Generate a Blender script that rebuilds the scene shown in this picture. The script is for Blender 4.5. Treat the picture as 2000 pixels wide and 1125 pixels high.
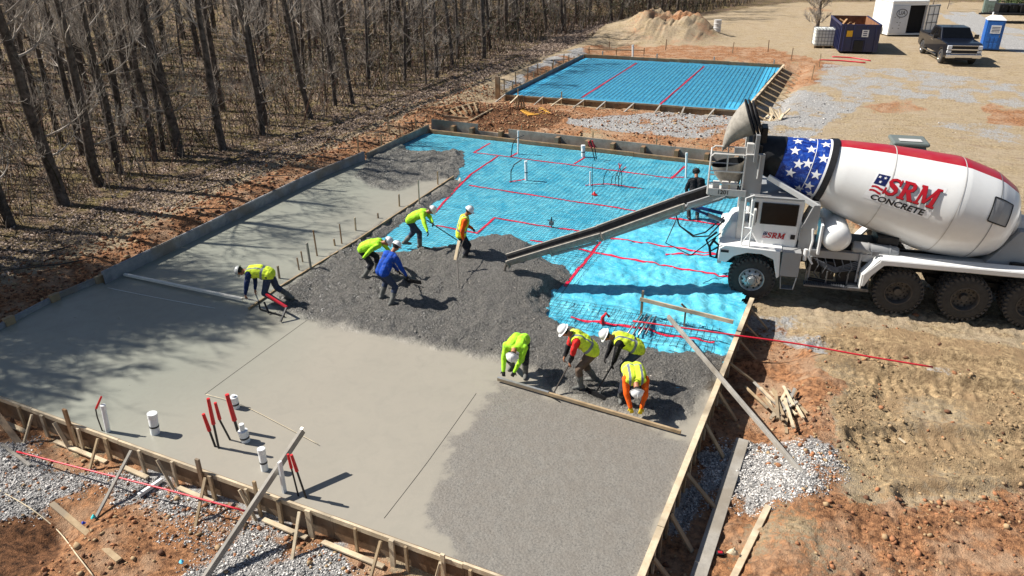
import bpy, bmesh, math, random
import numpy as np
from mathutils import Vector, Matrix, noise as mnoise
for _o in list(bpy.data.objects): bpy.data.objects.remove(_o, do_unlink=True)
SC = bpy.context.scene
COL = SC.collection
R = math.radians
random.seed(7)
# ---------------------------------------------------------------- camera (a drone, 8.8 m above the slab)
F, CX, CY, H = 1480., 1000., 562.5, 8.8
_hy, _hs = -160., -0.010
_up = np.array([_hs, -1., (_hy-CY)/F]); _up /= np.linalg.norm(_up)
_v = np.array([766., _hy+_hs*766-CY, F]); _v -= _v.dot(_up)*_up; _v /= np.linalg.norm(_v)
RW = np.array([np.cross(_v, _up), _v, _up])      # rows: world axes in camera space (x right, y down, z forward)
def P(px, py, z=0.):
    """survey point: where the sight line of photo point (px,py) meets the level z"""
    d = RW @ np.array([px-CX, py-CY, F]); t = (z-H)/d[2]
    return Vector((d[0]*t, d[1]*t, z))
def P2(px, py, z=0.):
    p = P(px, py, z); return (p.x, p.y)
cam = bpy.data.cameras.new('camera'); camo = bpy.data.objects.new('camera', cam); COL.objects.link(camo)
cam.sensor_width = 36; cam.lens = F/2000*36; cam.clip_start = .1; cam.clip_end = 3000
_M = Matrix.Identity(4)
for i, c in enumerate((RW @ np.array([1,0,0]), RW @ np.array([0,-1,0]), RW @ np.array([0,0,-1]))):
    for j in range(3): _M[j][i] = c[j]
_M[2][3] = H
camo.matrix_world = _M
SC.camera = camo
# ---------------------------------------------------------------- sky, sun, exposure
SUN_EL, SUN_AZ = 45., 10.          # shadows run towards +x, swung 10 degrees towards +y
w = bpy.data.worlds.new("World"); SC.world = w; w.use_nodes = True
nt = w.node_tree; nt.nodes.clear()
sky = nt.nodes.new('ShaderNodeTexSky'); sky.sky_type = 'NISHITA'; sky.sun_disc = False
sky.sun_elevation = R(SUN_EL); sky.sun_rotation = R(270-SUN_AZ); sky.altitude = 200
bg = nt.nodes.new('ShaderNodeBackground'); bg.inputs[1].default_value = .05
wo = nt.nodes.new('ShaderNodeOutputWorld')
nt.links.new(sky.outputs[0], bg.inputs[0]); nt.links.new(bg.outputs[0], wo.inputs[0])
sl = bpy.data.lights.new('sun', 'SUN'); sl.energy = 5.0; sl.angle = R(.5); sl.color = (1, .955, .88)
so = bpy.data.objects.new('sun', sl); COL.objects.link(so)
_d = Vector((math.cos(R(SUN_EL))*math.cos(R(SUN_AZ)), math.cos(R(SUN_EL))*math.sin(R(SUN_AZ)), -math.sin(R(SUN_EL))))
so.rotation_euler = _d.to_track_quat('-Z', 'Y').to_euler()
SC.view_settings.view_transform = 'Standard'; SC.view_settings.look = 'None'
SC.view_settings.exposure = 0.65; SC.view_settings.gamma = 1
SC.cycles.max_bounces = 5; SC.cycles.diffuse_bounces = 2; SC.cycles.glossy_bounces = 3
SC.cycles.transparent_max_bounces = 6
# ---------------------------------------------------------------- helpers
def tag(o, label=None, cat=None, group=None, kind=None):
    if label: o['label'] = label
    if cat: o['category'] = cat
    if group: o['group'] = group
    if kind: o['kind'] = kind
    return o
def empty(name, loc=(0,0,0), rz=0, label=None, cat=None, group=None):
    o = bpy.data.objects.new(name, None); COL.objects.link(o); o.empty_display_size = .2
    o.location = loc; o.rotation_euler = (0,0,rz)
    return tag(o, label, cat, group)
def copy_tree(o, parent=None):
    c = o.copy(); COL.objects.link(c); c.parent = parent
    for ch in o.children: copy_tree(ch, c)
    return c
def basis(d, hint=Vector((0,0,1))):
    d = d.normalized()
    if abs(d.dot(hint)) > .98: hint = Vector((1,0,0)) if abs(d.x) < .9 else Vector((0,1,0))
    u = hint.cross(d).normalized(); v = d.cross(u).normalized()
    return u, v
class MB:
    def __init__(s): s.v = []; s.f = []; s.m = []; s.mi = 0
    def mat(s, i): s.mi = i; return s
    def add(s, vs, fs):
        n = len(s.v); s.v += [tuple(a) for a in vs]; s.f += [tuple(n+i for i in f) for f in fs]; s.m += [s.mi]*len(fs)
        return s
    def hexa(s, p):   # 8 points: bottom ring 0-3, top ring 4-7
        return s.add(p, [(3,2,1,0),(4,5,6,7),(0,1,5,4),(1,2,6,5),(2,3,7,6),(3,0,4,7)])
    def box(s, c, d, rz=0, M=None):
        x,y,z = d[0]/2, d[1]/2, d[2]/2
        p = [Vector(q) for q in ((-x,-y,-z),(x,-y,-z),(x,y,-z),(-x,y,-z),(-x,-y,z),(x,-y,z),(x,y,z),(-x,y,z))]
        if M is not None: p = [M @ q for q in p]
        elif rz: m = Matrix.Rotation(rz,3,'Z'); p = [m @ q for q in p]
        c = Vector(c); return s.hexa([q+c for q in p])
    def bb(s, x0,x1,y0,y1,z0,z1): return s.box(((x0+x1)/2,(y0+y1)/2,(z0+z1)/2),(abs(x1-x0),abs(y1-y0),abs(z1-z0)))
    def beam(s, a, b, w, h, hint=Vector((0,0,1))):   # w across, h along the hint side
        a = Vector(a); b = Vector(b); u, v = basis(b-a, hint)
        u *= w/2; v *= h/2
        return s.hexa([a-u-v,a+u-v,a+u+v,a-u+v,b-u-v,b+u-v,b+u+v,b-u+v])
    def tube(s, pts, rs, n=8, cap=True, closed=False):
        pts = [Vector(p) for p in pts]
        if not hasattr(rs,'__len__'): rs = [rs]*len(pts)
        vs = []; fs = []; u = None
        N = len(pts)
        for i,p in enumerate(pts):
            if closed: d = pts[(i+1)%N]-pts[i-1]
            else: d = pts[min(i+1,N-1)]-pts[max(i-1,0)]
            d = d.normalized()
            if u is None: u, v = basis(d)
            else:
                u = u - d*u.dot(d); u = u.normalized() if u.length > 1e-6 else basis(d)[0]; v = d.cross(u)
            for k in range(n):
                a = 2*math.pi*k/n; vs.append(p + (u*math.cos(a)+v*math.sin(a))*rs[i])
        M_ = N if closed else N-1
        for i in range(M_):
            j = (i+1)%N
            for k in range(n):
                fs.append((i*n+k, i*n+(k+1)%n, j*n+(k+1)%n, j*n+k))
        if cap and not closed:
            fs.append(tuple(range(n-1,-1,-1))); fs.append(tuple((N-1)*n+k for k in range(n)))
        return s.add(vs, fs)
    def lathe(s, o, ax, prof, n=24, cap=True):     # prof: (t, r) along the axis
        o = Vector(o); ax = Vector(ax).normalized()
        return s.tube_lathe(o, ax, prof, n, cap)
    def tube_lathe(s, o, ax, prof, n, cap):
        u, v = basis(ax); vs = []; fs = []
        for t, r in prof:
            for k in range(n):
                a = 2*math.pi*k/n; vs.append(o+ax*t+(u*math.cos(a)+v*math.sin(a))*r)
        for i in range(len(prof)-1):
            for k in range(n): fs.append((i*n+k, i*n+(k+1)%n, (i+1)*n+(k+1)%n, (i+1)*n+k))
        if cap: fs.append(tuple(range(n-1,-1,-1))); fs.append(tuple((len(prof)-1)*n+k for k in range(n)))
        return s.add(vs, fs)
    def prism(s, poly, thick, M):   # 2D outline, extruded along local z, placed by M (4x4)
        n = len(poly)
        vs = [M @ Vector((x,y,0)) for x,y in poly] + [M @ Vector((x,y,thick)) for x,y in poly]
        fs = [tuple(range(n-1,-1,-1)), tuple(range(n,2*n))] + [(i,(i+1)%n,n+(i+1)%n,n+i) for i in range(n)]
        return s.add(vs, fs)
    def build(s, name, mats, parent=None, smooth=False, bevel=0, loc=None, seg=2, recalc=True):
        me = bpy.data.meshes.new(name)
        org = Vector(loc) if loc is not None else None
        vv = s.v if org is None else [(a[0]-org.x,a[1]-org.y,a[2]-org.z) for a in s.v]
        me.from_pydata(vv, [], s.f)
        if not isinstance(mats,(list,tuple)): mats = [mats]
        for m in mats: me.materials.append(m)
        if len(mats) > 1: me.polygons.foreach_set('material_index', s.m)
        if recalc:
            bm = bmesh.new(); bm.from_mesh(me); bmesh.ops.recalc_face_normals(bm, faces=bm.faces); bm.to_mesh(me); bm.free()
        o = bpy.data.objects.new(name, me); COL.objects.link(o)
        if org is not None: o.location = org
        if smooth:
            me.polygons.foreach_set('use_smooth', [True]*len(me.polygons))
            if smooth != 'all': me.set_sharp_from_angle(angle=R(38))
        if bevel:
            b = o.modifiers.new('bevel','BEVEL'); b.width = bevel; b.segments = seg; b.limit_method = 'ANGLE'; b.angle_limit = R(40)
            b.harden_normals = False
        if parent is not None: o.parent = parent
        return o
def arr_mesh(name, V, Fq, mats, smooth=False, parent=None, mi=None):
    """V (n,3), Fq (m,k) numpy"""
    me = bpy.data.meshes.new(name); V = np.asarray(V, np.float32); Fq = np.asarray(Fq, np.int32); k = Fq.shape[1]
    me.vertices.add(len(V)); me.vertices.foreach_set('co', V.ravel())
    me.loops.add(Fq.size); me.loops.foreach_set('vertex_index', Fq.ravel())
    me.polygons.add(len(Fq)); me.polygons.foreach_set('loop_start', np.arange(0, Fq.size, k, dtype=np.int32))
    if not isinstance(mats,(list,tuple)): mats = [mats]
    for m in mats: me.materials.append(m)
    if mi is not None: me.polygons.foreach_set('material_index', np.asarray(mi, np.int32))
    me.update(calc_edges=True); me.validate()
    if smooth: me.polygons.foreach_set('use_smooth', np.ones(len(me.polygons), bool))
    o = bpy.data.objects.new(name, me); COL.objects.link(o)
    if parent is not None: o.parent = parent
    return o
# numpy value noise
def _h(ix, iy, s):
    ix = ix.astype(np.int64).astype(np.uint32); iy = iy.astype(np.int64).astype(np.uint32)
    h = ix*np.uint32(374761393) + iy*np.uint32(668265263) + np.uint32((s*2246822519) & 0xffffffff)
    h = (h ^ (h >> np.uint32(13)))*np.uint32(1274126177); h ^= h >> np.uint32(16)
    return (h & np.uint32(0xffffff)).astype(np.float64)/0xffffff
def vn(x, y, s=0):
    x = np.asarray(x, float); y = np.asarray(y, float)
    ix = np.floor(x); iy = np.floor(y); fx = x-ix; fy = y-iy; fx = fx*fx*(3-2*fx); fy = fy*fy*(3-2*fy)
    a = _h(ix,iy,s); b = _h(ix+1,iy,s); c = _h(ix,iy+1,s); d = _h(ix+1,iy+1,s)
    return (a*(1-fx)+b*fx)*(1-fy)+(c*(1-fx)+d*fx)*fy
def fbm(x, y, o=4, s=0, g=.5):
    t = 0; a = 1; n = 0
    for i in range(o): t = t+a*vn(x*2**i+i*17.3, y*2**i-i*9.1, s+i*7); n += a; a *= g
    return t/n - .5
def sstep(a, b, x): t = np.clip((x-a)/(b-a), 0, 1); return t*t*(3-2*t)
def psdf(x, y, poly):
    """signed distance to a polygon, negative inside"""
    x = np.asarray(x, float); y = np.asarray(y, float)
    d = np.full(x.shape, 1e18); s = np.ones(x.shape); n = len(poly)
    for i in range(n):
        ax, ay = poly[i]; bx, by = poly[i-1]; ex, ey = bx-ax, by-ay; wx = x-ax; wy = y-ay
        t = np.clip((wx*ex+wy*ey)/(ex*ex+ey*ey+1e-12), 0, 1)
        d = np.minimum(d, (wx-ex*t)**2+(wy-ey*t)**2)
        c1 = y >= ay; c2 = y < by; c3 = ex*wy > ey*wx
        s = np.where((c1&c2&c3)|(~c1&~c2&~c3), -s, s)
    return s*np.sqrt(d)
def dline(x, y, pts):
    d = np.full(np.shape(x), 1e18)
    for (ax,ay),(bx,by) in zip(pts[:-1], pts[1:]):
        ex, ey = bx-ax, by-ay; wx = x-ax; wy = y-ay; t = np.clip((wx*ex+wy*ey)/(ex*ex+ey*ey+1e-12),0,1)
        d = np.minimum(d, (wx-ex*t)**2+(wy-ey*t)**2)
    return np.sqrt(d)
def srgb(r, g, b):
    f = lambda c: (c/255/12.92) if c/255 <= .04045 else ((c/255+.055)/1.055)**2.4
    return (f(r), f(g), f(b), 1)
# material helpers
class NT:
    def __init__(s, name):
        s.m = bpy.data.materials.new(name); s.m.use_nodes = True; s.t = s.m.node_tree
        s.b = s.t.nodes['Principled BSDF']; s.g = None
    def n(s, typ, **kw):
        x = s.t.nodes.new(typ)
        for k, v in kw.items():
            if k in x.inputs.keys() if isinstance(k,str) else False: x.inputs[k].default_value = v
            else: setattr(x, k, v)
        return x
    def l(s, a, b): s.t.links.new(a, b)
    def pos(s):
        if s.g is None: s.g = s.n('ShaderNodeNewGeometry')
        return s.g.outputs['Position']
    def noise(s, scale, detail=4, rough=.55, vec=None, dist=0):
        x = s.n('ShaderNodeTexNoise'); x.inputs['Scale'].default_value = scale; x.inputs['Detail'].default_value = detail
        x.inputs['Roughness'].default_value = rough; x.inputs['Distortion'].default_value = dist
        s.l(vec if vec is not None else s.pos(), x.inputs['Vector']); return x.outputs[0]
    def ramp(s, fac, stops):
        x = s.n('ShaderNodeValToRGB'); e = x.color_ramp.elements
        e[0].position, e[0].color = stops[0][0], c4(stops[0][1]); e[1].position, e[1].color = stops[-1][0], c4(stops[-1][1])
        for p, c in stops[1:-1]: q = e.new(p); q.color = c4(c)
        s.l(fac, x.inputs[0]); return x.outputs[0]
    def mix(s, fac, a, b, mode='MIX'):
        x = s.n('ShaderNodeMix'); x.data_type = 'RGBA'; x.blend_type = mode
        for v, i in ((fac,0),(a,6),(b,7)):
            if hasattr(v,'is_output'): s.l(v, x.inputs[i])
            else: x.inputs[i].default_value = v if i == 0 else c4(v)
        return x.outputs[2]
    def math(s, op, a, b=0., c=None):
        x = s.n('ShaderNodeMath'); x.operation = op
        for i, v in enumerate((a,b) if c is None else (a,b,c)):
            if hasattr(v,'is_output'): s.l(v, x.inputs[i])
            else: x.inputs[i].default_value = v
        return x.outputs[0]
    def bump(s, h, strength=.5, dist=.02, prev=None):
        x = s.n('ShaderNodeBump'); x.inputs['Strength'].default_value = strength; x.inputs['Distance'].default_value = dist
        s.l(h, x.inputs['Height'])
        if prev is not None: s.l(prev, x.inputs['Normal'])
        s.l(x.outputs[0], s.b.inputs['Normal']); return x.outputs[0]
    def attr(s, name):
        x = s.n('ShaderNodeAttribute'); x.attribute_name = name; return x
    def col(s, c):
        if hasattr(c,'is_output'): s.l(c, s.b.inputs['Base Color'])
        else: s.b.inputs['Base Color'].default_value = c4(c)
    def rough(s, v):
        if hasattr(v,'is_output'): s.l(v, s.b.inputs['Roughness'])
        else: s.b.inputs['Roughness'].default_value = v
def c4(c): return (c,c,c,1) if isinstance(c,(int,float)) else (tuple(c) if len(c) == 4 else (*c,1))
def simple(name, c, rough=.6, metal=0, var=.25, scale=6, bump=0, bs=40, spec=None):
    k = NT(name); c = c4(c)
    n = k.noise(scale, 5, .6)
    lo = tuple(x*(1-var) for x in c[:3]); hi = tuple(min(1,x*(1+var)) for x in c[:3])
    k.col(k.ramp(n, [(.3,lo),(.7,hi)])); k.rough(rough); k.b.inputs['Metallic'].default_value = metal
    if spec is not None: k.b.inputs['Specular IOR Level'].default_value = spec
    if bump: k.bump(k.noise(bs,3), bump, .01)
    return k.m
# ================================================================ GROUND
def px(poly, z=0.): return [P2(a, b, z) for a, b in poly]
PAD = [(-18.9,7.38),(-1.84,7.38),(-1.84,29.95),(-18.3,29.95)]
MOUND_ = P2(1290, 85)
PAD2 = px([(982,186),(1450,217),(1530,126),(1140,108)])
CLAY = [

 px([(-300,760),(0,560),(120,520),(300,440),(500,345),(640,285),(800,232),(960,190),(1100,108),(1160,88),(1150,112),(985,200),(840,262),(700,310),(500,400),(200,560),(-300,790)]),
 px([(640,285),(835,208),(985,188),(1460,220),(1520,300),(1400,320),(840,250)]),
 px([(1150,104),(1160,86),(1500,92),(1545,108),(1610,120),(1640,128),(1600,160),(1540,165),(1535,125)]),
 px([(1380,700),(1450,585),(1560,620),(1610,700),(1600,860),(1640,960),(2100,930),(2100,1300),(1200,1300),(1345,880)]),
 px([(1920,195),(2010,205),(2030,240),(1940,232)]), px([(1700,195),(1790,190),(1800,210),(1710,215)]),
 px([(1620,395),(1700,400),(1690,430),(1620,420)]),
 [(-19,7.6),(-19,2),(2,2),(-1.2,7.6)],
]
GRAV = [
 (px([(1380,905),(1470,858),(1590,880),(1612,945),(1520,975),(1400,1010),(1340,1080),(1290,1110),(1370,950)],-.4), .82),
 (px([(-80,880),(60,870),(185,905),(160,960),(70,1005),(-80,1060)],-.4), 1.),
 (px([(230,890),(300,900),(470,965),(560,1010),(560,1040),(440,1010),(250,960),(160,930)],-.4), 1.),
 (px([(370,1000),(470,1015),(560,1060),(520,1090),(450,1150),(300,1125),(380,1070)],-.4), 1.),
 (px([(480,1085),(640,1075),(760,1110),(900,1180),(500,1250),(420,1125)],-.4), 1.),
 (px([(1110,228),(1300,205),(1450,220),(1480,262),(1300,252),(1150,243)]), .95),
 (px([(1480,185),(1560,165),(1700,190),(1640,225),(1560,262),(1480,260)]), .72),
 (px([(1600,122),(1850,140),(2020,165),(2040,205),(1850,190),(1700,190),(1590,165)]), .62),
 (px([(1810,230),(1990,235),(2020,275),(1900,262)]), .5),
 (px([(1830,26),(1900,22),(2050,80),(2060,120),(1960,92)]), 1.),
 (px([(1440,590),(1560,600),(1640,660),(1600,680),(1500,640),(1450,625)],-.3), .6),
 (px([(985,172),(1120,108),(1150,100),(1140,92),(1080,112),(975,165)]), .8),
 (px([(1820,700),(1890,710),(1880,745),(1830,730)],-.3), .6),
 ([(.6,22),(10,21),(14,28),(2,27)], .5),
]
DARK = [px([(905,205),(990,192),(1120,215),(1080,245),(925,250)]), px([(40,1010),(120,1015),(130,1060),(90,1130),(0,1140),(-40,1070)],-.5)]
MUD = [px([(1520,600),(1700,600),(2200,690),(2200,940),(1650,955),(1610,850),(1610,700)])]
FOREST = [(-22.5,-20),(-22.2,30),(-22.6,48),(-22,62),(-17,80),(-10,96),(30,110),(60,150),(60,400),(-500,400),(-500,-20)]
MOUND = P2(1290, 85)
def ground_masks(x, y):
    wx = x + 2.0*fbm(x*.7, y*.7, 6, 3, .6); wy = y + 2.0*fbm(x*.7+31, y*.7, 6, 5, .6)
    near = lambda poly, s: 1-sstep(-s, s, psdf(wx, wy, poly))
    clay = 0*x
    for p in CLAY: clay = np.maximum(clay, near(p, .35))
    clay = np.clip(clay*(.62+2.0*(fbm(x*.45,y*.45,4,11)+.16)), 0, 1)
    clay = np.maximum(clay, .62*np.exp(-(((x-MOUND[0])/4)**2+((y-MOUND[1]-4)/5)**2)**2)*(.6+2.5*(fbm(x*.5,y*.5,4,23)+.1)))
    clay = np.maximum(clay, .55*sstep(.12,.3,fbm(x*.16,y*.16,4,19))*(x > -17))
    g = 0*x
    for p, a in GRAV: g = np.maximum(g, a*near(p, .25))
    g = g*(1-.6*sstep(.05,.25,fbm(x*.9,y*.9,3,21)))
    mud = 0*x
    for p in MUD: mud = np.maximum(mud, near(p, .6))
    mud = np.clip(mud*(.8+1.5*fbm(x*.4,y*.4,4,41)),0,1)
    dk = 0*x
    for p in DARK: dk = np.maximum(dk, near(p, .3))
    dk = np.maximum(dk, .8*sstep(.1,.3,fbm(x*.45,y*.9,4,51))*sstep(1,0,np.abs(y-23.5)/4)*(x>0))
    lf = 1-sstep(-1.6, 1.9, psdf(wx, wy, FOREST)+1.5*fbm(x*.4,y*.4,3,61))
    return clay, g, lf, mud, dk
TRACKS = [([(-1.2,15.6),(3,16.3),(12,19)], .45), ([(2.,12.2),(6,14.2),(14,15.6)], .4), ([(2.2,4.),(3.4,9),(7,14.8),(13,16.6)], .55), ([(.2,17.0),(4,17.6),(14,19)], .5), ([(1.2,13.6),(5,15.2),(13,17.4)], .5),
          ([(3.6,10.5),(8,13.0),(14,13.6)], .5), ([(-3,22.5),(4,24.5),(16,25.5)], .5), ([(-3,24.6),(4,26.6),(16,28)], .5),
          ([(-16,32.4),(-8,32.2),(0,33)], .5), ([(-16,34.6),(-8,34.2),(0,35)], .45), ([(-21,20),(-21,34),(-20.6,50)], .4), ([(-23,20),(-23,34),(-22.6,50)], .4)]
def ground_z(x, y, micro=True):
    x = np.asarray(x, float); y = np.asarray(y, float)
    z = -.38 + 0*x
    z = z + .30*sstep(-18.4, -20.2, x)                       # the bank beside the wood lies level with the forms
    z = z + .14*sstep(30.5, 33, y)
    z = z + .22*sstep(40, 60, y)*sstep(-20,-12,x)
    z = z - .22*sstep(2.2,.6,np.abs(x+1.2)*1.6)*sstep(19.5,17.5,y)   # trench along the right form
    z = z + .16*np.exp(-((x-.3)**2)/.5)*sstep(18,15,y)*sstep(5,8,y)
    z = z - .16*sstep(7.6,7.2,y)*sstep(-20,-18,x)*(x<-1) + .0*x
    # berms and holes of dug clay in front of the near form
    hx, hy = P2(95, 1040, -.6); z = z - (.30+.3*fbm(x*3,y*3,4,62))*np.exp(-((x-hx)**2+(y-hy)**2)/.30)
    hx, hy = P2(200, 1050, -.5); z = z + .12*np.exp(-((x-hx)**2+(y-hy)**2)/.5)
    z = z + (1.7+2.6*fbm(x*.6,y*.6,5,73,.65))*np.exp(-(((x-MOUND[0]+.6)/3.4)**2+((y-MOUND[1]-5)/4.2)**2)**1.5) + .7*np.exp(-(((x-MOUND[0]+4)/3.)**2+((y-MOUND[1]-4)/4)**2)**2)
    z = z + .5*sstep(-27,-60,x) + .25*fbm(x*.08,y*.08,3,71)*sstep(-19,-30,x)
    z = z - .40*np.exp(-((x-(-4.75+.012*(y-39)))/.75)**2)*sstep(38.6,39.6,y)*sstep(55,53.6,y)
    # spoil heap between the pads
    hx, hy = P2(1000, 215); z = z + .35*np.exp(-(((x-hx)/2.6)**2+((y-hy)/1.4)**2))
    if micro:
        r = np.hypot(x, y)
        c = fbm(x*1.3,y*1.3,5,81,.62)
        zone = sstep(40, 20, r)
        rid = np.abs(fbm(x*3.1,y*3.1,4,91,.6))
        z = z + (.11*c + .09*(rid-.12)*sstep(-.1,.2,fbm(x*.5,y*.5,3,95)+.05))*(.35+.65*zone)*(1-.6*sstep(-19.5,-22,x))
        rgh = sstep(-.22,.18,fbm(x*.55,y*.55,4,97))*(1+1.5*(x>-1.))
        z = z + (.085*fbm(x*5,y*5,4,99,.75)+.07*(.12-np.abs(fbm(x*2.6+y*.8,y*2.6,4,98,.65))))*rgh*zone*((x>-2.1)|(y<7.4)|(y>30.4))
        for pts, hw in TRACKS:
            d = dline(x + .12*fbm(x*1.5,y*1.5,2,5), y, pts)
            z = z - .09*sstep(hw, hw*.55, d) + .08*np.exp(-((d-hw*1.1)/.12)**2)
            ang = math.atan2(pts[1][1]-pts[0][1], pts[1][0]-pts[0][0]); s = x*math.cos(ang)+y*math.sin(ang)
            z = z + .017*np.tanh(3*np.sin(s*2*math.pi/.24 + 5*np.abs(d-.25)))*sstep(hw*.9, hw*.5, d)*sstep(-.1,.1,fbm(x*.6,y*.6,2,8))*zone
    return z
def grad(a, b, fine, lo, hi, gr=1.06, cap=12):
    """grid lines: step `fine` in [a,b], growing outwards to lo / hi"""
    L = list(np.arange(a, b+1e-6, fine)); s = fine; q = L[-1]
    while q < hi: s = min(s*gr, cap); q += s; L.append(q)
    s = fine; q = L[0]; M_ = []
    while q > lo: s = min(s*gr, cap); q -= s; M_.append(q)
    return np.array(M_[::-1]+L)
gx = grad(-3, 7.5, .05, -17, 9, 1.02, .09); gx = np.concatenate([grad(gx[0], gx[0], .09, -420, gx[0], 1.035, 12)[:-1], gx, grad(gx[-1], gx[-1], .09, 0, 420, 1.05, 12)[1:]])
gx = np.unique(np.round(gx,4))
gy = grad(4.2, 20.5, .055, -25, 700, 1.018, 12)
X, Y = np.meshgrid(gx, gy); shp = X.shape
Z = ground_z(X, Y)
inpad = (psdf(X, Y, PAD) < -.8) | (psdf(X, Y, PAD2) < -.35)
Z = np.where(psdf(X, Y, PAD2) < .05, np.minimum(Z, -.34), Z)
Z = np.where(psdf(X, Y, PAD) < .02, np.minimum(Z, -.45), Z)
idx = np.arange(X.size).reshape(shp)
quad = np.stack([idx[:-1,:-1], idx[:-1,1:], idx[1:,1:], idx[1:,:-1]], -1).reshape(-1,4)
hole = (inpad[:-1,:-1]&inpad[1:,1:]&inpad[:-1,1:]&inpad[1:,:-1]).ravel()
quad = quad[~hole]
k = NT('ground_earth')
ms = k.attr('masks'); mt = k.attr('masks_b')
sep = k.n('ShaderNodeSeparateColor'); k.l(ms.outputs['Color'], sep.inputs[0])
sep2 = k.n('ShaderNodeSeparateColor'); k.l(mt.outputs['Color'], sep2.inputs[0])
n1 = k.noise(1.1, 8, .65); n2 = k.noise(9, 6, .7); n3 = k.noise(38, 3, .7); n4 = k.noise(.3, 6, .6)
straw = k.mix(k.ramp(n2,[(.38,0),(.62,1)]), srgb(118,98,72), srgb(204,182,144))
straw = k.mix(k.ramp(n1,[(.40,0),(.62,1)]), straw, k.mix(n2, srgb(124,108,92), srgb(184,162,136)))
mp = k.n('ShaderNodeMapping'); mp.inputs['Scale'].default_value = (.35,1.5,1); k.l(k.pos(), mp.inputs['Vector']); n7 = k.noise(1.6,8,.68,vec=mp.outputs[0])
straw = k.mix(k.ramp(n7,[(.40,0),(.50,.75),(.56,.2),(.66,.8)]), straw, k.mix(n1, srgb(128,106,82), srgb(220,204,174)))
clay = k.mix(k.ramp(n2,[(.36,0),(.60,1)]), srgb(88,60,44), srgb(190,138,98))
clay = k.mix(k.ramp(n1,[(.46,0),(.64,1)]), clay, k.mix(n2, srgb(140,106,82), srgb(212,180,148)))
vor = k.n('ShaderNodeTexVoronoi'); vor.inputs['Scale'].default_value = 26; k.l(k.pos(), vor.inputs['Vector'])
grav = k.mix(k.ramp(n3,[(.3,0),(.7,1)]), srgb(104,100,96), srgb(196,190,182))
grav = k.mix(.5, grav, k.ramp(vor.outputs['Color'], [(0,.10),(1,.75)]))
leaf = k.mix(k.ramp(n3,[(.40,0),(.60,1)]), srgb(64,48,38), srgb(176,150,128))
leaf = k.mix(k.ramp(n1,[(.42,0),(.62,1)]), leaf, k.mix(k.ramp(n3,[(.35,0),(.65,1)]), srgb(72,64,34), srgb(168,150,104)))
mudc = k.mix(k.ramp(n2,[(.34,0),(.62,1)]), srgb(102,84,62), srgb(204,176,136))
mudc = k.mix(k.ramp(n1,[(.46,0),(.60,1)]), mudc, k.mix(n2, srgb(124,104,78), srgb(190,160,124)))
dk = k.mix(k.ramp(n2,[(.35,0),(.65,1)]), srgb(50,36,28), srgb(142,100,70))
fz = k.math('MULTIPLY', k.math('SUBTRACT', k.math('ADD', k.math('MULTIPLY', n2, .6), k.math('MULTIPLY', n1, .6)), .6), 2.2)
def soft(m): return k.math('ADD', m, fz, None) if False else k.ramp(k.math('ADD', m, fz), [(.38,0),(.62,1)])
c = k.mix(soft(sep2.outputs[0]), straw, mudc)
c = k.mix(soft(sep.outputs[0]), c, clay)
c = k.mix(soft(sep.outputs[2]), c, leaf)
c = k.mix(soft(sep2.outputs[1]), c, dk)
c = k.mix(soft(sep.outputs[1]), c, grav)
k.col(c); k.rough(.95); k.b.inputs['Specular IOR Level'].default_value = .15
hh = k.math('ADD', k.math('MULTIPLY', n2, .6), k.math('MULTIPLY', n3, .4))
k.bump(hh, 1., .12)
M_ground = k.m
ground = arr_mesh('ground', np.stack([X.ravel(),Y.ravel(),Z.ravel()],1), quad, M_ground, smooth=True)
tag(ground, kind='structure')
cl, gr, lf, mu, dk_ = ground_masks(X.ravel(), Y.ravel())
for nm, chs in (('masks',(cl,gr,lf)),('masks_b',(mu,dk_,0*cl))):
    a = ground.data.color_attributes.new(nm, 'FLOAT_COLOR', 'POINT')
    a.data.foreach_set('color', np.stack([*chs, np.ones_like(cl)],1).astype(np.float32).ravel())
_gi = (gx, gy, Z)
def gz(x, y):
    i = int(np.clip(np.searchsorted(gx, x)-1, 0, len(gx)-2)); j = int(np.clip(np.searchsorted(gy, y)-1, 0, len(gy)-2))
    fx = (x-gx[i])/(gx[i+1]-gx[i]); fy = (y-gy[j])/(gy[j+1]-gy[j])
    return float((Z[j,i]*(1-fx)+Z[j,i+1]*fx)*(1-fy)+(Z[j+1,i]*(1-fx)+Z[j+1,i+1]*fx)*fy)
def G(pxx, pyy, dz=0.):
    """the ground point seen at a photo pixel"""
    z = -.3
    for _ in range(8):
        p = P(pxx, pyy, z); z = .5*z + .5*gz(p.x, p.y)
    return Vector((p.x, p.y, z+dz))
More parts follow.
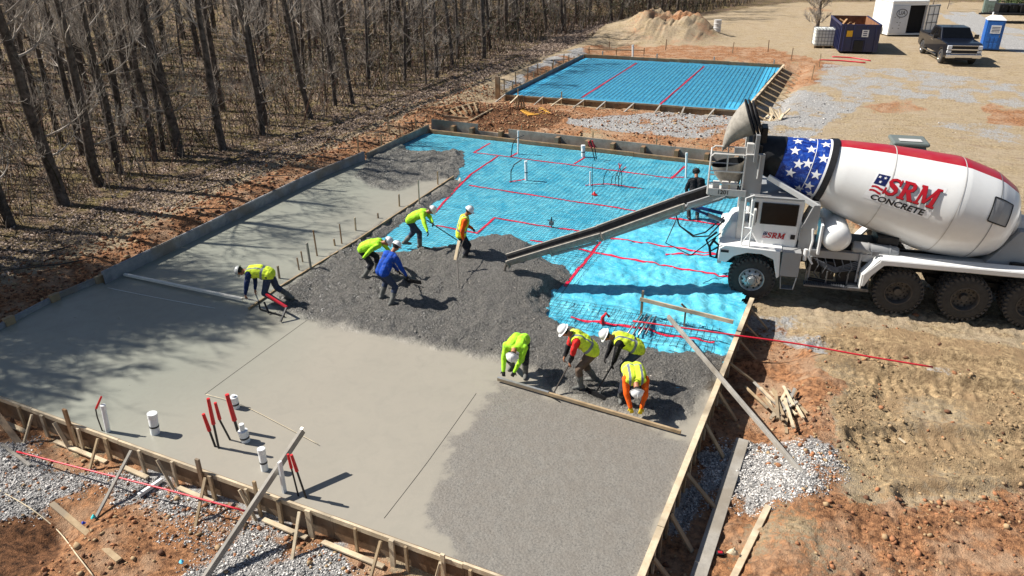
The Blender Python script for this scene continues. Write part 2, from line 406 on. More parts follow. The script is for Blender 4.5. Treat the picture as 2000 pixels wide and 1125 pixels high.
# ---------------------------------------------------------------- scattered stones, clods, leaves (stuff)
rng = np.random.default_rng(5)
_ico = None
def ico():
    bm = bmesh.new(); bmesh.ops.create_icosphere(bm, subdivisions=1, radius=1); v = np.array([q.co[:] for q in bm.verts]); f = np.array([[q.index for q in fc.verts] for fc in bm.faces]); bm.free(); return v, f
IV, IF = ico()
OV = np.array([(1,0,0),(-1,0,0),(0,1,0),(0,-1,0),(0,0,1),(0,0,-1)],float); OF = np.array([(0,2,4),(2,1,4),(1,3,4),(3,0,4),(2,0,5),(1,2,5),(3,1,5),(0,3,5)])
def scatter_lumps(name, x, y, size, mats, mi, flat=.6, sink=.3, detail=True):
    n = len(x); bv, bf = (IV, IF) if detail else (OV, OF); m = len(bv)
    z = ground_z(x, y)
    V = np.repeat(bv[None], n, 0)*(1+.9*(rng.random((n,m,1))-.5))
    sc = size[:,None,None]*(1+.5*(rng.random((n,1,3))-.5)); sc[:,:,2:] *= flat
    V = V*sc; a = rng.random(n)*6.28; ca, sa = np.cos(a)[:,None], np.sin(a)[:,None]
    V = np.stack([V[:,:,0]*ca-V[:,:,1]*sa, V[:,:,0]*sa+V[:,:,1]*ca, V[:,:,2]],-1)
    V += np.stack([x,y,z+size*flat*(1-2*sink)],-1)[:,None,:]
    Fc = (bf[None]+np.arange(n)[:,None,None]*m).reshape(-1,3)
    return arr_mesh(name, V.reshape(-1,3), Fc, mats, mi=np.repeat(mi, len(bf)))
def pick(n, x0,x1,y0,y1, fn, bias=None):
    x = rng.uniform(x0,x1,n); y = rng.uniform(y0,y1,n)
    keep = (rng.random(n) < fn(x,y)) & (psdf(x,y,PAD) > .12) & (psdf(x,y,PAD2) > .2)
    return x[keep], y[keep]
m_st = [simple('stone_pale', srgb(214,209,203), .9, var=.2, scale=3), simple('stone_grey', srgb(140,138,136), .9, var=.25, scale=3), simple('stone_dark', srgb(104,100,98), .9, var=.2, scale=3)]
x1, y1 = pick(210000, -17, -2, 3.8, 7.4, lambda x,y: ground_masks(x,y)[1]*.45)
x2, y2 = pick(170000, -1.7, 2.5, 4, 13, lambda x,y: ground_masks(x,y)[1]*.6)
x3, y3 = pick(60000, -19, 4, 30.4, 46, lambda x,y: ground_masks(x,y)[1]*.12)
x = np.concatenate([x1,x2,x3]); y = np.concatenate([y1,y2,y3]); sz = rng.lognormal(-4.25,.35,len(x)).clip(.007,.04); sz[len(x1)+len(x2):] *= 2.0
o = scatter_lumps('gravel', x, y, sz, m_st, rng.choice(3, len(x), p=[.45,.38,.17]), detail=False); tag(o, kind='stuff')
m_cl = [simple('clod_orange', srgb(158,108,74), .95, var=.3, scale=3), simple('clod_brown', srgb(100,68,48), .95, var=.3, scale=3), simple('clod_tan', srgb(164,138,104), .95, var=.3, scale=3)]
x1, y1 = pick(90000, -17, 7.5, 3.8, 17.5, lambda x,y: (ground_masks(x,y)[0]*.32*sstep(-.12,.18,fbm(x*.7,y*.7,3,33))+.05*sstep(0,.2,fbm(x*.9,y*.9,3,35))))
x2, y2 = pick(26000, -22, 0, 30.2, 39, lambda x,y: (ground_masks(x,y)[0]*.22+ground_masks(x,y)[4]*.7))
x3, y3 = pick(26000, -21.5, -18.9, 9, 40, lambda x,y: .25+0*x)
x4, y4 = pick(26000, 0, 16, 12, 28, lambda x,y: .15*ground_masks(x,y)[4]+.02)
x5, y5 = pick(110000, -1.4, 9, 4, 17.5, lambda x,y: .22*ground_masks(x,y)[3]*sstep(-.1,.2,fbm(x*.8,y*.8,4,37)))
x = np.concatenate([x1,x2,x3,x4,x5]); y = np.concatenate([y1,y2,y3,y4,y5]); sz = rng.lognormal(-3.95,.5,len(x)).clip(.008,.06)
sz[len(x1):] *= 1.3; sz[-len(x5):] *= .55; cm_ = rng.choice(3, len(x), p=[.45,.3,.25]); cm_[-len(x5):] = rng.choice([2,3],len(x5),p=[.5,.5])
o = scatter_lumps('clay_clods', x, y, sz, m_cl+[simple('clod_mud', srgb(126,108,80), .95, var=.3, scale=3)], cm_, flat=.75); tag(o, kind='stuff')
# fallen leaves
def leaves(n):
    x = -21.6 - rng.exponential(14, n); y = rng.uniform(8, 75, n)
    q = rng.random(n) < .25; x[q] = rng.uniform(-23.5,-20.9,q.sum())
    z = ground_z(x, y); s = rng.uniform(.018,.038,n)*(1+np.hypot(x,y)/60); a = rng.random(n)*6.28; t = rng.normal(0,.5,(n,2))
    ux = np.stack([np.cos(a),np.sin(a),t[:,0]],1)*s[:,None]; uy = np.stack([-np.sin(a),np.cos(a),t[:,1]],1)*s[:,None]*.6
    c = np.stack([x,y,z+.04],1)
    V = np.stack([c-ux, c-uy, c+ux, c+uy],1).reshape(-1,3); Fq = np.arange(4*n).reshape(n,4)
    return V, Fq
V, Fq = leaves(120000)
m_lf = [simple('leaf_pale', srgb(170,150,134), .8, var=.2, scale=2), simple('leaf_brown', srgb(116,98,86), .8, var=.3, scale=2), simple('leaf_dark', srgb(92,76,66), .8, var=.3, scale=2)]
o = arr_mesh('leaf_litter', V, Fq, m_lf, mi=rng.choice(3,len(Fq),p=[.38,.36,.26])); tag(o, kind='stuff')

# ================================================================ SLAB, FRESH CONCRETE, PLASTIC SHEET
CONC = px([(-500,850),(-100,640),(0,590),(195,490),(519,340),(690,262),(760,268),(800,288),(850,290),(905,287),(908,305),(896,328),(884,343),(903,349),(880,372),(848,392),(812,418),
 (770,440),(742,456),(724,468),(732,484),(795,481),(850,474),(898,470),(925,459),(960,452),(1010,456),(1044,474),(1062,496),(1100,508),(1112,528),(1100,548),(1078,570),(1066,588),(1072,604),(1110,624),(1150,640),(1195,657),(1240,668),
 (1310,674),(1400,678),(1440,680),(1345,890),(1200,1250),(-500,1700)])
ROUGH = px([(545,572),(585,545),(640,506),(700,466),(760,430),(886,352),(960,345),(1200,460),(1200,600),(1450,670),(1450,700),(1392,735),(1350,800),(1300,822),(1180,790),(1075,752),(1062,722),(1012,706),(965,694),(880,680),(780,658),(690,640),(600,620),(545,604)])
ROUGH2 = px([(690,345),(730,300),(790,285),(920,280),(910,330),(880,348),(830,352),(780,372),(730,366)])
COARSE = px([(868,895),(905,830),(935,790),(968,742),(1100,778),(1240,832),(1350,862),(1225,1180),(960,1180),(905,1110),(860,1040),(840,960)])
STRIP = [P(486,604), P(545,562), P(700,468), P(886,345)]
LEFTE = px([(-140,716),(17,624),(110,576),(196,541)],.12)+px([(201,533),(350,463),(519,382),(620,334),(712,297)],.32)+px([(716,300),(775,272),(838,243)],.20)
SLABP = [(a-.012,b) for a,b in LEFTE]+[(-1.5,30.2),(-1.5,5)]+[(-19,5)]
def conc_z(x, y):
    wx = x+.42*fbm(x*2.0,y*2.0,5,103,.62); wy = y+.42*fbm(x*2.0+9,y*2.0,5,105,.62)
    r1 = 1-sstep(-.22,.30,psdf(wx,wy,ROUGH)); r2 = 1-sstep(-.2,.2,psdf(wx,wy,ROUGH2)); co = 1-sstep(-.12,.12,psdf(x+1.1*fbm(x*1.7,y*1.7,6,111,.68),y+1.1*fbm(x*1.7,y*1.7,6,113,.68),COARSE))
    rr = np.maximum(r1, r2*.8)
    n = fbm(x*2.4,y*2.4,5,121,.62); rg = np.abs(fbm(x*4.3,y*4.3,4,123,.62))
    ax, ay = P2(950,500); bx, by = P2(1010,560)
    md = .30*np.exp(-(((x-ax)/1.1)**2+((y-ay)/1.2)**2)) + .26*np.exp(-(((x-bx)/1.2)**2+((y-by)/1.1)**2))
    calm = np.clip(md*6,0,.75)
    lob = np.abs(fbm(x*1.1+.5*fbm(x*2,y*2,2,7),y*1.1,3,127,.5))
    z = rr*(.015 + .28*n*(1-calm) + .22*(.11-lob)*(1-calm) + .09*(rg-.1)*(1-calm) + .05*fbm(x*8,y*8,4,131,.7) + .09*(.10-np.abs(fbm(x*6,y*6,3,137,.6)))*(1-calm)) + md*r1
    z = z + co*(.012*fbm(x*9,y*9,3,141,.7)-.004) + .004*fbm(x*1.2,y*1.2,2,151)
    z = np.maximum(z, -.075)
    e = -psdf(wx, wy, CONC)
    edge = sstep(0,.45,e); free = (y > 13.6) & (x > -18.35)
    z = np.where(free & (rr > .02), -.125*(1-edge)+z*edge, z)
    return z-.012, rr, co
cx = np.arange(-19.35,-1.80,.04); cy = np.arange(7.36,29.4,.043)
X, Y = np.meshgrid(cx, cy); shp = X.shape; zc, rr, co = conc_z(X, Y)
keep = psdf(X+.42*fbm(X*2.0,Y*2.0,5,103,.62)*(Y>13.6), Y+.42*fbm(X*2.0+9,Y*2.0,5,105,.62)*(Y>13.6), CONC) < .02
keep &= (X < -1.83) & (psdf(X,Y,SLABP) < .01)
idx = np.arange(X.size).reshape(shp)
quad = np.stack([idx[:-1,:-1], idx[:-1,1:], idx[1:,1:], idx[1:,:-1]], -1).reshape(-1,4)
kk = (keep[:-1,:-1]&keep[1:,1:]&keep[:-1,1:]&keep[1:,:-1]).ravel(); rq = (rr[:-1,:-1]).ravel() > .5
k = NT('concrete_surface')
ms = k.attr('cmask'); sp = k.n('ShaderNodeSeparateColor'); k.l(ms.outputs['Color'], sp.inputs[0])
n1 = k.noise(.35,4,.5); n2 = k.noise(14,5,.7); n3 = k.noise(70,3,.75); n4 = k.noise(3,6,.65,dist=.6)
smooth_c = k.mix(k.ramp(sp.outputs[2],[(0,0),(1,1)]), srgb(154,147,134), srgb(144,146,134))  # sky reflection on the wet side is painted in as a greener grey
smooth_c = k.mix(k.ramp(n1,[(.3,0),(.7,.34)]), smooth_c, srgb(128,125,115))
smooth_c = k.mix(k.ramp(n4,[(.45,0),(.75,.22)]), smooth_c, srgb(112,110,102))
wv = k.n('ShaderNodeTexWave'); wv.wave_type = 'RINGS'; wv.inputs['Scale'].default_value = .9; wv.inputs['Distortion'].default_value = 9.; wv.inputs['Detail'].default_value = 4; wv.inputs['Detail Scale'].default_value = .6; k.l(k.pos(), wv.inputs['Vector'])
vo = k.n('ShaderNodeTexVoronoi'); vo.inputs['Scale'].default_value = 21; k.l(k.pos(), vo.inputs['Vector']); vod = vo.outputs['Distance']
rough_c = k.mix(k.ramp(n3,[(.36,0),(.62,1)]), srgb(78,76,73), srgb(156,151,143))
rough_c = k.mix(k.ramp(vod,[(.34,0),(.64,.5)]), rough_c, srgb(58,57,55))  # crevice shade between the lumps is painted into the colour
rough_c = k.mix(k.ramp(n4,[(.48,0),(.66,.5)]), rough_c, srgb(80,77,74))
n5 = k.noise(34,6,.8); coarse_c = k.mix(k.ramp(n5,[(.48,0),(.62,1)]), srgb(132,127,119), srgb(98,95,90))
coarse_c = k.mix(k.ramp(n4,[(.40,0),(.62,.5)]), coarse_c, srgb(118,111,102))
c = k.mix(sp.outputs[1], smooth_c, coarse_c); c = k.mix(sp.outputs[0], c, rough_c)
k.col(c)
ro = k.math('ADD', k.math('ADD', .30, k.math('MULTIPLY', n4, .34)), k.math('MULTIPLY', sp.outputs[0], .05)); ro = k.math('SUBTRACT', ro, k.math('ADD', k.math('MULTIPLY', sp.outputs[2], .14), k.math('MULTIPLY', sp.outputs[0], .16))); k.rough(ro)
hb = k.math('MULTIPLY', k.math('SUBTRACT', k.math('ADD', n2, n3), k.math('MULTIPLY', vod, .9)), k.math('ADD', k.math('MULTIPLY', sp.outputs[0], 1.), k.math('MULTIPLY', sp.outputs[1], .12)))
hb = k.math('ADD', hb, k.math('ADD', k.math('MULTIPLY', n4, .05), k.math('MULTIPLY', wv.outputs['Fac'], .003)))
k.bump(hb, 1., .042)
M_conc = k.m
Vall = np.stack([X.ravel(),Y.ravel(),zc.ravel()],1)
wet = sstep(-10,-14.5,X+.25*(Y-12)+2*fbm(X*.3,Y*.3,3,161)).ravel()  # wet side: smoother, and carries the painted sky sheen
for nm, sel, kd in (('concrete_slab', kk&~rq, 'structure'), ('wet_concrete', kk&rq, 'stuff')):
    q = quad[sel]; u, inv = np.unique(q, return_inverse=True)
    o = arr_mesh(nm, Vall[u], inv.reshape(q.shape), M_conc, smooth=True); tag(o, kind=kd)
    a = o.data.color_attributes.new('cmask','FLOAT_COLOR','POINT')
    a.data.foreach_set('color', np.stack([rr.ravel()[u],co.ravel()[u],wet[u],np.ones(len(u))],1).astype(np.float32).ravel())
def cz(x, y): return float(conc_z(np.array([x]), np.array([y]))[0][0])
# loose aggregate lumps on the fresh concrete
n = 60000; x = rng.uniform(-19,-1.95,n); y = rng.uniform(11.5,29.4,n)
z_, r_, c_ = conc_z(x,y); kq = (r_ > .7) & (psdf(x,y,CONC) < -.05) & (rng.random(n) < .22); x, y, z_ = x[kq], y[kq], z_[kq]
def lumps_at(name, x, y, z, size, mats, mi, flat=.6, parent=None):
    m = len(OV); n = len(x); V = np.repeat(OV[None], n, 0)*(1+.4*(rng.random((n,m,1))-.5))*size[:,None,None]; V[:,:,2] *= flat
    V += np.stack([x,y,z],-1)[:,None,:]
    return arr_mesh(name, V.reshape(-1,3), (OF[None]+np.arange(n)[:,None,None]*m).reshape(-1,3), mats, mi=np.repeat(mi,8), parent=parent)
m_ag = [simple('aggregate_grey', srgb(128,122,114), .6, var=.25, scale=5), simple('aggregate_dark', srgb(88,84,79), .5, var=.25, scale=5), simple('aggregate_pale', srgb(176,168,158), .6, var=.2, scale=5)]
o = lumps_at('concrete_lumps', x, y, z_, rng.lognormal(-4.25,.4,len(x)).clip(.008,.035), m_ag, rng.choice(3,len(x),p=[.5,.34,.16])); tag(o, kind='stuff')

# --- blue plastic sheet
def liner_z(x, y):
    t = sstep(-11,-4,x)*sstep(26,20,y)
    a = fbm(x*1.3+.6*fbm(x,y,2,3), y*1.9, 4, 201, .55); b = np.abs(fbm(x*2.2+y*.9, y*1.1-x*.5, 4, 211, .6))
    cr = np.abs(fbm(x*1.1+y*1.7+.8*fbm(x,y,2,8), y*.7-x*2.4, 3, 225, .55))
    z = -.15 + .03*a + .05*(.12-cr)*(.6+t) + (.10*a + .20*(.15-b)*1.2)*t + .018*fbm(x*6,y*6,3,221)
    z = z - .06*np.exp(-((np.hypot((x+6.2)/1.,(y-19.5)))/1.4)**2)
    z = z + .05*sstep(-4.5,-2.2,x)*sstep(19.5,17.5,y)*(fbm(x*2.5,y*2.5,4,231)+.5)
    return z
def sheet(name, x0,x1,y0,y1,st, zf, m, poly=None, skip=None):
    X, Y = np.meshgrid(np.arange(x0,x1,st), np.arange(y0,y1,st)); shp = X.shape; Zs = zf(X,Y)
    idx = np.arange(X.size).reshape(shp); q = np.stack([idx[:-1,:-1], idx[:-1,1:], idx[1:,1:], idx[1:,:-1]], -1).reshape(-1,4)
    kp = np.ones(shp,bool)
    if poly is not None: kp &= psdf(X,Y,poly) < 0
    if skip is not None: kp &= ~(psdf(X,Y,skip) < -1.)
    kf = (kp[:-1,:-1]&kp[1:,1:]&kp[:-1,1:]&kp[1:,:-1]).ravel(); q = q[kf]; u, inv = np.unique(q, return_inverse=True)
    return arr_mesh(name, np.stack([X.ravel(),Y.ravel(),Zs.ravel()],1)[u], inv.reshape(q.shape), m, smooth=True)
k = NT('blue_film')
n1 = k.noise(1.6,5,.6,dist=.6); n2 = k.noise(7,5,.65,dist=.8)
c = k.mix(k.ramp(n1,[(.35,0),(.68,1)]), srgb(58,166,198), srgb(108,200,220)); c = k.mix(k.ramp(n2,[(.55,0),(.78,.55)]), c, srgb(178,226,236))  # palest flecks paint glossy highlights of the folds into the colour
k.col(c); k.rough(.34); k.b.inputs['Specular IOR Level'].default_value = .5
k.bump(k.math('ADD', n2, k.math('MULTIPLY', n1, .8)), .4, .05, None)
mp_ = k.n('ShaderNodeMapping'); mp_.inputs['Scale'].default_value = (.55,1.6,1); mp_.inputs['Rotation'].default_value = (0,0,.7); k.l(k.pos(), mp_.inputs['Vector'])
cr_ = k.math('ABSOLUTE', k.math('SUBTRACT', k.noise(1.5,3,.5,vec=mp_.outputs[0],dist=1.), .5)); cr2 = k.math('ABSOLUTE', k.math('SUBTRACT', k.noise(5.,2,.5,dist=1.), .5))
k.bump(k.math('ADD', k.math('MULTIPLY', n2, .25), k.math('ADD', cr_, k.math('MULTIPLY', cr2, .2))), .55, .2); M_film = k.m
k = NT('blue_film_deep'); n2 = k.noise(6,5,.65,dist=.5)
k.col(k.mix(k.ramp(n2,[(.4,0),(.7,1)]), srgb(52,160,210), srgb(98,204,232))); k.rough(.34); k.bump(n2,.35,.04); M_film2 = k.m
LIN = [(-18.6,13.5),(-1.85,13.5),(-1.85,18.05),(-2.0,18.3),(-1.95,18.6),(-2.2,18.9),(-1.95,19.4),(-1.84,20.5),(-1.84,22),(-1.84,29.93),(-18.3,29.93),(-19.1,26)]
liner = sheet('plastic_sheet', -19.2,-1.1,13.4,29.98,.055, liner_z, M_film, LIN, CONC)
tag(liner, 'crumpled bright blue plastic sheet lying on the big slab bed under the wire mesh', 'plastic sheet')
liner2_z = lambda x,y: -.13+.02*fbm(x*.9,y*.9,3,241)+.008*fbm(x*4,y*4,3,243)
_q = px([(988,184),(1449,214.5),(1526,127.5),(1141,109)])
liner2 = sheet('plastic_sheet', min(p[0] for p in _q),max(p[0] for p in _q),min(p[1] for p in _q),max(p[1] for p in _q),.12, liner2_z, M_film2, _q)
tag(liner2, 'flat deep blue plastic sheet filling the far formwork beyond the big slab', 'plastic sheet')
M_tape = simple('red_tape', srgb(214,26,62), .5, var=.12)
def ribbon(name, pts, wd, zf, m, parent, lift=.012, st=.12):
    mb = MB(); P_ = [Vector((p[0],p[1],0)) for p in pts]
    path = []
    for a, b in zip(P_[:-1], P_[1:]):
        n = max(1,int((b-a).length/st)); path += [a.lerp(b, i/n) for i in range(n)]
    path.append(P_[-1]); vs = []
    for i, p in enumerate(path):
        d = (path[min(i+1,len(path)-1)]-path[max(i-1,0)]).normalized(); nn = Vector((-d.y,d.x,0))*wd/2
        for q in (p-nn, p, p+nn): vs.append((q.x,q.y,float(zf(np.array([q.x]),np.array([q.y]))[0])+lift))
    fs = []
    for i in range(len(path)-1):
        for j in (0,1): fs.append((i*3+j,i*3+j+1,i*3+j+4,i*3+j+3))
    mb.add(vs, fs); return mb.build(name, m, parent, smooth='all')
for t in ([(925,298),(957,279.6)],[(925,298),(1000,307),(1100,320),(1200,333),(1312,348),(1337,325)],[(972,305),(920,340),(888,372),(848,416)],[(1310,346),(1336,346)],[(1121,320),(1143,307)],
          [(916,362),(1000,375),(1100,390),(1226,409),(1300,425),(1420,440)],[(934,454),(966,425),(1040,438),(1132,452)],[(1035,469),(1107,481),(1161,490),(1226,503),(1312,521),(1430,543)],
          [(1179,461),(1140,512),(1103,559)],[(1179,461),(1290,478),(1400,497)],[(851,440),(934,456)],[(1115,619),(1160,628),(1240,641),(1395,670)],[(995,355),(1028,350)],[(1143,362),(1186,359),(1253,368)],[(995,307),(1012,298)],[(1300,496),(1416,500)]):
    ribbon('tape', px(t,-.14), .085, liner_z, M_tape, liner)
for t in ([(1136,190.5),(1243,123)],[(1289,204),(1375,129.5)]):
    ribbon('tape', px(t,-.12), .12, liner2_z, M_tape, liner2)
# --- welded wire mesh, one laid layer per slab bed
M_wire = simple('mesh_wire', srgb(44,58,68), .5, .3, var=.4)
def wires(name, x0,x1,y0,y1, st, zf, rad, mask, m, sub=.45, rot=0.):
    V = []; Fq = []; n = 0
    ca, sa = math.cos(rot), math.sin(rot); mx, my = (x0+x1)/2, (y0+y1)/2
    for dirn in (0,1):
        a0,a1,b0,b1 = (x0,x1,y0,y1) if dirn == 0 else (y0,y1,x0,x1)
        for c in np.arange(b0,b1,st):
            t = np.arange(a0,a1,sub); off = .012*fbm(t*.7+c*3,0*t+c,2,5+dirn)
            x, y = (t, c+off) if dirn == 0 else (c+off, t)
            x, y = mx+(x-mx)*ca-(y-my)*sa, my+(x-mx)*sa+(y-my)*ca
            ok = mask(x,y); z = zf(x,y)+.02+.006*dirn + .02*fbm(x*.8,y*.8,2,77)
            dx, dy = ((0,1),(1,0))[dirn]
            pr = [np.stack([x+dx*rad,y+dy*rad,z],1), np.stack([x,y,z+rad],1), np.stack([x-dx*rad,y-dy*rad,z],1)]
            vs = np.stack(pr,1).reshape(-1,3); V.append(vs)
            i = np.nonzero(ok[:-1]&ok[1:])[0]*3+n
            for j in range(3):
                jj = (j+1)%3
                if j == 2: continue
                Fq.append(np.stack([i+j,i+jj,i+jj+3,i+j+3],1))
            n += len(vs)
    V = np.concatenate(V); Fq = np.concatenate(Fq); u, inv = np.unique(Fq, return_inverse=True)
    return arr_mesh(name, V[u], inv.reshape(Fq.shape), m)
m1 = lambda x,y: (psdf(x,y,LIN) < -.06) & (psdf(x,y,CONC) > -.3) & (x < -2.1) & ~((x > -6.3) & (y > 16.6) & (y < 22+.4*(x+6.3)))
wm = wires('wire_mesh', -19,-2,13.6,29.9,.155,liner_z,.006,m1,M_wire,rot=.03)
tag(wm, 'grid of thin dark wire mesh laid over the crumpled blue sheet of the big slab', 'wire mesh')
m2 = lambda x,y: psdf(x,y,_q) < -.05
wm2 = wires('wire_mesh', -21,-4,37,56,.24,liner2_z,.012,m2,M_wire,sub=1.,rot=.06)
tag(wm2, 'dark wire mesh laid over the flat blue sheet in the far formwork', 'wire mesh')
# ================================================================ FORMWORK
def wood(name, a, b, rough=.85, sc=3.):
    k = NT(name); tc = k.n('ShaderNodeTexCoord'); n = k.noise(sc, 6, .7); g = k.noise(30, 3, .6); st = k.noise(1.2,3,.5)
    c = k.mix(k.ramp(n,[(.3,0),(.7,1)]), a, b); c = k.mix(k.ramp(g,[(.5,0),(.8,.3)]), c, tuple(v*.45 for v in b[:3])); c = k.mix(k.ramp(st,[(.46,0),(.66,.75)]), c, srgb(128,118,104))
    k.col(c); k.rough(rough); k.b.inputs['Specular IOR Level'].default_value = .2; k.bump(g,.4,.006); return k.m
W_new = wood('pine_timber', srgb(182,162,132), srgb(222,206,178)); W_tan = wood('worn_pine_timber', srgb(142,120,92), srgb(184,162,130))
W_dirt = wood('muddy_form_panel', srgb(84,64,48), srgb(136,108,82)); W_grey = wood('weathered_grey_timber', srgb(134,130,124), srgb(176,170,160))
W_slate = wood('shade_tinted_board', srgb(120,124,130), srgb(160,162,164)); W_brown = wood('damp_brown_timber', srgb(112,86,64), srgb(160,128,96))  # slate boards have the blue-grey of their shaded faces put into the colour
def V3(a, z): return Vector((a[0], a[1], z))
def run_form(name, pts, out, z, depth, m_top, m_face, label, cat='formwork', top_w=.045, top_h=.09, board=3.6, inset=0, jit=.01, cap_flat=False, parent_extra=None, seg_z=None):
    """boards nailed end to end along a polyline; out = unit vector away from the concrete"""
    root = empty(name, (0,0,0), 0, label, cat)
    out = Vector((*out,0))
    for a, b in zip(pts[:-1], pts[1:]):
        a = Vector((a[0],a[1],0)); b = Vector((b[0],b[1],0)); L = (b-a).length; n = max(1, round(L/board))
        for i in range(n):
            j1, j2 = random.uniform(-jit,jit), random.uniform(-jit,jit)
            p = a.lerp(b, i/n)+(b-a).normalized()*.004; q = a.lerp(b, (i+1)/n)-(b-a).normalized()*.004
            zt = z+random.uniform(-jit,jit)
            mb = MB(); d = (q-p).normalized()
            c1 = p+out*(.012+.004); c2 = q+out*(.012+.004)
            mb.beam(c1+Vector((0,0,zt-depth/2-.002+j1*.3)), c2+Vector((0,0,zt-depth/2-.002+j2*.3)), .024, depth-.01, Vector((0,0,1)))
            f = mb.build('panel', m_face, root)
            mb = MB(); o2 = out*(.03+top_w/2)
            if cap_flat: mb.beam(p+out*(top_w/2)+Vector((0,0,zt+.022+j1*.3)), q+out*(top_w/2)+Vector((0,0,zt+.022+j2*.3)), top_w, .038)
            else: mb.beam(p+o2+Vector((0,0,zt-top_h/2+.012)), q+o2+Vector((0,0,zt-top_h/2+.012)), top_w, top_h)
            mb.build('top_rail', m_top, root)
    return root
def member(root, name, a, b, w, h, m, hint=Vector((0,0,1))):
    return MB().beam(a, b, w, h, hint).build(name, m, root, bevel=.003, seg=1)
# near form
nearA, nearB = (-16.6,7.40), (-1.86,7.40)
GN = -.55
nf = run_form('formwork', [nearA, nearB], (0,-1), 0.02, .50, W_new, W_dirt, 'brown formwork with pale top rail along the near slab edge, braced on the clay side', board=2.4, jit=.012)
Y0 = 7.40-.085
for pxx, pyy, hh, w_, m_ in ((80,812,.0,.09,W_new),(172,810,.38,.10,W_brown),(180,818,0,.06,W_new),(275,880,0,.07,W_new),(210,852,0,.10,W_tan),(400,918,.30,.09,W_brown),(412,930,0,.08,W_tan),(480,958,0,.06,W_new),
        (508,958,.25,.06,W_tan),(540,980,0,.08,W_tan),(618,985,.02,.11,W_new),(697,1028,0,.05,W_tan),(772,1048,.03,.09,W_new),(800,1060,0,.05,W_tan),(868,1090,.12,.07,W_new),(925,1110,0,.05,W_tan),(30,800,0,.07,W_tan),(135,835,0,.06,W_new),(340,900,.02,.06,W_new)):
    p = P(pxx, pyy, 0.)
    member(nf, 'stake', (p.x, Y0-.03, GN-.15), (p.x+random.uniform(-.03,.03), Y0-.022, .01+hh), w_, .045, m_, Vector((0,1,0)))
for tx, ty, bx, by, w_, m_ in ((0,757,40,868,.12,W_brown),(62,808,44,868,.05,W_new),(115,818,140,878,.07,W_new),(198,850,172,922,.05,W_tan),(265,872,185,1010,.055,W_grey),(318,888,342,955,.05,W_new),(408,925,380,1028,.05,W_tan),
        (490,935,508,1010,.05,W_new),(602,980,570,1090,.05,W_new),(760,1035,722,1130,.05,W_tan),(868,1085,850,1140,.05,W_new),(1034,1075,1014,1135,.05,W_tan)):
    t = P(tx,ty,.02); b = P(bx,by,-.52)
    member(nf, 'brace', (t.x, Y0-.075, .0), (b.x, min(b.y, Y0-.13), -.56), w_, .04, m_)
for a,b in (((0,825),(60,838)),((118,858),(205,905)),((250,905),(300,925)),((355,950),(420,978)),((520,1012),(610,1040)),((640,1050),(760,1095))):
    pa = P(*a,-.5); pb = P(*b,-.5); member(nf,'bottom_rail',(pa.x,Y0-.1,-.47),(pb.x,Y0-.12,-.49),.09,.035,W_new)
# right form
rtop = (-1.85, 18.15)
rf = run_form('formwork', [(-1.845,6.2),(-1.845,12.4),(-1.83,18.15)], (1,0), 0.02, .58, W_new, W_brown, 'pine topped formwork on the right slab edge, propped by kickers over a dark trench', board=3.1, jit=.012, top_w=.11, cap_flat=True)
for i, y in enumerate(np.arange(6.4,18.2,.42)):
    member(rf, 'stake', (-1.775,y,-.62),(-1.775,y,.0), .07,.04, W_tan if i%3 else W_new, Vector((1,0,0)))
for tx,ty,bx,by in ((1460,600,1500,632),(1440,660,1470,690),(1418,705,1478,742),(1398,762,1440,810),(1372,825,1414,880),(1335,920,1404,982),(1300,998,1345,1060),(1268,1085,1322,1140),(1450,628,1490,655)):
    t = P(tx,ty,0.); b = P(bx,by,-.42)
    member(rf, 'brace', (-1.735, t.y, -.03), (max(b.x,-1.3), b.y, gz(b.x,b.y)+.02), .085, .038, W_tan)
# left form in three stepped lengths of board, the blue-grey of its shaded face painted in
def form_pts(l, z): return [P2(a,b,z) for a,b in l]
LP = form_pts([(-140,716),(17,624),(110,576),(196,541)], .12)
lf1 = run_form('formwork', LP, (-1,0), .12, .55, W_slate, W_slate, 'low grey form board at the near end of the wood side edge', board=2.0, jit=.02)
LP2 = form_pts([(201,533),(350,463),(519,382),(620,334),(712,297)], .32)
lf2 = run_form('formwork', LP2, (-1,0), .32, .70, W_slate, W_slate, 'tall grey stepped form boards along the middle of the slab edge beside the wood', board=2.6, jit=.015)
LP3 = form_pts([(716,300),(775,272),(838,243)], .20)
lf3 = run_form('formwork', LP3, (-1,0), .20, .55, W_tan, W_grey, 'worn form boards at the far left corner of the big slab with wooden pegs outside', board=2.2, jit=.015)
for root, pts, z in ((lf1,LP,.12),(lf2,LP2,.32),(lf3,LP3,.20)):
    for a,b in zip(pts[:-1],pts[1:]):
        n = max(2,int(math.dist(a,b)/1.3))
        for i in range(n):
            t = (i+.5)/n; x = a[0]+(b[0]-a[0])*t-.10; y = a[1]+(b[1]-a[1])*t
            member(root,'stake',(x,y,-.3),(x,y,z+random.choice([-.02,.03,.05])),.06,.04,W_tan)
for (x_,y_) in ((196,541),(108,577),(20,622)):
    p = P(x_,y_,.12); MB().box((p.x+.02,p.y-.05,.04),(.12,.24,.30)).build('splice_block', W_tan, lf1, bevel=.006)
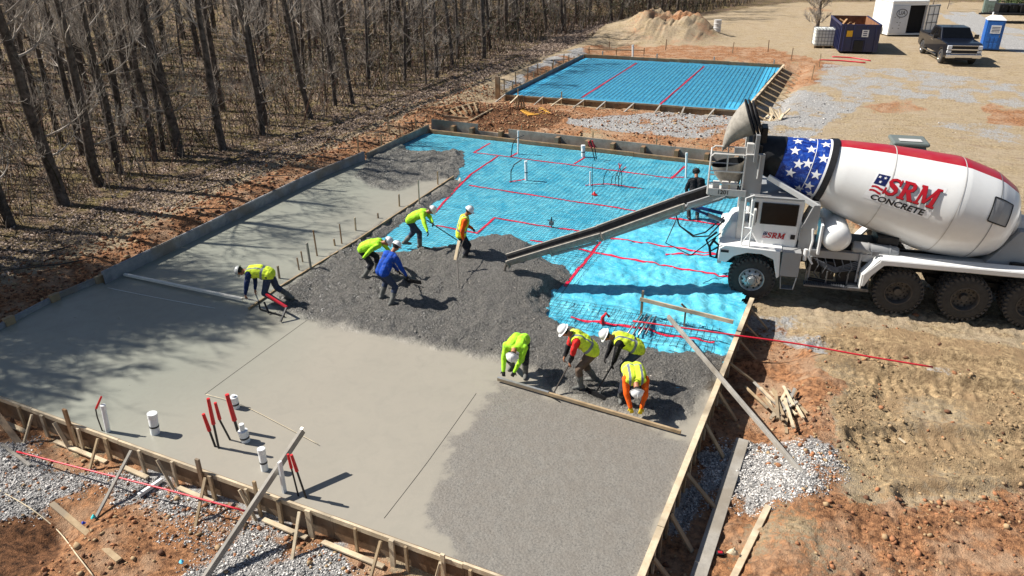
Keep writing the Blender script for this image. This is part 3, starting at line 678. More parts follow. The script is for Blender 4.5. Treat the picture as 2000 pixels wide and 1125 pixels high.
# far form: low inner board, taller grey panels behind, spacer blocks between
fa, fb = P2(840,254,0), P2(1500,330,0)
fb = (-1.86, 29.92)
ff = run_form('formwork', [(-18.25,29.93), fb], (0,1), 0.0, .24, W_tan, W_brown, 'double form boards across the far end of the slab, tall grey panels behind', board=3.4, top_w=.05, top_h=.06)
def farpanel(xa, xb, zt):
    n = max(1, round((xb-xa)/2.4))
    for i in range(n):
        a = xa+(xb-xa)*i/n+.006; b = xa+(xb-xa)*(i+1)/n-.006
        MB().bb(a,b,30.30,30.33,-.35,zt+random.uniform(-.012,.012)).build('panel', W_grey, ff)
        MB().bb(a,b,30.333,30.375,zt-.09,zt-.01).build('top_rail', W_tan, ff)
q = lambda pxx,pyy: P(pxx,pyy,.3).x
farpanel(q(836,240), q(928,250), .42); farpanel(q(928,250), q(992,254), .12); farpanel(q(992,254), -1.9, .34)
for pxx in (868,905,963,1075,1135,1185,1245,1312,1372,1430,1480):
    p = P(pxx, 254+(pxx-840)*.1125+8, 0.)
    MB().bb(p.x-.08,p.x+.08,30.0,30.296,-.30,.26).build('spacer_block', W_brown, ff)
for pxx in (1010,1150,1275,1440): 
    p = P(pxx, 254+(pxx-840)*.1125, 0.); member(ff,'stake',(p.x,30.42,-.3),(p.x,30.42,.45+random.random()*.2),.05,.04,W_tan)
# inner strip form with its pegs
sf = empty('strip_form', (0,0,0), 0, 'thin dirty form strip dividing the smooth slab bay from the fresh rough concrete', 'formwork')
for a,b in zip(STRIP[:-1],STRIP[1:]):
    n = max(1,round((b-a).length/3)); 
    for i in range(n):
        p_, q_ = a.lerp(b,i/n), a.lerp(b,(i+1)/n); p_.z=q_.z=-.035; MB().beam(p_,q_,.045,.15).build('board', W_tan, sf)
for tx,ty,bx,by,w_,m_ in ((856,335,855,362,.05,W_tan),(818,352,819,400,.04,W_new),(782,380,780,405,.05,W_tan),(696,425,695,452,.05,W_new),(738,417,739,428,.05,W_brown),(663,438,668,478,.03,W_brown),(653,467,655,482,.05,W_tan),(543,520,546,546,.06,W_tan),(599,475,608,528,.07,W_grey),(612,451,620,502,.035,W_brown),(577,492,592,514,.03,W_brown),(576,505,585,530,.03,W_brown)):
    b = P(bx,by,-.05); t0 = b.copy()
    zz = .05
    for zz in np.arange(.05,1.6,.02):
        c_ = RW.T @ np.array([b.x,b.y,b.z+zz-H]); 
        if CY+F*c_[1]/c_[2] <= ty: break
    member(sf,'stake',(b.x,b.y,-.15),(b.x+.03*random.uniform(-1,1),b.y,b.z+zz),w_,.035,m_)
# ---- far formwork
qa,qb,qc,qd = P2(985,183,.08), P2(1452,216,.05), P2(1529,127,.05), P2(1140,106,.08)
f2 = run_form('formwork', [qa,qb], (0.05,-1), .06, .50, W_tan, W_brown, 'near side of the far formwork, brown boards with leaning pine braces facing the orange clay', board=3.2, jit=.02)
f2b = run_form('formwork', [qb,qc], (1,.03), .06, .95, W_new, W_brown, 'right side of the far formwork, dark boards held by a row of long thin kickers', board=3.2, jit=.02, top_w=.12, cap_flat=True)
f2c = run_form('formwork', [qd,qc], (0,1), .08, .45, W_tan, W_brown, 'back side of the far formwork against the orange bank', board=3.2, jit=.02)
f2d = run_form('formwork', [qa,qd], (-1,0), .08, .45, W_tan, W_slate, 'left side of the far formwork next to the wood, edged with pale gravel', board=3.2, jit=.02)
def lerp2(a,b,t): return Vector((a[0]+(b[0]-a[0])*t,a[1]+(b[1]-a[1])*t,0))
for pxx,kind in ((988,1),(1010,0),(1016,3),(1068,1),(1107,2),(1152,1),(1195,1),(1250,1),(1300,1),(1345,1),(1400,1),(1440,1)):
    t = (pxx-985)/(1452-985); c_ = lerp2(qa,qb,t); 
    member(f2,'stake',(c_.x,c_.y-.1,-.4),(c_.x,c_.y-.1,.10 if kind < 2 else .42),.06,.05,W_tan)
    if kind: member(f2,'brace',(c_.x+.05,c_.y-.13,.08),(c_.x-.1+random.uniform(-.3,.15),c_.y-.95,-.3),.085,.05,W_grey if kind == 1 else W_new)
for i in range(22):
    c_ = lerp2(qb,qc,(i+.4)/22)
    member(f2b,'stake',(c_.x+.16,c_.y,-.5),(c_.x+.16,c_.y,.03),.08,.04,W_tan)
    if i%2 == 0: member(f2b,'brace',(c_.x+.18,c_.y,.02),(c_.x+1.35,c_.y-.25,-.42),.075,.045,W_tan)
for i in range(14):
    c_ = lerp2(qd,qc,(i+.4)/14); member(f2c,'stake',(c_.x,c_.y+.1,-.3),(c_.x,c_.y+.1,.10+(.25 if i%4==1 else 0)),.12,.06,W_grey)
for i in range(13):
    c_ = lerp2(qa,qd,(i+.3)/13); member(f2d,'stake',(c_.x-.1,c_.y,-.3),(c_.x-.1,c_.y,.22+(.25 if i%3==1 else 0)),.07,.05,W_tan)
p = Vector((qa[0]-.35,qa[1]-.1,0)); MB().box((p.x,p.y,.35),(.28,.10,1.3)).build('form_post', W_brown, None, bevel=.01); tag(bpy.data.objects['form_post'],'thick brown upright plank at the near left corner of the far formwork','post')
# raised rail behind the far formwork
rr_ = empty('batter_board', (0,0,0),0,'thin rail nailed across pegs behind the far formwork on the orange bank','batter board')
a = P(1148,96,.25); b = P(1260,98,.25); MB().beam(a,b,.1,.05).build('rail',W_tan,rr_)
for t in (.02,.5,.98): c_ = a.lerp(b,t); member(rr_,'stake',(c_.x,c_.y+.06,-.2),(c_.x,c_.y+.06,.4),.06,.05,W_tan)
# ================================================================ THE WOOD
def bark(name, a, b, sc=5):
    k = NT(name); n = k.noise(sc,5,.65); g = k.noise(24,3,.6); k.col(k.mix(k.ramp(n,[(.35,0),(.68,1)]), a, b)); k.rough(.95); k.b.inputs['Specular IOR Level'].default_value = .1; k.bump(g,.7,.03); return k.m
B_dark = bark('bark_dark', srgb(62,56,52), srgb(118,108,100)); B_grey = bark('bark_grey', srgb(60,56,52), srgb(108,100,94)); B_twig = bark('twig_bark', srgb(112,102,94), srgb(204,194,182),1.5)
def branch_mb(mb, p, d, L, r, level, rg, nside):
    n = 5 if level < 2 else 3
    pts = [p.copy()]; q = p.copy(); dd = d.copy()
    for i in range(n):
        w_ = .22 if level else .05
        dd = (dd + Vector((rg.uniform(-1,1),rg.uniform(-1,1),rg.uniform(-.6,1)))*w_ + Vector((0,0,.10 if level else 0))).normalized()
        q = q + dd*L/n; pts.append(q.copy())
    rs = [max(.003, r*(1-.82*i/n)) for i in range(n+1)]
    mb.tube(pts, rs, nside, cap=False)
    return pts, rs
def make_tree(seed, hgt, r0, first=.30, nb=20, dens=1., spread=1., tw=1.):
    rg = random.Random(seed); root = empty('bare_tree')
    tr = MB(); n = 9; pts = []; lean = Vector((rg.uniform(-.07,.07), rg.uniform(-.07,.07), 0)); q = Vector((0,0,-.25)); 
    for i in range(n+1):
        pts.append(q.copy()); q = q + Vector((lean.x+rg.uniform(-.07,.07), lean.y+rg.uniform(-.07,.07), 1))*hgt/n
    rs = [r0*(1.45 if i == 0 else (1-.66*(i/n)**1.2)) for i in range(n+1)]
    pts.insert(1, pts[0].lerp(pts[1], .28)); rs.insert(1, r0*1.04)
    tr.tube(pts, rs, 8, cap=False); tr.build('trunk', B_dark if seed%2 else B_grey, root, smooth='all')
    cr = MB()
    for b in range(nb):
        t = first + (1-first)*(b/nb)**.9 if b > nb*.18 else rg.uniform(.12,first)
        low = b <= nb*.18
        f = t*n; i = min(n-1,int(f)); base = pts[i+1].lerp(pts[min(i+2,n+1)], f-i) if i+2 <= n+1 else pts[-1]
        rr_ = r0*(1-.85*t)
        a = rg.random()*6.283; up = rg.uniform(.05,.8)*(.4+t) if not low else rg.uniform(-.1,.35)
        d = Vector((math.cos(a),math.sin(a),up)).normalized(); L = spread*hgt*(.30-.16*t)*rg.uniform(.6,1.15)*(.55 if low else 1)
        p1, r1 = branch_mb(cr, base, d, L, rr_*rg.uniform(.28,.5)*(.6 if low else 1), 1, rg, 5)
        for c in range(int(7*dens)):
            j = rg.randint(1,len(p1)-1); a2 = Vector((rg.uniform(-1,1),rg.uniform(-1,1),rg.uniform(-.3,1))).normalized()
            d2 = (a2+(p1[j]-p1[j-1]).normalized()*1.1).normalized()
            p2, r2 = branch_mb(cr, p1[j], d2, L*rg.uniform(.3,.6), max(.009*tw,r1[j]*.6), 2, rg, 3)
            for e in range(int(4*dens)):
                j2 = rg.randint(1,len(p2)-1); a3 = Vector((rg.uniform(-1,1),rg.uniform(-1,1),rg.uniform(-.4,1))).normalized()
                d3 = (a3+(p2[j2]-p2[j2-1]).normalized()).normalized()
                branch_mb(cr, p2[j2], d3, L*rg.uniform(.14,.36), .009*tw, 3, rg, 3)
    cr.build('crown', B_twig, root, smooth='all', recalc=False)
    return root
protos = [make_tree(11,9.8,.175,.30,24,1.2), make_tree(12,9.2,.14,.26,22,1.2), make_tree(13,10.4,.205,.32,24,1.2), make_tree(14,8.4,.11,.22,18), make_tree(15,9.6,.15,.34,22,1.1), make_tree(16,7.4,.07,.2,16), make_tree(17,9,.135,.28,18), make_tree(18,6,.05,.15,14)]
USED = set()
def plant(pi, x, y, s=1., rz=None, label=None, group=None, lean=0):
    src = protos[pi]
    o = src if pi not in USED else copy_tree(src)
    USED.add(pi)
    o.location = (x, y, float(ground_z(np.array([x]),np.array([y]),False)[0])); o.rotation_euler = (random.uniform(-.03,.03), lean, random.random()*6.28 if rz is None else rz); o.scale = (s,s,s*random.uniform(.94,1.06))
    tag(o, label, 'tree', group); return o
ORD = ['first','second','third','fourth','fifth','sixth','seventh','eighth','ninth','tenth','eleventh','twelfth','thirteenth','fourteenth','fifteenth','sixteenth','seventeenth','eighteenth','nineteenth','twentieth']
edge = [(22,440,1,1.1),(125,398,2,1.08),(235,336,1,1.),(302,314,4,.9),(350,304,2,1.1),(436,292,0,1.0),(512,262,0,.92),(608,231,4,.98),(655,210,1,.8),(690,207,3,1.),(722,176,1,.8),(790,160,3,.9),(832,168,7,1.2),(852,155,0,.85),(884,132,4,.95),(944,118,2,.85),(1012,80,1,1.),(1068,62,4,1.),(1124,50,1,.9),(1194,45,6,1.1)]
used_xy = []
for i,(a,b,pi,s) in enumerate(edge):
    p = P(a,b,-.05); used_xy.append((p.x,p.y))
    plant(pi, p.x, p.y, s, None, 'bare tree on the front edge of the wood, %s from the left of the photo'%ORD[i], 'front row of bare trees')
random.seed(21)
cnt = 0; tries = 0
while cnt < 262 and tries < 20000:
    tries += 1
    y = random.uniform(8,100); x = -25.5 - random.random()**1.35*34
    if y > 60: x += (y-60)*.32
    # keep to what the frame can see
    c_ = RW.T @ np.array([x,y,2-H]); 
    if c_[2] < 1: continue
    u = CX+F*c_[0]/c_[2]
    if u < -330 or u > 1500: continue
    if min((x-a)**2+(y-b)**2 for a,b in used_xy) < 1.25**2: continue
    used_xy.append((x,y)); pi = random.choice([0,1,1,2,3,3,4,5,5,6,6,7])
    plant(pi, x, y, random.uniform(.85,1.15), None, 'leafless tree standing deeper in the crowded brown wood left of the slabs', 'bare trees inside the wood'); cnt += 1
for i,(x,y,pi,s) in enumerate(((-24.5,10.6,2,1.1),(-25.4,8.2,0,1.2),(-27.5,11.2,1,1.3),(-26.2,9.3,4,1.25),(-29,10.5,0,1.4),(-24.8,6.6,1,1.2),(-30.5,8.2,2,1.4),(-26.8,7.0,4,1.25),(-28.2,8.9,1,1.4),(-25.6,9.9,5,1.5),(-27.,8.2,3,1.3),(-24.9,9.1,6,1.2))):
    plant(pi, x, y, s, None, 'bare tree standing just left of the photo whose branches shade the near slab corner', 'bare trees left of the photo')
protos.append(make_tree(31,9.5,.2,.2,34,1.9,1.15,1.7)); protos.append(None)
for i,(x,y,s) in enumerate(((-25.2,8.9,1.2),(-26.4,10.3,1.3),(-25.6,7.3,1.15),(-27.6,9.4,1.4),(-24.7,10.,1.05),(-28.4,7.9,1.4))):
    plant(8, x, y, s, None, 'dense twiggy tree standing just left of the photo whose crown shades the near slab corner', 'dense bare trees left of the photo')
# beyond: the rest of the wood as one mass
Vs = []; Fs = []; n0 = 0
srcs = []
for pi in (1,3,6):
    tm = protos[pi]
    vs = []; fs = []; off = 0
    rg = random.Random(pi); mb = MB(); mb.tube([Vector((0,0,-.3)),Vector((.1,0,5)),Vector((0,.1,10)),Vector((.1,.1,14))],[.2,.15,.1,.02],5,False)
    for b in range(46):
        t = rg.uniform(.1,1); a = rg.random()*6.28; d = Vector((math.cos(a),math.sin(a),rg.uniform(.1,1.2))).normalized(); L = rg.uniform(1,3.2)
        p = Vector((0,0,14*t)); m_ = p+d*L*.5+Vector((0,0,.1)); mb.tube([p,m_,p+d*L+Vector((rg.uniform(-.3,.3),rg.uniform(-.3,.3),.5))],[.035,.025,.01],3,False)
    srcs.append((np.array(mb.v), np.array([list(f)+[f[-1]]*(4-len(f)) for f in mb.f])))
rg2 = np.random.default_rng(9)
pts_far = []
for _ in range(12000):
    y = rg2.uniform(20,330); x = rg2.uniform(-200,40)
    if y < 96 and x > -40-max(0,30-y): continue
    if x > -8 and y < 125: continue
    if len(pts_far) > 1700: break
    pts_far.append((x,y))
for x,y in pts_far:
    v, f = srcs[rg2.integers(3)]; a = rg2.random()*6.28; s = rg2.uniform(.8,1.2); ca,sa = math.cos(a)*s, math.sin(a)*s
    w_ = np.stack([v[:,0]*ca-v[:,1]*sa+x, v[:,0]*sa+v[:,1]*ca+y, v[:,2]*s+.3],1); Vs.append(w_); Fs.append(f+n0); n0 += len(v)
o = arr_mesh('distant_wood', np.concatenate(Vs), np.concatenate(Fs), B_grey); tag(o, kind='stuff')
# undergrowth: thin stems and twigs
def brush(n, seed):
    g = np.random.default_rng(seed)
    x = -24.3 - g.exponential(14,n); y = g.uniform(8,95,n); x = x + np.clip(y-60,0,100)*.32
    h = g.uniform(.4,2.6,n)*g.choice([1,1,.5],n); z = ground_z(x,y,False); lx = g.normal(0,.42,(n,2)); r = g.uniform(.006,.017,n)*(1+np.hypot(x,y)/80)
    base = np.stack([x,y,z],1); mid = base+np.stack([lx[:,0]*h*.4,lx[:,1]*h*.4,h*.55],1); top = base+np.stack([lx[:,0]*h*1.1,lx[:,1]*h*1.1,h],1)
    rows = []
    for c, rr_ in ((base,r),(mid,r*.7),(top,r*.3)):
        for k_ in range(3):
            a = k_*2.0944; rows.append(c+np.stack([np.cos(a)*rr_,np.sin(a)*rr_,0*rr_],1))
    V = np.stack(rows,1).reshape(-1,3); base_i = np.arange(n)[:,None,None]*9
    f = np.array([[s*3+k_, s*3+(k_+1)%3, s*3+3+(k_+1)%3, s*3+3+k_] for s in (0,1) for k_ in range(3)])
    return V, (f[None]+base_i).reshape(-1,4)
V, f = brush(9000, 3)
B_b = [bark('brush_grey', srgb(84,76,70), srgb(158,148,138),1), bark('brush_red', srgb(74,54,46), srgb(118,90,78),1), bark('brush_olive', srgb(52,52,34), srgb(96,92,62),1)]
o = arr_mesh('undergrowth', V, f, B_b, mi=np.repeat(rg2.choice(3,9000,p=[.5,.25,.25]),6)); tag(o, kind='stuff')
# clinging dry leaves on the understory
n = 26000; g = np.random.default_rng(4)
cxs = -25 - g.exponential(12,1500); cys = g.uniform(9,90,1500); cxs += np.clip(cys-60,0,99)*.32; ch = g.uniform(.4,3,1500); ci = g.integers(0,1500,n)
x = cxs[ci]+g.normal(0,.7,n); y = cys[ci]+g.normal(0,.7,n); z = ch[ci]*.7+g.normal(0,.6,n); z = np.clip(z,.1,6)+ground_z(x,y,False)
s = g.uniform(.025,.055,n)*(1+np.hypot(x,y)/70); A = g.normal(0,1,(n,3)); A /= np.linalg.norm(A,axis=1)[:,None]; B = np.cross(A,g.normal(0,1,(n,3))); B /= np.linalg.norm(B,axis=1)[:,None]
c = np.stack([x,y,z],1); V = np.stack([c-A*s[:,None],c-B*s[:,None]*.6,c+A*s[:,None],c+B*s[:,None]*.6],1).reshape(-1,3)
mL = [simple('dry_leaf_tan', srgb(120,104,80), .8, var=.25), simple('dry_leaf_olive', srgb(70,70,44), .8, var=.25), simple('dry_leaf_rust', srgb(94,66,52), .8, var=.25)]
o = arr_mesh('understory_leaves', V, np.arange(4*n).reshape(n,4), mL, mi=np.array([0,1,2,1])[ci%4]); tag(o, kind='stuff')
# ================================================================ CONCRETE MIXER TRUCK (front discharge, nose towards -s)
TO = Vector((-1.83, 18.87, -.31)); TA = R(9.83)
_tx = Vector((math.cos(TA), math.sin(TA), 0)); _tn = Vector((-math.sin(TA), math.cos(TA), 0))
def T(pxx, pyy, n=0.):
    """survey a truck feature: photo point on the vertical plane n metres in from the near tyres -> (s, n, z) in the truck frame"""
    d = RW @ np.array([pxx-CX, pyy-CY, F]); d = Vector(d); o = Vector((0,0,H)); b = TO+_tn*n
    t = (b-o).dot(_tn)/d.dot(_tn); p = o+d*t-TO
    return Vector((p.dot(_tx), n, p.z))
truck = empty('mixer_truck', TO, TA, 'white concrete mixer truck with starred blue and white drum, pouring through its long chute', 'mixer truck')
def paint(name, c, rough=.35, dirt=.3, dcol=srgb(150,132,108), metal=0):
    k = NT(name); n = k.noise(1.6,6,.7); m = k.noise(12,5,.7)
    f = k.math('MULTIPLY', k.ramp(n,[(.42,0),(.75,1)]), k.ramp(m,[(.3,.3),(.7,1)])); f = k.math('MULTIPLY', f, dirt)
    k.col(k.mix(f, c, dcol)); k.rough(k.math('ADD', k.math('MULTIPLY', f, .8), rough)); k.b.inputs['Metallic'].default_value = metal
    k.b.inputs['Coat Weight'].default_value = .25; k.bump(m,.06,.004); return k.m
M_white = paint('white_paint', srgb(236,236,234), .3, .13); M_whiteD = paint('white_paint_grimy', srgb(206,204,200), .45, .7)
M_red = paint('red_paint', srgb(176,22,42)); M_blk = simple('black_steel', srgb(36,36,38), .5, .4, var=.4); M_gun = simple('grey_steel', srgb(112,114,118), .5, .5, var=.35)
M_gry = paint('grey_paint', srgb(150,152,154), .45, .5); M_rub = simple('tyre_rubber', srgb(58,56,54), .85, var=.3, scale=9, bump=.2); M_mudr = simple('tyre_dusty', srgb(74,71,68), .95, var=.35, scale=5)
M_glass = simple('dark_glass', srgb(12,13,15), .15, var=.2, spec=.3)
M_rim = simple('steel_rim', srgb(176,176,176), .4, .6, var=.35, scale=14); M_rimd = simple('dirty_rim', srgb(84,80,76), .6, .3, var=.35, scale=10)
M_blue = simple('blue_hydraulic', srgb(28,52,110), .4, .2, var=.2); M_logor = simple('logo_red', srgb(184,24,38), .4, var=.05); M_logob = simple('logo_black', srgb(24,24,28), .4, var=.05)
M_navy = simple('logo_navy', srgb(22,32,84), .4, var=.05); M_wht = simple('decal_white', srgb(238,238,238), .4, var=.03); M_cake = simple('caked_cement', srgb(150,144,134), .9, var=.25, scale=8, bump=.4, bs=30)
k = NT('drum_blue'); n = k.noise(3.2,6,.72,dist=1.5); n2 = k.noise(9,4,.7,dist=3)
k.col(k.mix(k.ramp(n2,[(.60,0),(.66,.55),(.70,0)]), k.mix(k.ramp(n,[(.40,0),(.66,1)]), srgb(16,36,110), srgb(36,84,186)), srgb(150,175,225))); k.rough(.35); M_dblue = k.m
# --- tyres and rims
def wheel(s, n0, wdt, Rr=.585, dish=False, name='wheel', rot=0.):
    root = bpy.data.objects.new(name, None); COL.objects.link(root); root.parent = truck
    root.location = (s, n0+wdt/2, Rr); root.rotation_euler = (0,0,rot)
    h = wdt/2; ri = .31
    t = MB(); prof = [(-h+.02,ri),(-h,.38),(-h,.48),(-h+.03,.55),(-h+.07,.572),(h-.07,.572),(h-.03,.55),(h,.48),(h,.38),(h-.02,ri)]
    t.mat(0).lathe((0,0,0),(0,1,0),prof,40,False)
    t.mat(1)
    for i in range(30):
        for sgn in (-1,1):
            a = 2*math.pi*(i+(.25 if sgn > 0 else 0))/30
            M = Matrix.Rotation(-a,3,'Y'); c = M @ Vector((.575,0,0))+Vector((0,sgn*h*.52,0))
            mm = M @ Matrix.Rotation(sgn*.45,3,'X')
            t.box(c,(.036,h*.86,.062),M=mm)
            c = M @ Vector((.545,0,0))+Vector((0,sgn*(h-.012),0)); t.box(c,(.07,.028,.05),M=M)
    t.build('tyre',[M_rub,M_mudr],root,smooth=True)
    r = MB(); m0, m1 = (M_rimd,M_blk) if dish else (M_rim,M_blk)
    if dish: pr = [(-h+.005,.325),(-h,.305),(-h+.03,.285),(-h+.15,.27),(-h+.17,.12),(-h+.17,.001)]
    else: pr = [(-h+.005,.325),(-h-.008,.31),(-h+.01,.285),(-h+.05,.27),(-h-.0,.21),(-h-.02,.14),(-h+.0,.13),(-h-.06,.115),(-h-.07,.09),(-h-.07,.001)]
    r.mat(0).lathe((0,0,0),(0,1,0),pr,32,False)
    hub = pr[-1][0]
    r.lathe((0,0,0),(0,1,0),[(hub-.10 if dish else hub-.02,.0),(hub-.10 if dish else hub-.02,.085),(hub+.02,.10)],16,False)
    r.mat(1)
    for i in range(10):
        a = 2*math.pi*i/10; c = Vector((math.cos(a)*.235,(-h+.155 if dish else -h+.012),math.sin(a)*.235)); r.lathe(c,(0,1,0),[(-.012,.001),(-.012,.026),(.02,.026)],10,False)
    r.mat(0)
    for i in range(10):
        a = 2*math.pi*(i+.5)/10; c = Vector((math.cos(a)*.165,(-h+.16 if dish else -h-.02),math.sin(a)*.165)); r.lathe(c,(0,1,0),[(-.03,.001),(-.03,.014),(.01,.016)],6,False)
    r.build('rim',[m0,m1],root,smooth=True)
    return root
for n_ in (0,2.05):
    w_ = wheel(-.1,n_,.42,.63,False); w_.location.z = .55
wheel(3.44,.04,.38,.565,True); wheel(3.44,2.03,.38,.565,True)
for s in (4.94,6.38):
    for n0 in (0,.33,1.84,2.17): wheel(s,n0,.29,.585,True)
# --- frame and running gear
mb = MB(); 
for n in (.84,1.60): mb.bb(-.7,9.2,n-.05,n+.05,.86,1.14)
for s in (-.6,.9,2.2,3.0,4.2,5.6,7,9): mb.bb(s-.05,s+.05,.84,1.6,.9,1.1)
mb.build('chassis',M_blk,truck,bevel=.008)
mb = MB()
for s in (-.1,3.44,4.94,6.38):
    mb = MB(); mb.tube([(s,.35,.585),(s,2.15,.585)],.09,10); mb.box((s,1.22,.6),(.42,.42,.36)); mb.build('axle',M_blk,truck,bevel=.02)
for a_,b_ in ((4.2,7.1),(-.8,.7)):
    for n in (.75,1.7): MB().bb(a_,b_,n-.05,n+.05,.68,.80).build('leaf_spring',M_blk,truck)
# mid machinery: boxes, hoses, pump
mb = MB(); mb.bb(1.25,2.9,.45,1.9,.75,1.25); mb.box((1.75,.42,.9),(.32,.3,.5)); mb.box((2.25,.5,.75),(.5,.35,.35)); mb.box((3.05,.9,1.55),(.5,.8,.6)); mb.tube([(1.3,.3,.62),(1.9,.3,.55),(2.6,.35,.6)],.05,8)
mb.box((2.5,.9,1.45),(1.4,.7,.3)); mb.build('machinery',M_blk,truck,bevel=.02)
mb = MB()
for i in range(9):
    s = 1.2+.2*i; mb.tube([(s,.35,1.3),(s+.1,.24,1.05),(s+.02,.28,.8),(s+.15,.4,.62)],.014,6)
for i in range(5): mb.tube([(1.35+.05*i,.3,1.2-.05*i),(1.9,.2,1.02-.03*i),(2.5,.3,1.25-.06*i)],.012,6)
mb.build('hose',M_gun,truck,smooth=True)
mb = MB(); mb.bb(1.2,2.75,.06,.32,.50,.54); mb.bb(2.25,2.72,.0,.36,.56,.60)
for i in range(26): mb.box((1.25+.058*i,.19,.552),(.02,.22,.02))
for i in range(4): mb.bb(1.22+.5*i,1.25+.5*i,.2,.24,.5,.9)
mb.build('running_board',M_gun,truck)
# --- front fenders
def fender(n0, n1):
    m = MB(); arch = [(.78*math.cos(a)-.1,.585+.68*math.sin(a)) for a in np.linspace(R(160),R(30),9)]
    ol = [(-1.0,1.02),(-.98,1.40),(-.80,1.47),(.52,1.43),(.60,1.36)] 
    pts = [(-1.0,1.02),(-1.0,1.36),(-.86,1.46),(.50,1.42),(.56,.72),(.50,.66),(.36,1.18),(.05,1.30),(-.30,1.30),(-.62,1.18),(-.80,.98)]
    M = Matrix(((1,0,0,0),(0,0,1,n0),(0,1,0,0),(0,0,0,1)))
    return m.prism(pts, n1-n0, M)
m = fender(-.02,.02); m.bb(-1.0,.55,.02,.60,1.40,1.445); m.box((-.98,.3,1.22),(.06,.58,.40)); m.build('fender',M_white,truck,bevel=.012)
m = fender(2.43,2.47); m.bb(-1.0,.55,1.85,2.43,1.40,1.445); m.build('fender',M_white,truck,bevel=.012)
m = MB(); m.bb(-1.02,-.92,.02,2.42,.92,1.2); m.build('bumper',M_whiteD,truck,bevel=.02)
m = MB(); m.box((-.86,-.03,1.30),(.20,.03,.06)); m.build('marker_lamp',M_blk,truck)
m = MB(); m.tube([(-1.12,.35,1.5),(-1.25,.32,1.25),(-1.2,.3,.98),(-1.05,.3,.95),(-1.0,.3,1.3),(-1.15,.3,1.42)],.035,8); m.tube([(-1.1,.5,1.6),(-1.35,.5,1.35),(-1.2,.5,1.05),(-1,.5,1.2)],.03,8); m.build('hose',M_blk,truck,smooth=True)
# side step box with recess
m = MB(); m.bb(.56,1.02,-.01,.55,.74,1.42); m.build('step_box',M_gry,truck,bevel=.015)
m = MB(); m.tube([(.60,-.02,.74),(.64,-.02,.40),(.94,-.02,.40),(.99,-.02,.74)],.02,6,False); m.bb(.62,.96,-.02,.18,.39,.42); m.build('step',M_gun,truck)
# --- cab
c0, c1 = .38, 2.12
bl = T(1482,478,c0); br = T(1554,482,c0); tr_ = T(1574,395,c0); tl = T(1468,390,c0)
zb, zt = bl.z, (tl.z+tr_.z)/2+.05
M = Matrix(((1,0,0,0),(0,0,1,c0),(0,1,0,0),(0,0,0,1)))
m = MB(); m.prism([(bl.x,zb-.05),(br.x,zb-.05),(tr_.x,zt-.06),(tr_.x-.06,zt),(tl.x+.1,zt),(tl.x,zt-.08),(tl.x+.02,zb+.45)], c1-c0, M)
m.build('cab',M_white,truck,bevel=.03)
for nn, sg in ((c0,-1),(c1,1)):
    d0, d1 = bl.x+.07, br.x-.03
    m = MB(); m.mat(0).bb(d0,d1,nn,nn+sg*.022,zb+.02,zt-.16); m.mat(1)
    w0, w1 = T(1491,396,c0), T(1552,440,c0)
    dr = m.build('door',[M_white,M_blk],truck,bevel=.008)
    m = MB(); m.bb(w0.x,w1.x+.02,nn+sg*.02,nn+sg*.032,w1.z,w0.z); m.build('window',M_glass,dr)
    m = MB(); fr = .018
    m.bb(w0.x-fr,w1.x+.02+fr,nn+sg*.022,nn+sg*.04,w1.z-fr,w1.z); m.bb(w0.x-fr,w1.x+.02+fr,nn+sg*.022,nn+sg*.04,w0.z,w0.z+fr); m.bb(w0.x-fr,w0.x,nn+sg*.022,nn+sg*.04,w1.z,w0.z); m.bb(w1.x+.02,w1.x+.02+fr,nn+sg*.022,nn+sg*.04,w1.z,w0.z); m.build('window_frame',M_blk,dr)
    m = MB(); m.bb(d1-.14,d1-.03,nn+sg*.02,nn+sg*.04,zb+.24,zb+.36); m.build('handle',M_blk,dr)
    m = MB(); m.tube([(d1+.06,nn+sg*.07,zb+.25),(d1+.07,nn+sg*.08,zb+.75)],.014,6); m.build('grab_rail',M_gun,truck)
    m = MB(); m.tube([(tl.x+.14,nn+sg*.012,zb+.62),(tl.x+.14,nn+sg*.012,zt-.12)],.05,8); m.build('quarter_window',M_glass,truck)
# windscreen, engine-less nose deck, roof lip
m = MB(); m.hexa([(tl.x-.012,c0+.1,zb+.55),(tl.x-.012,c1-.1,zb+.55),(tl.x+.03,c1-.1,zb+.55),(tl.x+.03,c0+.1,zb+.55),(tl.x-.012,c0+.1,zt-.15),(tl.x-.012,c1-.1,zt-.15),(tl.x+.03,c1-.1,zt-.15),(tl.x+.03,c0+.1,zt-.15)]); m.build('windscreen',M_glass,truck)
m = MB(); m.hexa([(-.98,.62,1.40),(-.98,1.86,1.40),(bl.x+.05,2.0,1.40),(bl.x+.05,.5,1.40),(-.74,.66,1.86),(-.74,1.82,1.86),(bl.x+.03,1.9,2.02),(bl.x+.03,.56,2.02)]); m.build('nose_deck',M_white,truck,bevel=.04)
m = MB(); m.bb(tl.x-.04,tr_.x+.02,c0-.03,c1+.03,zt-.01,zt+.04); m.build('roof_lip',M_gry,truck,bevel=.01)
# mirror frame and steps rail in front of the door
m = MB(); mx = T(1456,425,.1)
m.tube([(-.47,.12,1.46),(-.50,.12,2.72),(-.30,.34,2.74)],.022,6); m.tube([(-.28,.05,1.46),(-.25,.05,2.3),(-.50,.12,2.42)],.022,6); m.tube([(-.47,.12,1.95),(-.26,.05,1.95)],.018,6); m.tube([(-.47,.12,1.5),(-.26,.05,1.9)],.014,6)
m.build('mirror_bracket',M_white,truck,smooth=True)
m = MB(); m.box((-.24,.03,2.28),(.07,.16,.42)); m.build('mirror',M_whiteD,truck,bevel=.02)
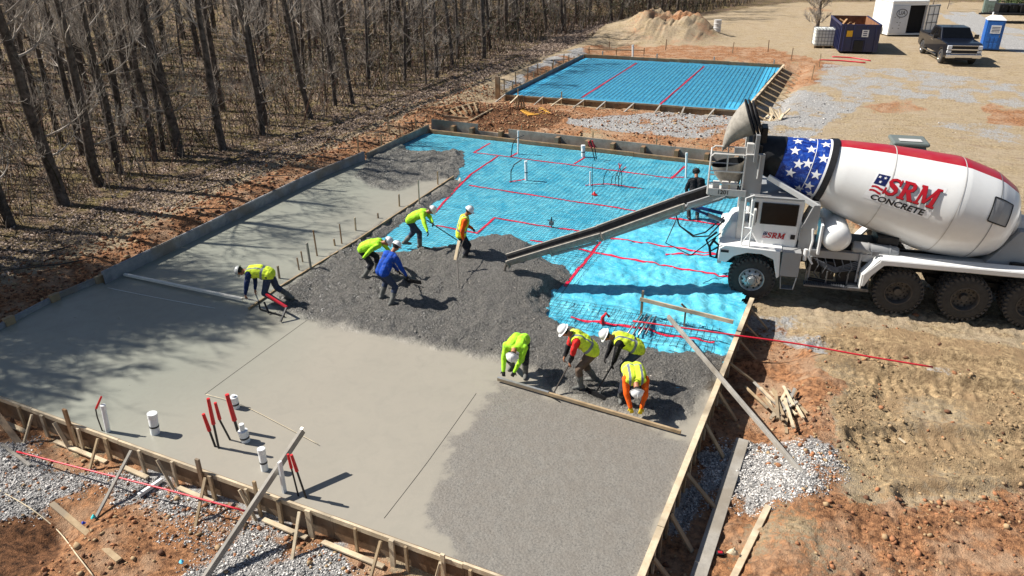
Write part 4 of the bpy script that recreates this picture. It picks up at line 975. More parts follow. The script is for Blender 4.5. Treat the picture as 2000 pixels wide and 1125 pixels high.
# --- front pedestal carrying drum mouth, platform and hopper
zp = 2.42
m = MB()
for n in (.62,1.88): m.bb(-.62,-.44,n-.08,n+.08,1.4,4.0); m.box((-.38,n,3.1),(.42,.05,1.3))
m.bb(-.60,-.46,.6,1.9,3.35,3.5); m.bb(-.60,-.46,.6,1.9,2.4,2.55); m.build('front_pedestal',M_whiteD,truck,bevel=.012)
m = MB()
for z in (2.78,3.06,3.34): m.lathe((-.38,.58,z),(0,-1,0),[(0,.001),(.035,.001),(.035,.075),(0,.09)],14,False)
m.build('lightening_hole',M_blk,truck)
# big box panel of the pedestal (near side) left of the blue drum
m = MB(); m.bb(-.60,-.15,.52,.60,2.5,3.75); m.build('pedestal_plate',M_gry,truck,bevel=.01)
# platform with railings
P0, P1 = T(1381,378,.45), T(1440,384,.45)
pz = P0.z
m = MB(); m.bb(P0.x,-.5,.45,1.2,pz-.03,pz+.02); m.bb(P0.x,-.5,.42,.45,pz-.02,pz+.16); m.build('platform',M_whiteD,truck,bevel=.006)
m = MB(); x0, x1 = P0.x, -.62
top = T(1400,300,.45).z
for n in (.45,1.18):
    m.tube([(x0,n,pz),(x0,n,top-.08),(x0+.08,n,top),(x1,n,top),(x1,n,pz)],.024,7)
    m.tube([(x0,n,pz+.30),(x1,n,pz+.30)],.02,7); m.tube([(x0,n,pz+.62),(x1,n,pz+.62)],.02,7); m.tube([((x0+x1)/2,n,pz+.62),((x0+x1)/2,n,top)],.018,7)
m.tube([(x0,.45,top-.05),(x0,1.18,top-.05)],.022,7); m.tube([(x0,.45,pz+.4),(x0,1.18,pz+.4)],.02,7)
m.tube([(x1,.5,top),(x1+.35,.5,top+.02),(x1+.35,.5,top-.6)],.022,7)
m.build('railing',M_whiteD,truck,smooth=True)
m = MB()
for i in range(3): m.box((x0+.20+.22*i,.52,pz+.24),(.17,.1,.20))
m.build('control_box',M_whiteD,truck,bevel=.012)
def text_mesh(body, size, M, mat, parent, name, extrude=.004, shear=0, offset=0, xs=1.):
    cu = bpy.data.curves.new('t','FONT'); cu.body = body; cu.size = size; cu.shear = shear; cu.offset = offset; cu.align_x = 'CENTER'; cu.align_y = 'CENTER'; cu.resolution_u = 4; cu.extrude = extrude
    ob = bpy.data.objects.new('t', cu); COL.objects.link(ob); dg = bpy.context.evaluated_depsgraph_get(); me = bpy.data.meshes.new_from_object(ob.evaluated_get(dg)); bpy.data.objects.remove(ob, do_unlink=True)
    me.name = name
    for v in me.vertices: v.co = M(Vector((v.co.x*xs, v.co.y, v.co.z))) if callable(M) else M @ Vector((v.co.x*xs,v.co.y,v.co.z))
    me.materials.clear(); me.materials.append(mat); o = bpy.data.objects.new(name, me); COL.objects.link(o)
    if parent is not None: o.parent = parent
    return o
XZ = lambda s,n,z: Matrix.Translation((s,n,z)) @ Matrix(((1,0,0,0),(0,0,-1,0),(0,1,0,0),(0,0,0,1)))
tn_ = T(1412,378,.42); text_mesh('1201', .15, XZ(tn_.x,.414,pz+.07), M_logob, truck, 'fleet_number', offset=.002)
# mixing hopper under the charge scoop (inside the railing)
m = MB(); m.mat(0).lathe((-1.02,1.05,3.35),(.25,0,-1),[(0,.42),(.25,.38),(.62,.20),(.95,.17)],22,False); m.mat(1).lathe((-1.02,1.05,3.34),(.25,0,-1),[(0,.40),(.25,.36),(.62,.18)],22,False)
m.build('discharge_hopper',[M_cake,M_blk],truck,smooth=True)
# charge scoop standing up above the mouth
A = T(1413,290,1.25); Bq = T(1448,196,1.25); Cq = T(1482,205,1.25); Dq = T(1478,262,1.25)
apex = Vector((A.x-.03,1.25,A.z-.05)); rt = Vector((Bq.x+.10,1.25,Bq.z)); rb = Vector((Dq.x-.04,1.25,Dq.z+.0)); rc = (rt+rb)/2; rv = (rt-rb)/2
for off,nm in ((0,'charge_scoop'),(.02,'scoop_lining')):
    vs = []; NA = 40
    for t in np.linspace(0,1,12):
        c = apex.lerp(rc, t)+Vector((-.10,0,.06))*math.sin(math.pi*t); k_ = (.06+.94*t**.85)-off*.8
        for i in range(NA): a = 2*math.pi*i/NA; vs.append(c+rv*math.sin(a)*k_+Vector((0,.50*math.cos(a)*k_,0)))
    m = MB(); m.add(vs,[(j*NA+i,j*NA+(i+1)%NA,(j+1)*NA+(i+1)%NA,(j+1)*NA+i) for j in range(11) for i in range(NA)]); m.build(nm,M_cake if off == 0 else M_gun,truck,smooth='all')
for dx,k_,nm in ((0,1.02,0),(.09,1.0,0),(.18,.95,0)):
    m = MB(); m.tube([rc+Vector((dx,0,0))+rv*math.sin(a)*k_+Vector((0,.50*math.cos(a)*k_,0)) for a in np.linspace(0,2*math.pi,33)[:-1]],.028,6,closed=True); m.build('scoop_rim',M_blk,truck,smooth=True)
m = MB(); m.box((Cq.x+.05,1.25,Cq.z-1.05),(.34,.9,.30)); m.box((Cq.x+.22,1.2,Cq.z-.75),(.16,.5,.5)); m.box((Cq.x+.02,.7,3.75),(.16,.10,.9)); m.build('scoop_mount',M_blk,truck,bevel=.03)
m = MB(); m.box((Cq.x-.22,.75,Cq.z-1.05),(.5,.08,.16)); m.box((-.38,.5,3.9),(.1,.1,.7)); m.build('hinge_arm',M_gry,truck,bevel=.01)
# --- drum
AX0 = Vector((-.30,1.25,3.60)); AXD = Vector((1,0,-.228)).normalized()
PROF = [(0,.44),(.25,.50),(.6,.58),(1.2,.70),(1.92,.87),(2.0,.89),(2.9,1.04),(3.7,1.14),(4.55,1.23),(4.75,1.23),(5.45,1.14),(5.6,1.10),(6.0,.92),(6.12,.80),(6.18,.55),(6.2,.02)]
def drad(t):
    for (a,ra),(b,rb) in zip(PROF[:-1],PROF[1:]):
        if a <= t <= b: return ra+(rb-ra)*(t-a)/(b-a)
    return PROF[-1][1]
_dv = Vector((0,-1,0)); _du = AXD.cross(_dv).normalized()
if _du.z < 0: _du = -_du
def D(t, ang, lift=0.):  # ang: 0 = towards the camera side, 90 = up
    return AX0+AXD*t+(_dv*math.cos(ang)+_du*math.sin(ang))*(drad(t)+lift)
def drum_part(name, t0, t1, mats, matf, lift=0., n=96, parent=truck):
    ts = sorted(set([t0,t1]+[t for t,_ in PROF if t0 < t < t1]+list(np.arange(t0,t1,.18)))); vs = []; fs = []; mi = []
    for t in ts:
        for i in range(n): vs.append(D(t, 2*math.pi*i/n, lift))
    for j in range(len(ts)-1):
        for i in range(n): fs.append((j*n+i, j*n+(i+1)%n,(j+1)*n+(i+1)%n,(j+1)*n+i)); mi.append(matf((ts[j]+ts[j+1])/2, 360*(i+.5)/n))
    m = MB(); m.add(vs,fs); m.m = mi
    return m.build(name, mats, parent, smooth=True)
TB = 1.62
drum = drum_part('drum', TB+.1, 6.2, [M_white,M_red], lambda t,a: 1 if 66 < a < 150 and t < 6.08 else 0)
drum_part('drum_neck', 0, .55, [M_blk], lambda t,a: 0, .01)
dc = drum_part('drum_cone', .40, TB+.02, [M_dblue], lambda t,a: 0)
drum_part('drum_band', TB-.01, TB+.14, [M_blk], lambda t,a: 0, .035)
drum_part('band_stripe', TB-.06, TB-.01, [M_wht], lambda t,a: 0, .012)
for t in (3.05,4.62,5.5): drum_part('seam', t-.012, t+.012, [M_whiteD if t < 5 else M_gry], lambda t,a: 0, .008)
drum_part('seam', 1.25, 1.265, [M_wht], lambda t,a: 0, .004)
def star_pts(r, rot=0): return [(math.cos(R(90+36*i)+rot)*(r if i%2==0 else r*.40), math.sin(R(90+36*i)+rot)*(r if i%2==0 else r*.40)) for i in range(10)]
def drum_shape(name, polys, tc, ang, mat, lift=.006, shear=0., parent=drum, step=.0007):
    """flat polygons (x along the drum, y round it) wrapped on the drum skin"""
    bm = bmesh.new()
    for i, pl in enumerate(polys):
        vs = [bm.verts.new((x,y,i*step)) for x,y in pl]; bm.faces.new(vs)
    bmesh.ops.triangulate(bm, faces=bm.faces[:])
    for _ in range(3):
        es = [e for e in bm.edges if e.calc_length() > .09]
        if not es: break
        bmesh.ops.subdivide_edges(bm, edges=es, cuts=1, use_grid_fill=False); bmesh.ops.triangulate(bm, faces=bm.faces[:])
    for v in bm.verts:
        x, y, zz = v.co; r = drad(tc+x); v.co = D(tc+x+y*shear, ang+y/drad(tc), lift+zz)
    me = bpy.data.meshes.new(name); bm.to_mesh(me); bm.free(); me.materials.append(mat); o = bpy.data.objects.new(name, me); COL.objects.link(o); o.parent = parent; return o
rs_ = random.Random(5)
for t,adeg in ((.80,72),(.78,42),(.95,14),(1.12,88),(1.14,52),(1.15,20),(1.45,70),(1.46,36),(1.42,4),(1.42,100),(1.38,-22),(.85,-10),(1.5,-40),(1.4,122),(.75,100),(1.2,-40),(1.15,118),(1.6,140)):
    drum_shape('star', [star_pts(.135,.15)], t, R(adeg), M_wht, parent=dc)
# hand drawn slab-serif letters S R M, unit height, lower left origin
def bar(x0,y0,x1,y1): return [(x0,y0),(x1,y0),(x1,y1),(x0,y1)]
def strip(path, ws):
    out = []; 
    for i in range(len(path)-1):
        (a,b),(c,d) = path[i],path[i+1]
        def nrm(j):
            p0 = path[max(j-1,0)]; p1 = path[min(j+1,len(path)-1)]; dx,dy = p1[0]-p0[0],p1[1]-p0[1]; l = math.hypot(dx,dy); return (-dy/l,dx/l)
        n0, n1 = nrm(i), nrm(i+1); w0, w1 = ws[i]/2, ws[i+1]/2
        out.append([(a-n0[0]*w0,b-n0[1]*w0),(c-n1[0]*w1,d-n1[1]*w1),(c+n1[0]*w1,d+n1[1]*w1),(a+n0[0]*w0,b+n0[1]*w0)])
    return out
def letters():
    S = [(.68,.78),(.58,.90),(.40,.93),(.22,.87),(.17,.74),(.26,.62),(.42,.54),(.58,.45),(.65,.30),(.58,.14),(.40,.07),(.22,.11),(.12,.24)]
    L = strip(S,[.10,.14,.15,.17,.20,.22,.24,.23,.21,.18,.15,.14,.10]) + [bar(.66,.62,.76,.98), bar(.04,.02,.14,.40)]
    o = .84
    Rr = [bar(o+.08,.0,o+.30,1), bar(o,0,o+.40,.10), bar(o,.90,o+.30,1)] + strip([(o+.28,.93),(o+.50,.92),(o+.60,.84),(o+.62,.73),(o+.58,.60),(o+.46,.52),(o+.28,.50)],[.14,.15,.2,.22,.2,.15,.12]) + strip([(o+.36,.50),(o+.52,.30),(o+.70,.06)],[.2,.22,.22]) + [bar(o+.56,0,o+.86,.10)]
    o = 1.74
    Mm = [bar(o+.08,0,o+.22,.95), bar(o,0,o+.32,.10), bar(o,.90,o+.30,1), bar(o+.80,0,o+1.02,.95), bar(o+.70,0,o+1.12,.10), bar(o+.84,.90,o+1.12,1)] + strip([(o+.18,.96),(o+.50,.14)],[.26,.16]) + strip([(o+.50,.14),(o+.90,.96)],[.12,.16])
    return L+Rr+Mm
def logo(place, sc, mats):
    """place(name, polys, material, lift)"""
    sh = .18
    tf = lambda pl, dx=0, dy=0, g=1.: [((x*g+dx+(y*g+dy)*sh)*sc, (y*g+dy)*sc) for x,y in pl]
    Ls = letters(); grow = []
    place('logo_plate', [tf([(-.72,-.56),(3.0,-.56),(3.05,1.12),(-.72,1.12)])], M_wht, .003)
    place('logo_flag', [tf([(-.62,.42),(.02,.42),(.02,1.05),(-.62,1.05)])], M_navy, .006)
    for i in range(2):
        y = .30-.24*i; top = [(-.62+.16*j, y+.05*math.sin(j*1.2)+.0) for j in range(5)]
        place('logo_stripe', [tf([top[j],top[j+1],(top[j+1][0],top[j+1][1]-.12),(top[j][0],top[j][1]-.12)]) for j in range(4)], M_logor, .006)
    for (x,y) in ((-.48,.88),(-.18,.88),(-.33,.60)):
        place('logo_star', [tf([(x+a,y+b) for a,b in star_pts(.10)])], M_wht, .010)
    place('logo_shadow_letters', [tf(p, .035, -.035) for p in Ls], M_logob, .010)
    place('logo_letters', [tf(p) for p in Ls], M_logor, .024)
LT, LA, LS = 2.92, R(7), .415
def pl1(name, polys, mat, lift): drum_shape(name, polys, LT, LA, mat, lift, parent=drum)
logo(pl1, LS, None)
o = text_mesh('CONCRETE', .185, lambda v: D(LT+.47+v.x+(v.y-.12)*.18, LA+(v.y-.145)/drad(LT), .008+v.z), M_logob, drum, 'logo_words', extrude=.0, offset=.006, xs=1.28)
# door logo
dl = T(1487,461,c0); lg = bpy.data.objects.new('door_logo', None); COL.objects.link(lg); lg.parent = truck
def pl2(name, polys, mat, lift):
    m = MB()
    for i, pl in enumerate(polys): m.add([(dl.x+.11+x, c0-.024-lift*.25-i*.0002, dl.z-.02+y) for x,y in pl], [tuple(range(len(pl)))])
    m.build(name, mat, lg, recalc=False)
logo(pl2, .155, None)
# inspection hatch on the tail
hp = [(-.26,-.22),(.26,-.26),(.26,.26),(-.26,.26)]
drum_shape('hatch', [[(a*.95,b*1.15) for a,b in hp]], 5.62-.02, R(24), M_gry, .012)
for i in range(4):
    a, b = hp[i], hp[(i+1)%4]
    drum_shape('hatch_rim', strip([(a[0]*.95,a[1]*1.15),(b[0]*.95,b[1]*1.15)],[.03,.03]), 5.60, R(24), M_blk, .02)
# --- rear pedestal, gearbox, engine house
m = MB(); m.hexa([(5.15,.5,1.15),(6.5,.5,1.15),(6.5,2.0,1.15),(5.15,2.0,1.15),(5.95,.7,2.2),(6.5,.7,2.2),(6.5,1.8,2.2),(5.95,1.8,2.2)]); m.build('rear_pedestal',M_gry,truck,bevel=.02)
m = MB(); m.lathe(AX0+AXD*6.2,AXD,[(0,.5),(.15,.42),(.2,.30),(.8,.28),(.8,.01)],24); m.build('gearbox',M_whiteD,truck,smooth=True)
m = MB(); m.bb(7.0,9.3,.35,2.15,1.2,2.5); m.build('engine_house',M_white,truck,bevel=.05)
m = MB(); m.box((6.0,.45,1.42),(.34,.1,.14)); m.build('pedestal_fitting',M_blk,truck,bevel=.01)
m = MB(); m.bb(6.6,9.2,.5,2,.95,1.2); m.build('deck',M_blk,truck)
# --- strut from mouth to side bracket, roller bracket
s0 = T(1500,345,.55); s1 = T(1597,404,.35)
m = MB(); m.beam(s0, s1, .10, .13); m.build('drum_strut',M_white,truck,bevel=.012)
b0 = T(1595,402,.33)
m = MB(); m.hexa([(b0.x-.28,.30,1.95),(b0.x+.10,.30,1.95),(b0.x+.10,.95,1.95),(b0.x-.28,.95,1.95),(b0.x-.06,.30,b0.z+.02),(b0.x+.10,.30,b0.z+.02),(b0.x+.10,.8,b0.z+.02),(b0.x-.06,.8,b0.z+.02)]); m.bb(b0.x-.28,b0.x+.06,.34,.98,1.2,1.96); m.build('side_bracket',M_gry,truck,bevel=.012)
m = MB(); m.bb(b0.x+.18,b0.x+.24,.15,.75,1.35,2.15); m.build('tank_guard',M_white,truck,bevel=.01)
m = MB(); m.tube([(b0.x-.02,.12,2.05),(b0.x+.02,.1,1.75),(b0.x-.03,.08,1.32),(b0.x+.1,.08,1.12)],.028,8); m.tube([(b0.x-.1,.1,1.5),(b0.x-.1,.1,1.2)],.05,8); m.build('grab_handle',M_white,truck,smooth=True)
# --- water tank and air tank
tc = T(1634,466,.25)
m = MB(); m.lathe((tc.x,.18,tc.z),(0,1,0),[(-.10,.001),(-.095,.10),(-.07,.20),(-.01,.30),(.08,.35),(1.6,.35),(1.7,.2),(1.72,.01)],32); m.build('water_tank',M_white,truck,smooth=True)
a0 = T(1664,482,.45); a1 = T(1753,494,.45)
m = MB(); m.lathe(a0,(a1-a0),[(0,.01),(.01,.13),(.05,.155),((a1-a0).length-.05,.155),((a1-a0).length,.13),((a1-a0).length+.01,.01)],20)
for q_ in (.33,.8): m.lathe(a0,(a1-a0),[(q_*(a1-a0).length-.02,.17),(q_*(a1-a0).length+.02,.17)],20,False)
m.build('air_tank',M_gry,truck,smooth=True)
m = MB(); m.bb(1.25,2.95,.3,.5,1.22,1.42); m.box((2.45,.28,1.05),(.05,.05,.8)); m.box((1.3,.3,.9),(.05,.05,.7)); m.build('side_rail',M_gry,truck,bevel=.01)
# --- rear fenders: long white deck with folded down nose
for n0,n1 in ((-.04,.34),(2.12,2.5)):
    m = MB(); zt_ = 1.42
    m.bb(2.86,8.6,n0,n1,zt_,zt_+.04); e = n0 if n0 < 1 else n1; m.bb(2.86,8.6,e-.012,e+.012,zt_-.10,zt_+.02)
    m.hexa([(2.60,n0,.62),(2.60,n1,.62),(2.64,n1,.60),(2.64,n0,.60),(2.84,n0,1.44),(2.84,n1,1.44),(2.88,n1,1.40),(2.88,n0,1.40)]) if False else m.hexa([(2.52,n0,1.02),(2.56,n0,1.0),(2.56,n1,1.0),(2.52,n1,1.02),(2.84,n0,1.455),(2.88,n0,1.41),(2.88,n1,1.41),(2.84,n1,1.455)])
    m.bb(2.50,2.54,n0,n1,.62,1.01)
    m.prism([(2.54,.70),(2.54,1.02),(2.88,1.43),(3.1,1.43),(3.1,1.32),(2.96,1.30),(2.72,1.0),(2.60,.70)],.02,Matrix(((1,0,0,0),(0,0,1,e-.01),(0,1,0,0),(0,0,0,1))))
    m.build('rear_fender',M_white,truck,bevel=.008)
m = MB(); m.box((2.75,.2,1.52),(.16,.12,.10)); m.tube([(2.72,.25,1.5),(2.6,.4,1.6),(2.4,.4,1.5)],.02,6); m.build('tail_fitting',M_gun,truck)
m = MB(); m.bb(2.9,8.8,.34,.8,1.15,1.38); m.build('side_skirt',M_whiteD,truck)
# --- chute
ci = truck.matrix_world.inverted() if False else None
def toloc(p): q = Vector(p)-TO; return Vector((q.dot(_tx), q.dot(_tn), q.z))
cp = [toloc(P(988,505,.62)), toloc(P(1076,478,1.02)), toloc(P(1170,450,1.42)), toloc(P(1330,392,2.12)), Vector((-1.05,1.2,pz-.02))]
def trough(mb, a, b, r0, r1, th=.015, n=12):
    d = (b-a).normalized(); side = d.cross(Vector((0,0,1))).normalized(); up = side.cross(d).normalized()
    for rr0, rr1, flip in ((r0,r1,0),(r0-th,r1-th,1)):
        vs = []
        for p, rad in ((a,rr0),(b,rr1)):
            for i in range(n+1):
                an = math.pi*i/n; vs.append(p+side*rad*math.cos(an)-up*rad*math.sin(an)*.9)
        fs = [(i,i+1,n+2+i,n+1+i) for i in range(n)]; mb.mat(flip).add(vs,fs)
    mb.mat(0)
    for sg in (1,-1):
        mb.beam(a+side*sg*(r0), b+side*sg*(r1), .05, .06)
M_chin = simple('chute_lining', srgb(70,66,62), .8, var=.4, scale=8, bump=.4, bs=30)
names = ['chute_tip','chute_extension','chute_extension','chute_main']
for i in range(4):
    m = MB(); trough(m, cp[i], cp[i+1], .235+.018*i, .25+.018*i)
    d = (cp[i+1]-cp[i]).normalized(); side = d.cross(Vector((0,0,1))).normalized(); up = side.cross(d)
    q_ = cp[i+1]-d*.06; rr_ = .264+.018*i
    m.mat(0).tube([q_+side*rr_*math.cos(a)-up*rr_*math.sin(a)*.95 for a in np.linspace(-.1,math.pi+.1,13)],.028,6)
    if i in (0,2): q2 = cp[i]+d*.03; m.tube([q2+side*rr_*math.cos(a)-up*rr_*math.sin(a)*.95 for a in np.linspace(-.1,math.pi+.1,13)],.025,6)
    m.build(names[i],[M_cake if i < 3 else M_gry, M_chin],truck)
m = MB()   # lower stiffening rail and hinge lugs under the chute
for i in (1,2,3):
    a, b = cp[i]-Vector((0,0,.30)), cp[i+1]-Vector((0,0,.34)); m.beam(a,b,.05,.07); 
    for t in (.1,.9): q_ = a.lerp(b,t); m.box(q_+Vector((0,0,.08)),(.12,.16,.12))
m.build('chute_rail',M_gry,truck,bevel=.008)
m = MB(); ch = cp[3].lerp(cp[4],.25)-Vector((0,0,.3)); m.tube([(-.95,1.1,1.7),ch.lerp(Vector((-.95,1.1,1.7)),.5)],.06,10); m.build('chute_cylinder',M_gry,truck,smooth=True)
m = MB(); m.tube([ch.lerp(Vector((-.95,1.1,1.7)),.5),ch],.035,8); m.tube([(-2.3,1.1,2.15),(-1.0,1.0,1.95)],.05,8); m.build('cylinder_rod',M_blue,truck,smooth=True)
m = MB()
for i in range(2):
    m.tube([(-.95,.9+.25*i,1.8),(-1.3-.1*i,.8+.25*i,1.35),(-1.7,.9+.1*i,1.25),(-2.1,1.0,1.5),(-2.3,1.1,1.95)],.02,6)
m.tube([(-1.0,.7,1.5),(-1.7,.3,.95),(-2.4,.4,1.2),(-2.2,.9,1.7)],.016,6); m.build('hydraulic_hose',M_blk,truck,smooth=True)
# dribble of concrete leaving the chute
m = MB(); q_ = cp[0]; m.tube([q_+Vector((.02,0,-.15)),q_+Vector((-.03,0,-.3)),q_+Vector((-.05,0,-.55))],[.05,.03,.02],6)
o = m.build('falling_concrete',M_ag if False else m_ag[1],None); o.location = TO; o.rotation_euler = (0,0,TA); tag(o,'thin grey dribble of wet concrete dropping from the chute tip','wet concrete')
# ================================================================ PEOPLE
def cloth(name, c, var=.12, rough=.85):
    k = NT(name); n = k.noise(9,4,.6); k.col(k.mix(k.ramp(n,[(.35,0),(.7,1)]), tuple(v*(1-var*2) for v in c4(c)[:3]), tuple(min(1,v*(1+var)) for v in c4(c)[:3]))); k.rough(rough); k.b.inputs['Specular IOR Level'].default_value = .2; k.bump(k.noise(22,4,.6),.5,.012)
    bc = k.b.inputs['Base Color'].links[0].from_socket; k.col(k.mix(k.ramp(k.noise(16,5,.7),[(.56,0),(.66,.55)]), bc, srgb(120,116,108))); return k.m
C_lime = cloth('lime_shirt', srgb(182,255,60)); C_vest = cloth('yellow_vest', srgb(224,250,70)); C_silver = cloth('silver_band', srgb(128,134,146)); C_orange = cloth('orange_sleeve', srgb(255,104,26)); C_redsh = cloth('red_shirt', srgb(222,46,44))
C_blue = cloth('blue_shirt', srgb(28,74,170)); C_navy = cloth('navy_shirt', srgb(34,52,96)); C_blk = cloth('black_cloth', srgb(30,30,34)); C_jean = cloth('slate_jeans', srgb(62,72,94)); C_brn = cloth('brown_trousers', srgb(104,88,76)); C_dk = cloth('dark_trousers', srgb(44,46,54))
C_skin = simple('skin', srgb(170,112,80), .55, var=.1); C_boot = simple('rubber_boot', srgb(38,38,40), .5, var=.3); C_bootm = simple('cement_caked_boot', srgb(104,104,100), .85, var=.3); C_glove = cloth('yellow_glove', srgb(220,190,40)); C_glvb = cloth('dark_glove', srgb(48,46,46)); C_hair = simple('dark_hair', srgb(24,20,18), .7, var=.3)
C_hat = simple('white_hard_hat', srgb(236,236,234), .3, var=.04); C_hatg = simple('grey_hard_hat', srgb(170,172,172), .35, var=.1); C_cap = simple('black_cap', srgb(26,26,28), .8, var=.2); C_eye = simple('eye_dark', srgb(20,16,14), .3, var=.1)
def ik(a, b, l1, l2, pole):
    d = b-a; L = min(d.length, (l1+l2)*.995); b2 = a+d.normalized()*L; x = (l1*l1-l2*l2+L*L)/(2*L); h = math.sqrt(max(0,l1*l1-x*x)); u = d.normalized()
    pv = (pole-u*pole.dot(u)).normalized(); return a+u*x+pv*h, b2
def person(label, feet, heading, lean=20, pel=(-.05,.90), roll=0, footL=(.0,.13), footR=(.0,-.13), hands=None, hpitch=None, hyaw=0, shirt=None, sleeve=None, fore=None, trousers=None, boots=None, gloves=None, vest=False, hat=C_hat, group=None, zb=0., grip=True, short_sleeve=False, name='person'):
    V = Vector; hd = R(heading)
    root = empty(name, (feet[0],feet[1],zb), hd, label, 'person', group)
    Minv = Matrix.Rotation(-hd,3,'Z')
    def loc(w): return Minv @ (V(w)-V((feet[0],feet[1],zb)))
    ln = R(lean); fw = V((math.sin(ln),0,math.cos(ln))); ls = V((0,1,0)); bk = V((-math.cos(ln),0,math.sin(ln)))   # spine, left, back direction
    rl = Matrix.Rotation(R(roll),3,fw) 
    ls = rl @ ls; 
    pelv = V((pel[0],0,pel[1])); 
    bend = Matrix.Rotation(R(-lean*.22),3,'Y')
    mid = pelv + (Matrix.Rotation(R(-lean*.18),3,'Y') @ fw)*.24; neck = mid + (Matrix.Rotation(R(lean*.10),3,'Y') @ fw)*.30
    sp2 = (neck-mid).normalized()
    hp = R(lean if hpitch is None else hpitch); hdir = V((math.sin(hp),0,math.cos(hp))); hdir = Matrix.Rotation(R(hyaw),3,'Z') @ hdir
    hfw = V((math.cos(hp),0,-math.sin(hp))); hfw = Matrix.Rotation(R(hyaw),3,'Z') @ hfw
    headc = neck + sp2*.06 + hdir*.13
    C = []   # a, b, ra, rb, region
    def cap(a,b,ra,rb,reg): C.append((V(a),V(b),ra,rb,reg))
    bk1 = bk
    # torso
    for s in (-1,1):
        cap(pelv+ls*.075*s, mid+ls*.08*s, .138,.128,'torso'); cap(mid+ls*.075*s, neck+ls*.09*s-sp2*.10, .130,.128,'torso'); cap(pelv+ls*.085*s-V((0,0,.03)), pelv+ls*.08*s+fw*.05,.12,.12,'hip')
    cap(neck-sp2*.055-ls*.155, neck-sp2*.055+ls*.155, .075,.075,'torso'); cap(neck-sp2*.06-ls*.08,neck+sp2*.0,.07,.06,'torso'); cap(neck-sp2*.06+ls*.08,neck+sp2*.0,.07,.06,'torso')
    cap(neck-sp2*.02, headc-hdir*.03, .055,.055,'neck')
    # head: skull, jaw, nose, ears
    cap(headc+hdir*.03-hfw*.015, headc+hdir*.02+hfw*.02, .093,.088,'head'); cap(headc-hdir*.03+hfw*.02, headc-hdir*.075+hfw*.045,.066,.042,'head')
    cap(headc+hfw*.095+hdir*.005, headc+hfw*.112-hdir*.03, .010,.016,'head')
    hl = hdir.cross(hfw).normalized()
    for s in (-1,1): cap(headc+hl*.088*s-hdir*.0, headc+hl*.094*s-hdir*.03,.018,.014,'head')
    cap(headc+hfw*.098-hdir*.055+hl*.02, headc+hfw*.098-hdir*.055-hl*.02,.012,.012,'head')
    # legs
    for s, ft in ((1,footL),(-1,footR)):
        hip = pelv+ls*.095*s-V((0,0,.04)); ankle = V((ft[0],ft[1],.10+(ft[2] if len(ft) > 2 else 0)))
        knee, ankle = ik(hip, ankle, .43,.42, V((1,.25*s,0.1)))
        cap(hip, knee, .108,.080,'leg'); cap(knee, knee.lerp(ankle,.35), .080,.078,'leg'); cap(knee.lerp(ankle,.35), ankle, .078,.062,'shin' )
        toe = V((1,.15*s,0)).normalized(); gx_ = ankle-V((0,0,.05))
        if len(ft) > 3: toe = V((.35,0,-.9)).normalized()
        cap(ankle-toe*.05-V((0,0,.03)), ankle+toe*.10-V((0,0,.045)), .052,.045,'foot'); cap(ankle+toe*.10-V((0,0,.05)), ankle+toe*.17-V((0,0,.055)), .045,.038,'foot')
    # arms and hands
    wr = []
    if hands is None: hands = [None,None]
    for s, h in ((1,hands[0]),(-1,hands[1])):
        sh = neck-sp2*.075+ls*.195*s
        tgt = sh+V((.10,.05*s,-.50)) if h is None else loc(h)
        pole = V((-.5,.55*s,-.2)) if lean < 50 else V((-.1,.9*s,.35))
        el, w_ = ik(sh, tgt, .29,.26, pole)
        cap(sh, el, .078,.064,'uarm'); cap(el, w_, .062,.040,'farm')
        d = (w_-el).normalized(); side = d.cross(V((1,0,0)) if abs(d.x) < .8 else V((0,1,0))).normalized(); pn = side.cross(d).normalized()
        if pn.x < 0: pn = -pn
        pc = w_+d*.055
        for q in (-.024,0,.024): cap(w_+d*.01+side*q*.7, w_+d*.09+side*q*1.1, .020,.016,'hand')
        for q, ln_ in ((-.034,.062),(-.012,.076),(.012,.072),(.034,.056)):
            b_ = w_+d*.095+side*q; k1 = b_+(d*.75-pn*.5).normalized()*ln_*.55; k2 = k1+(d*.1-pn*1.).normalized()*ln_*.5
            cap(b_,k1,.0105,.0098,'hand'); cap(k1,k2,.0098,.0085,'hand')
        t0 = w_+d*.03-side*.035*s; t1 = t0+(d*.6-side*.6*s-pn*.3).normalized()*.045; cap(t0,t1,.0135,.012,'hand'); cap(t1,t1+(d*.7-pn*.6).normalized()*.03,.012,.0095,'hand')
        wr.append((w_, w_+d*.085))
    # union of all limbs -> one continuous skin
    bm = bmesh.new()
    for a,b,ra,rb,reg in C:
        d = b-a; L = d.length; u,v = basis(d) if L > 1e-5 else basis(V((0,0,1))); d = d.normalized() if L > 1e-5 else V((0,0,1))
        prof = [(-ra*math.cos(t),ra*math.sin(t)) for t in np.linspace(.12,math.pi/2,5)]+[(L+rb*math.sin(t),rb*math.cos(t)) for t in np.linspace(0,math.pi/2-.12,5)]
        rings = [[bm.verts.new(a+d*t+(u*math.cos(2*math.pi*k_/12)+v*math.sin(2*math.pi*k_/12))*r_) for k_ in range(12)] for t,r_ in prof]
        for r0,r1 in zip(rings[:-1],rings[1:]):
            for k_ in range(12): bm.faces.new((r0[k_],r0[(k_+1)%12],r1[(k_+1)%12],r1[k_]))
        bm.faces.new(rings[0][::-1]); bm.faces.new(rings[-1])
    bmesh.ops.recalc_face_normals(bm, faces=bm.faces)
    me = bpy.data.meshes.new('t'); bm.to_mesh(me); bm.free(); ob = bpy.data.objects.new('t', me); COL.objects.link(ob)
    rm = ob.modifiers.new('r','REMESH'); rm.mode = 'VOXEL'; rm.voxel_size = .011; sm = ob.modifiers.new('s','SMOOTH'); sm.iterations = 3; sm.factor = .5
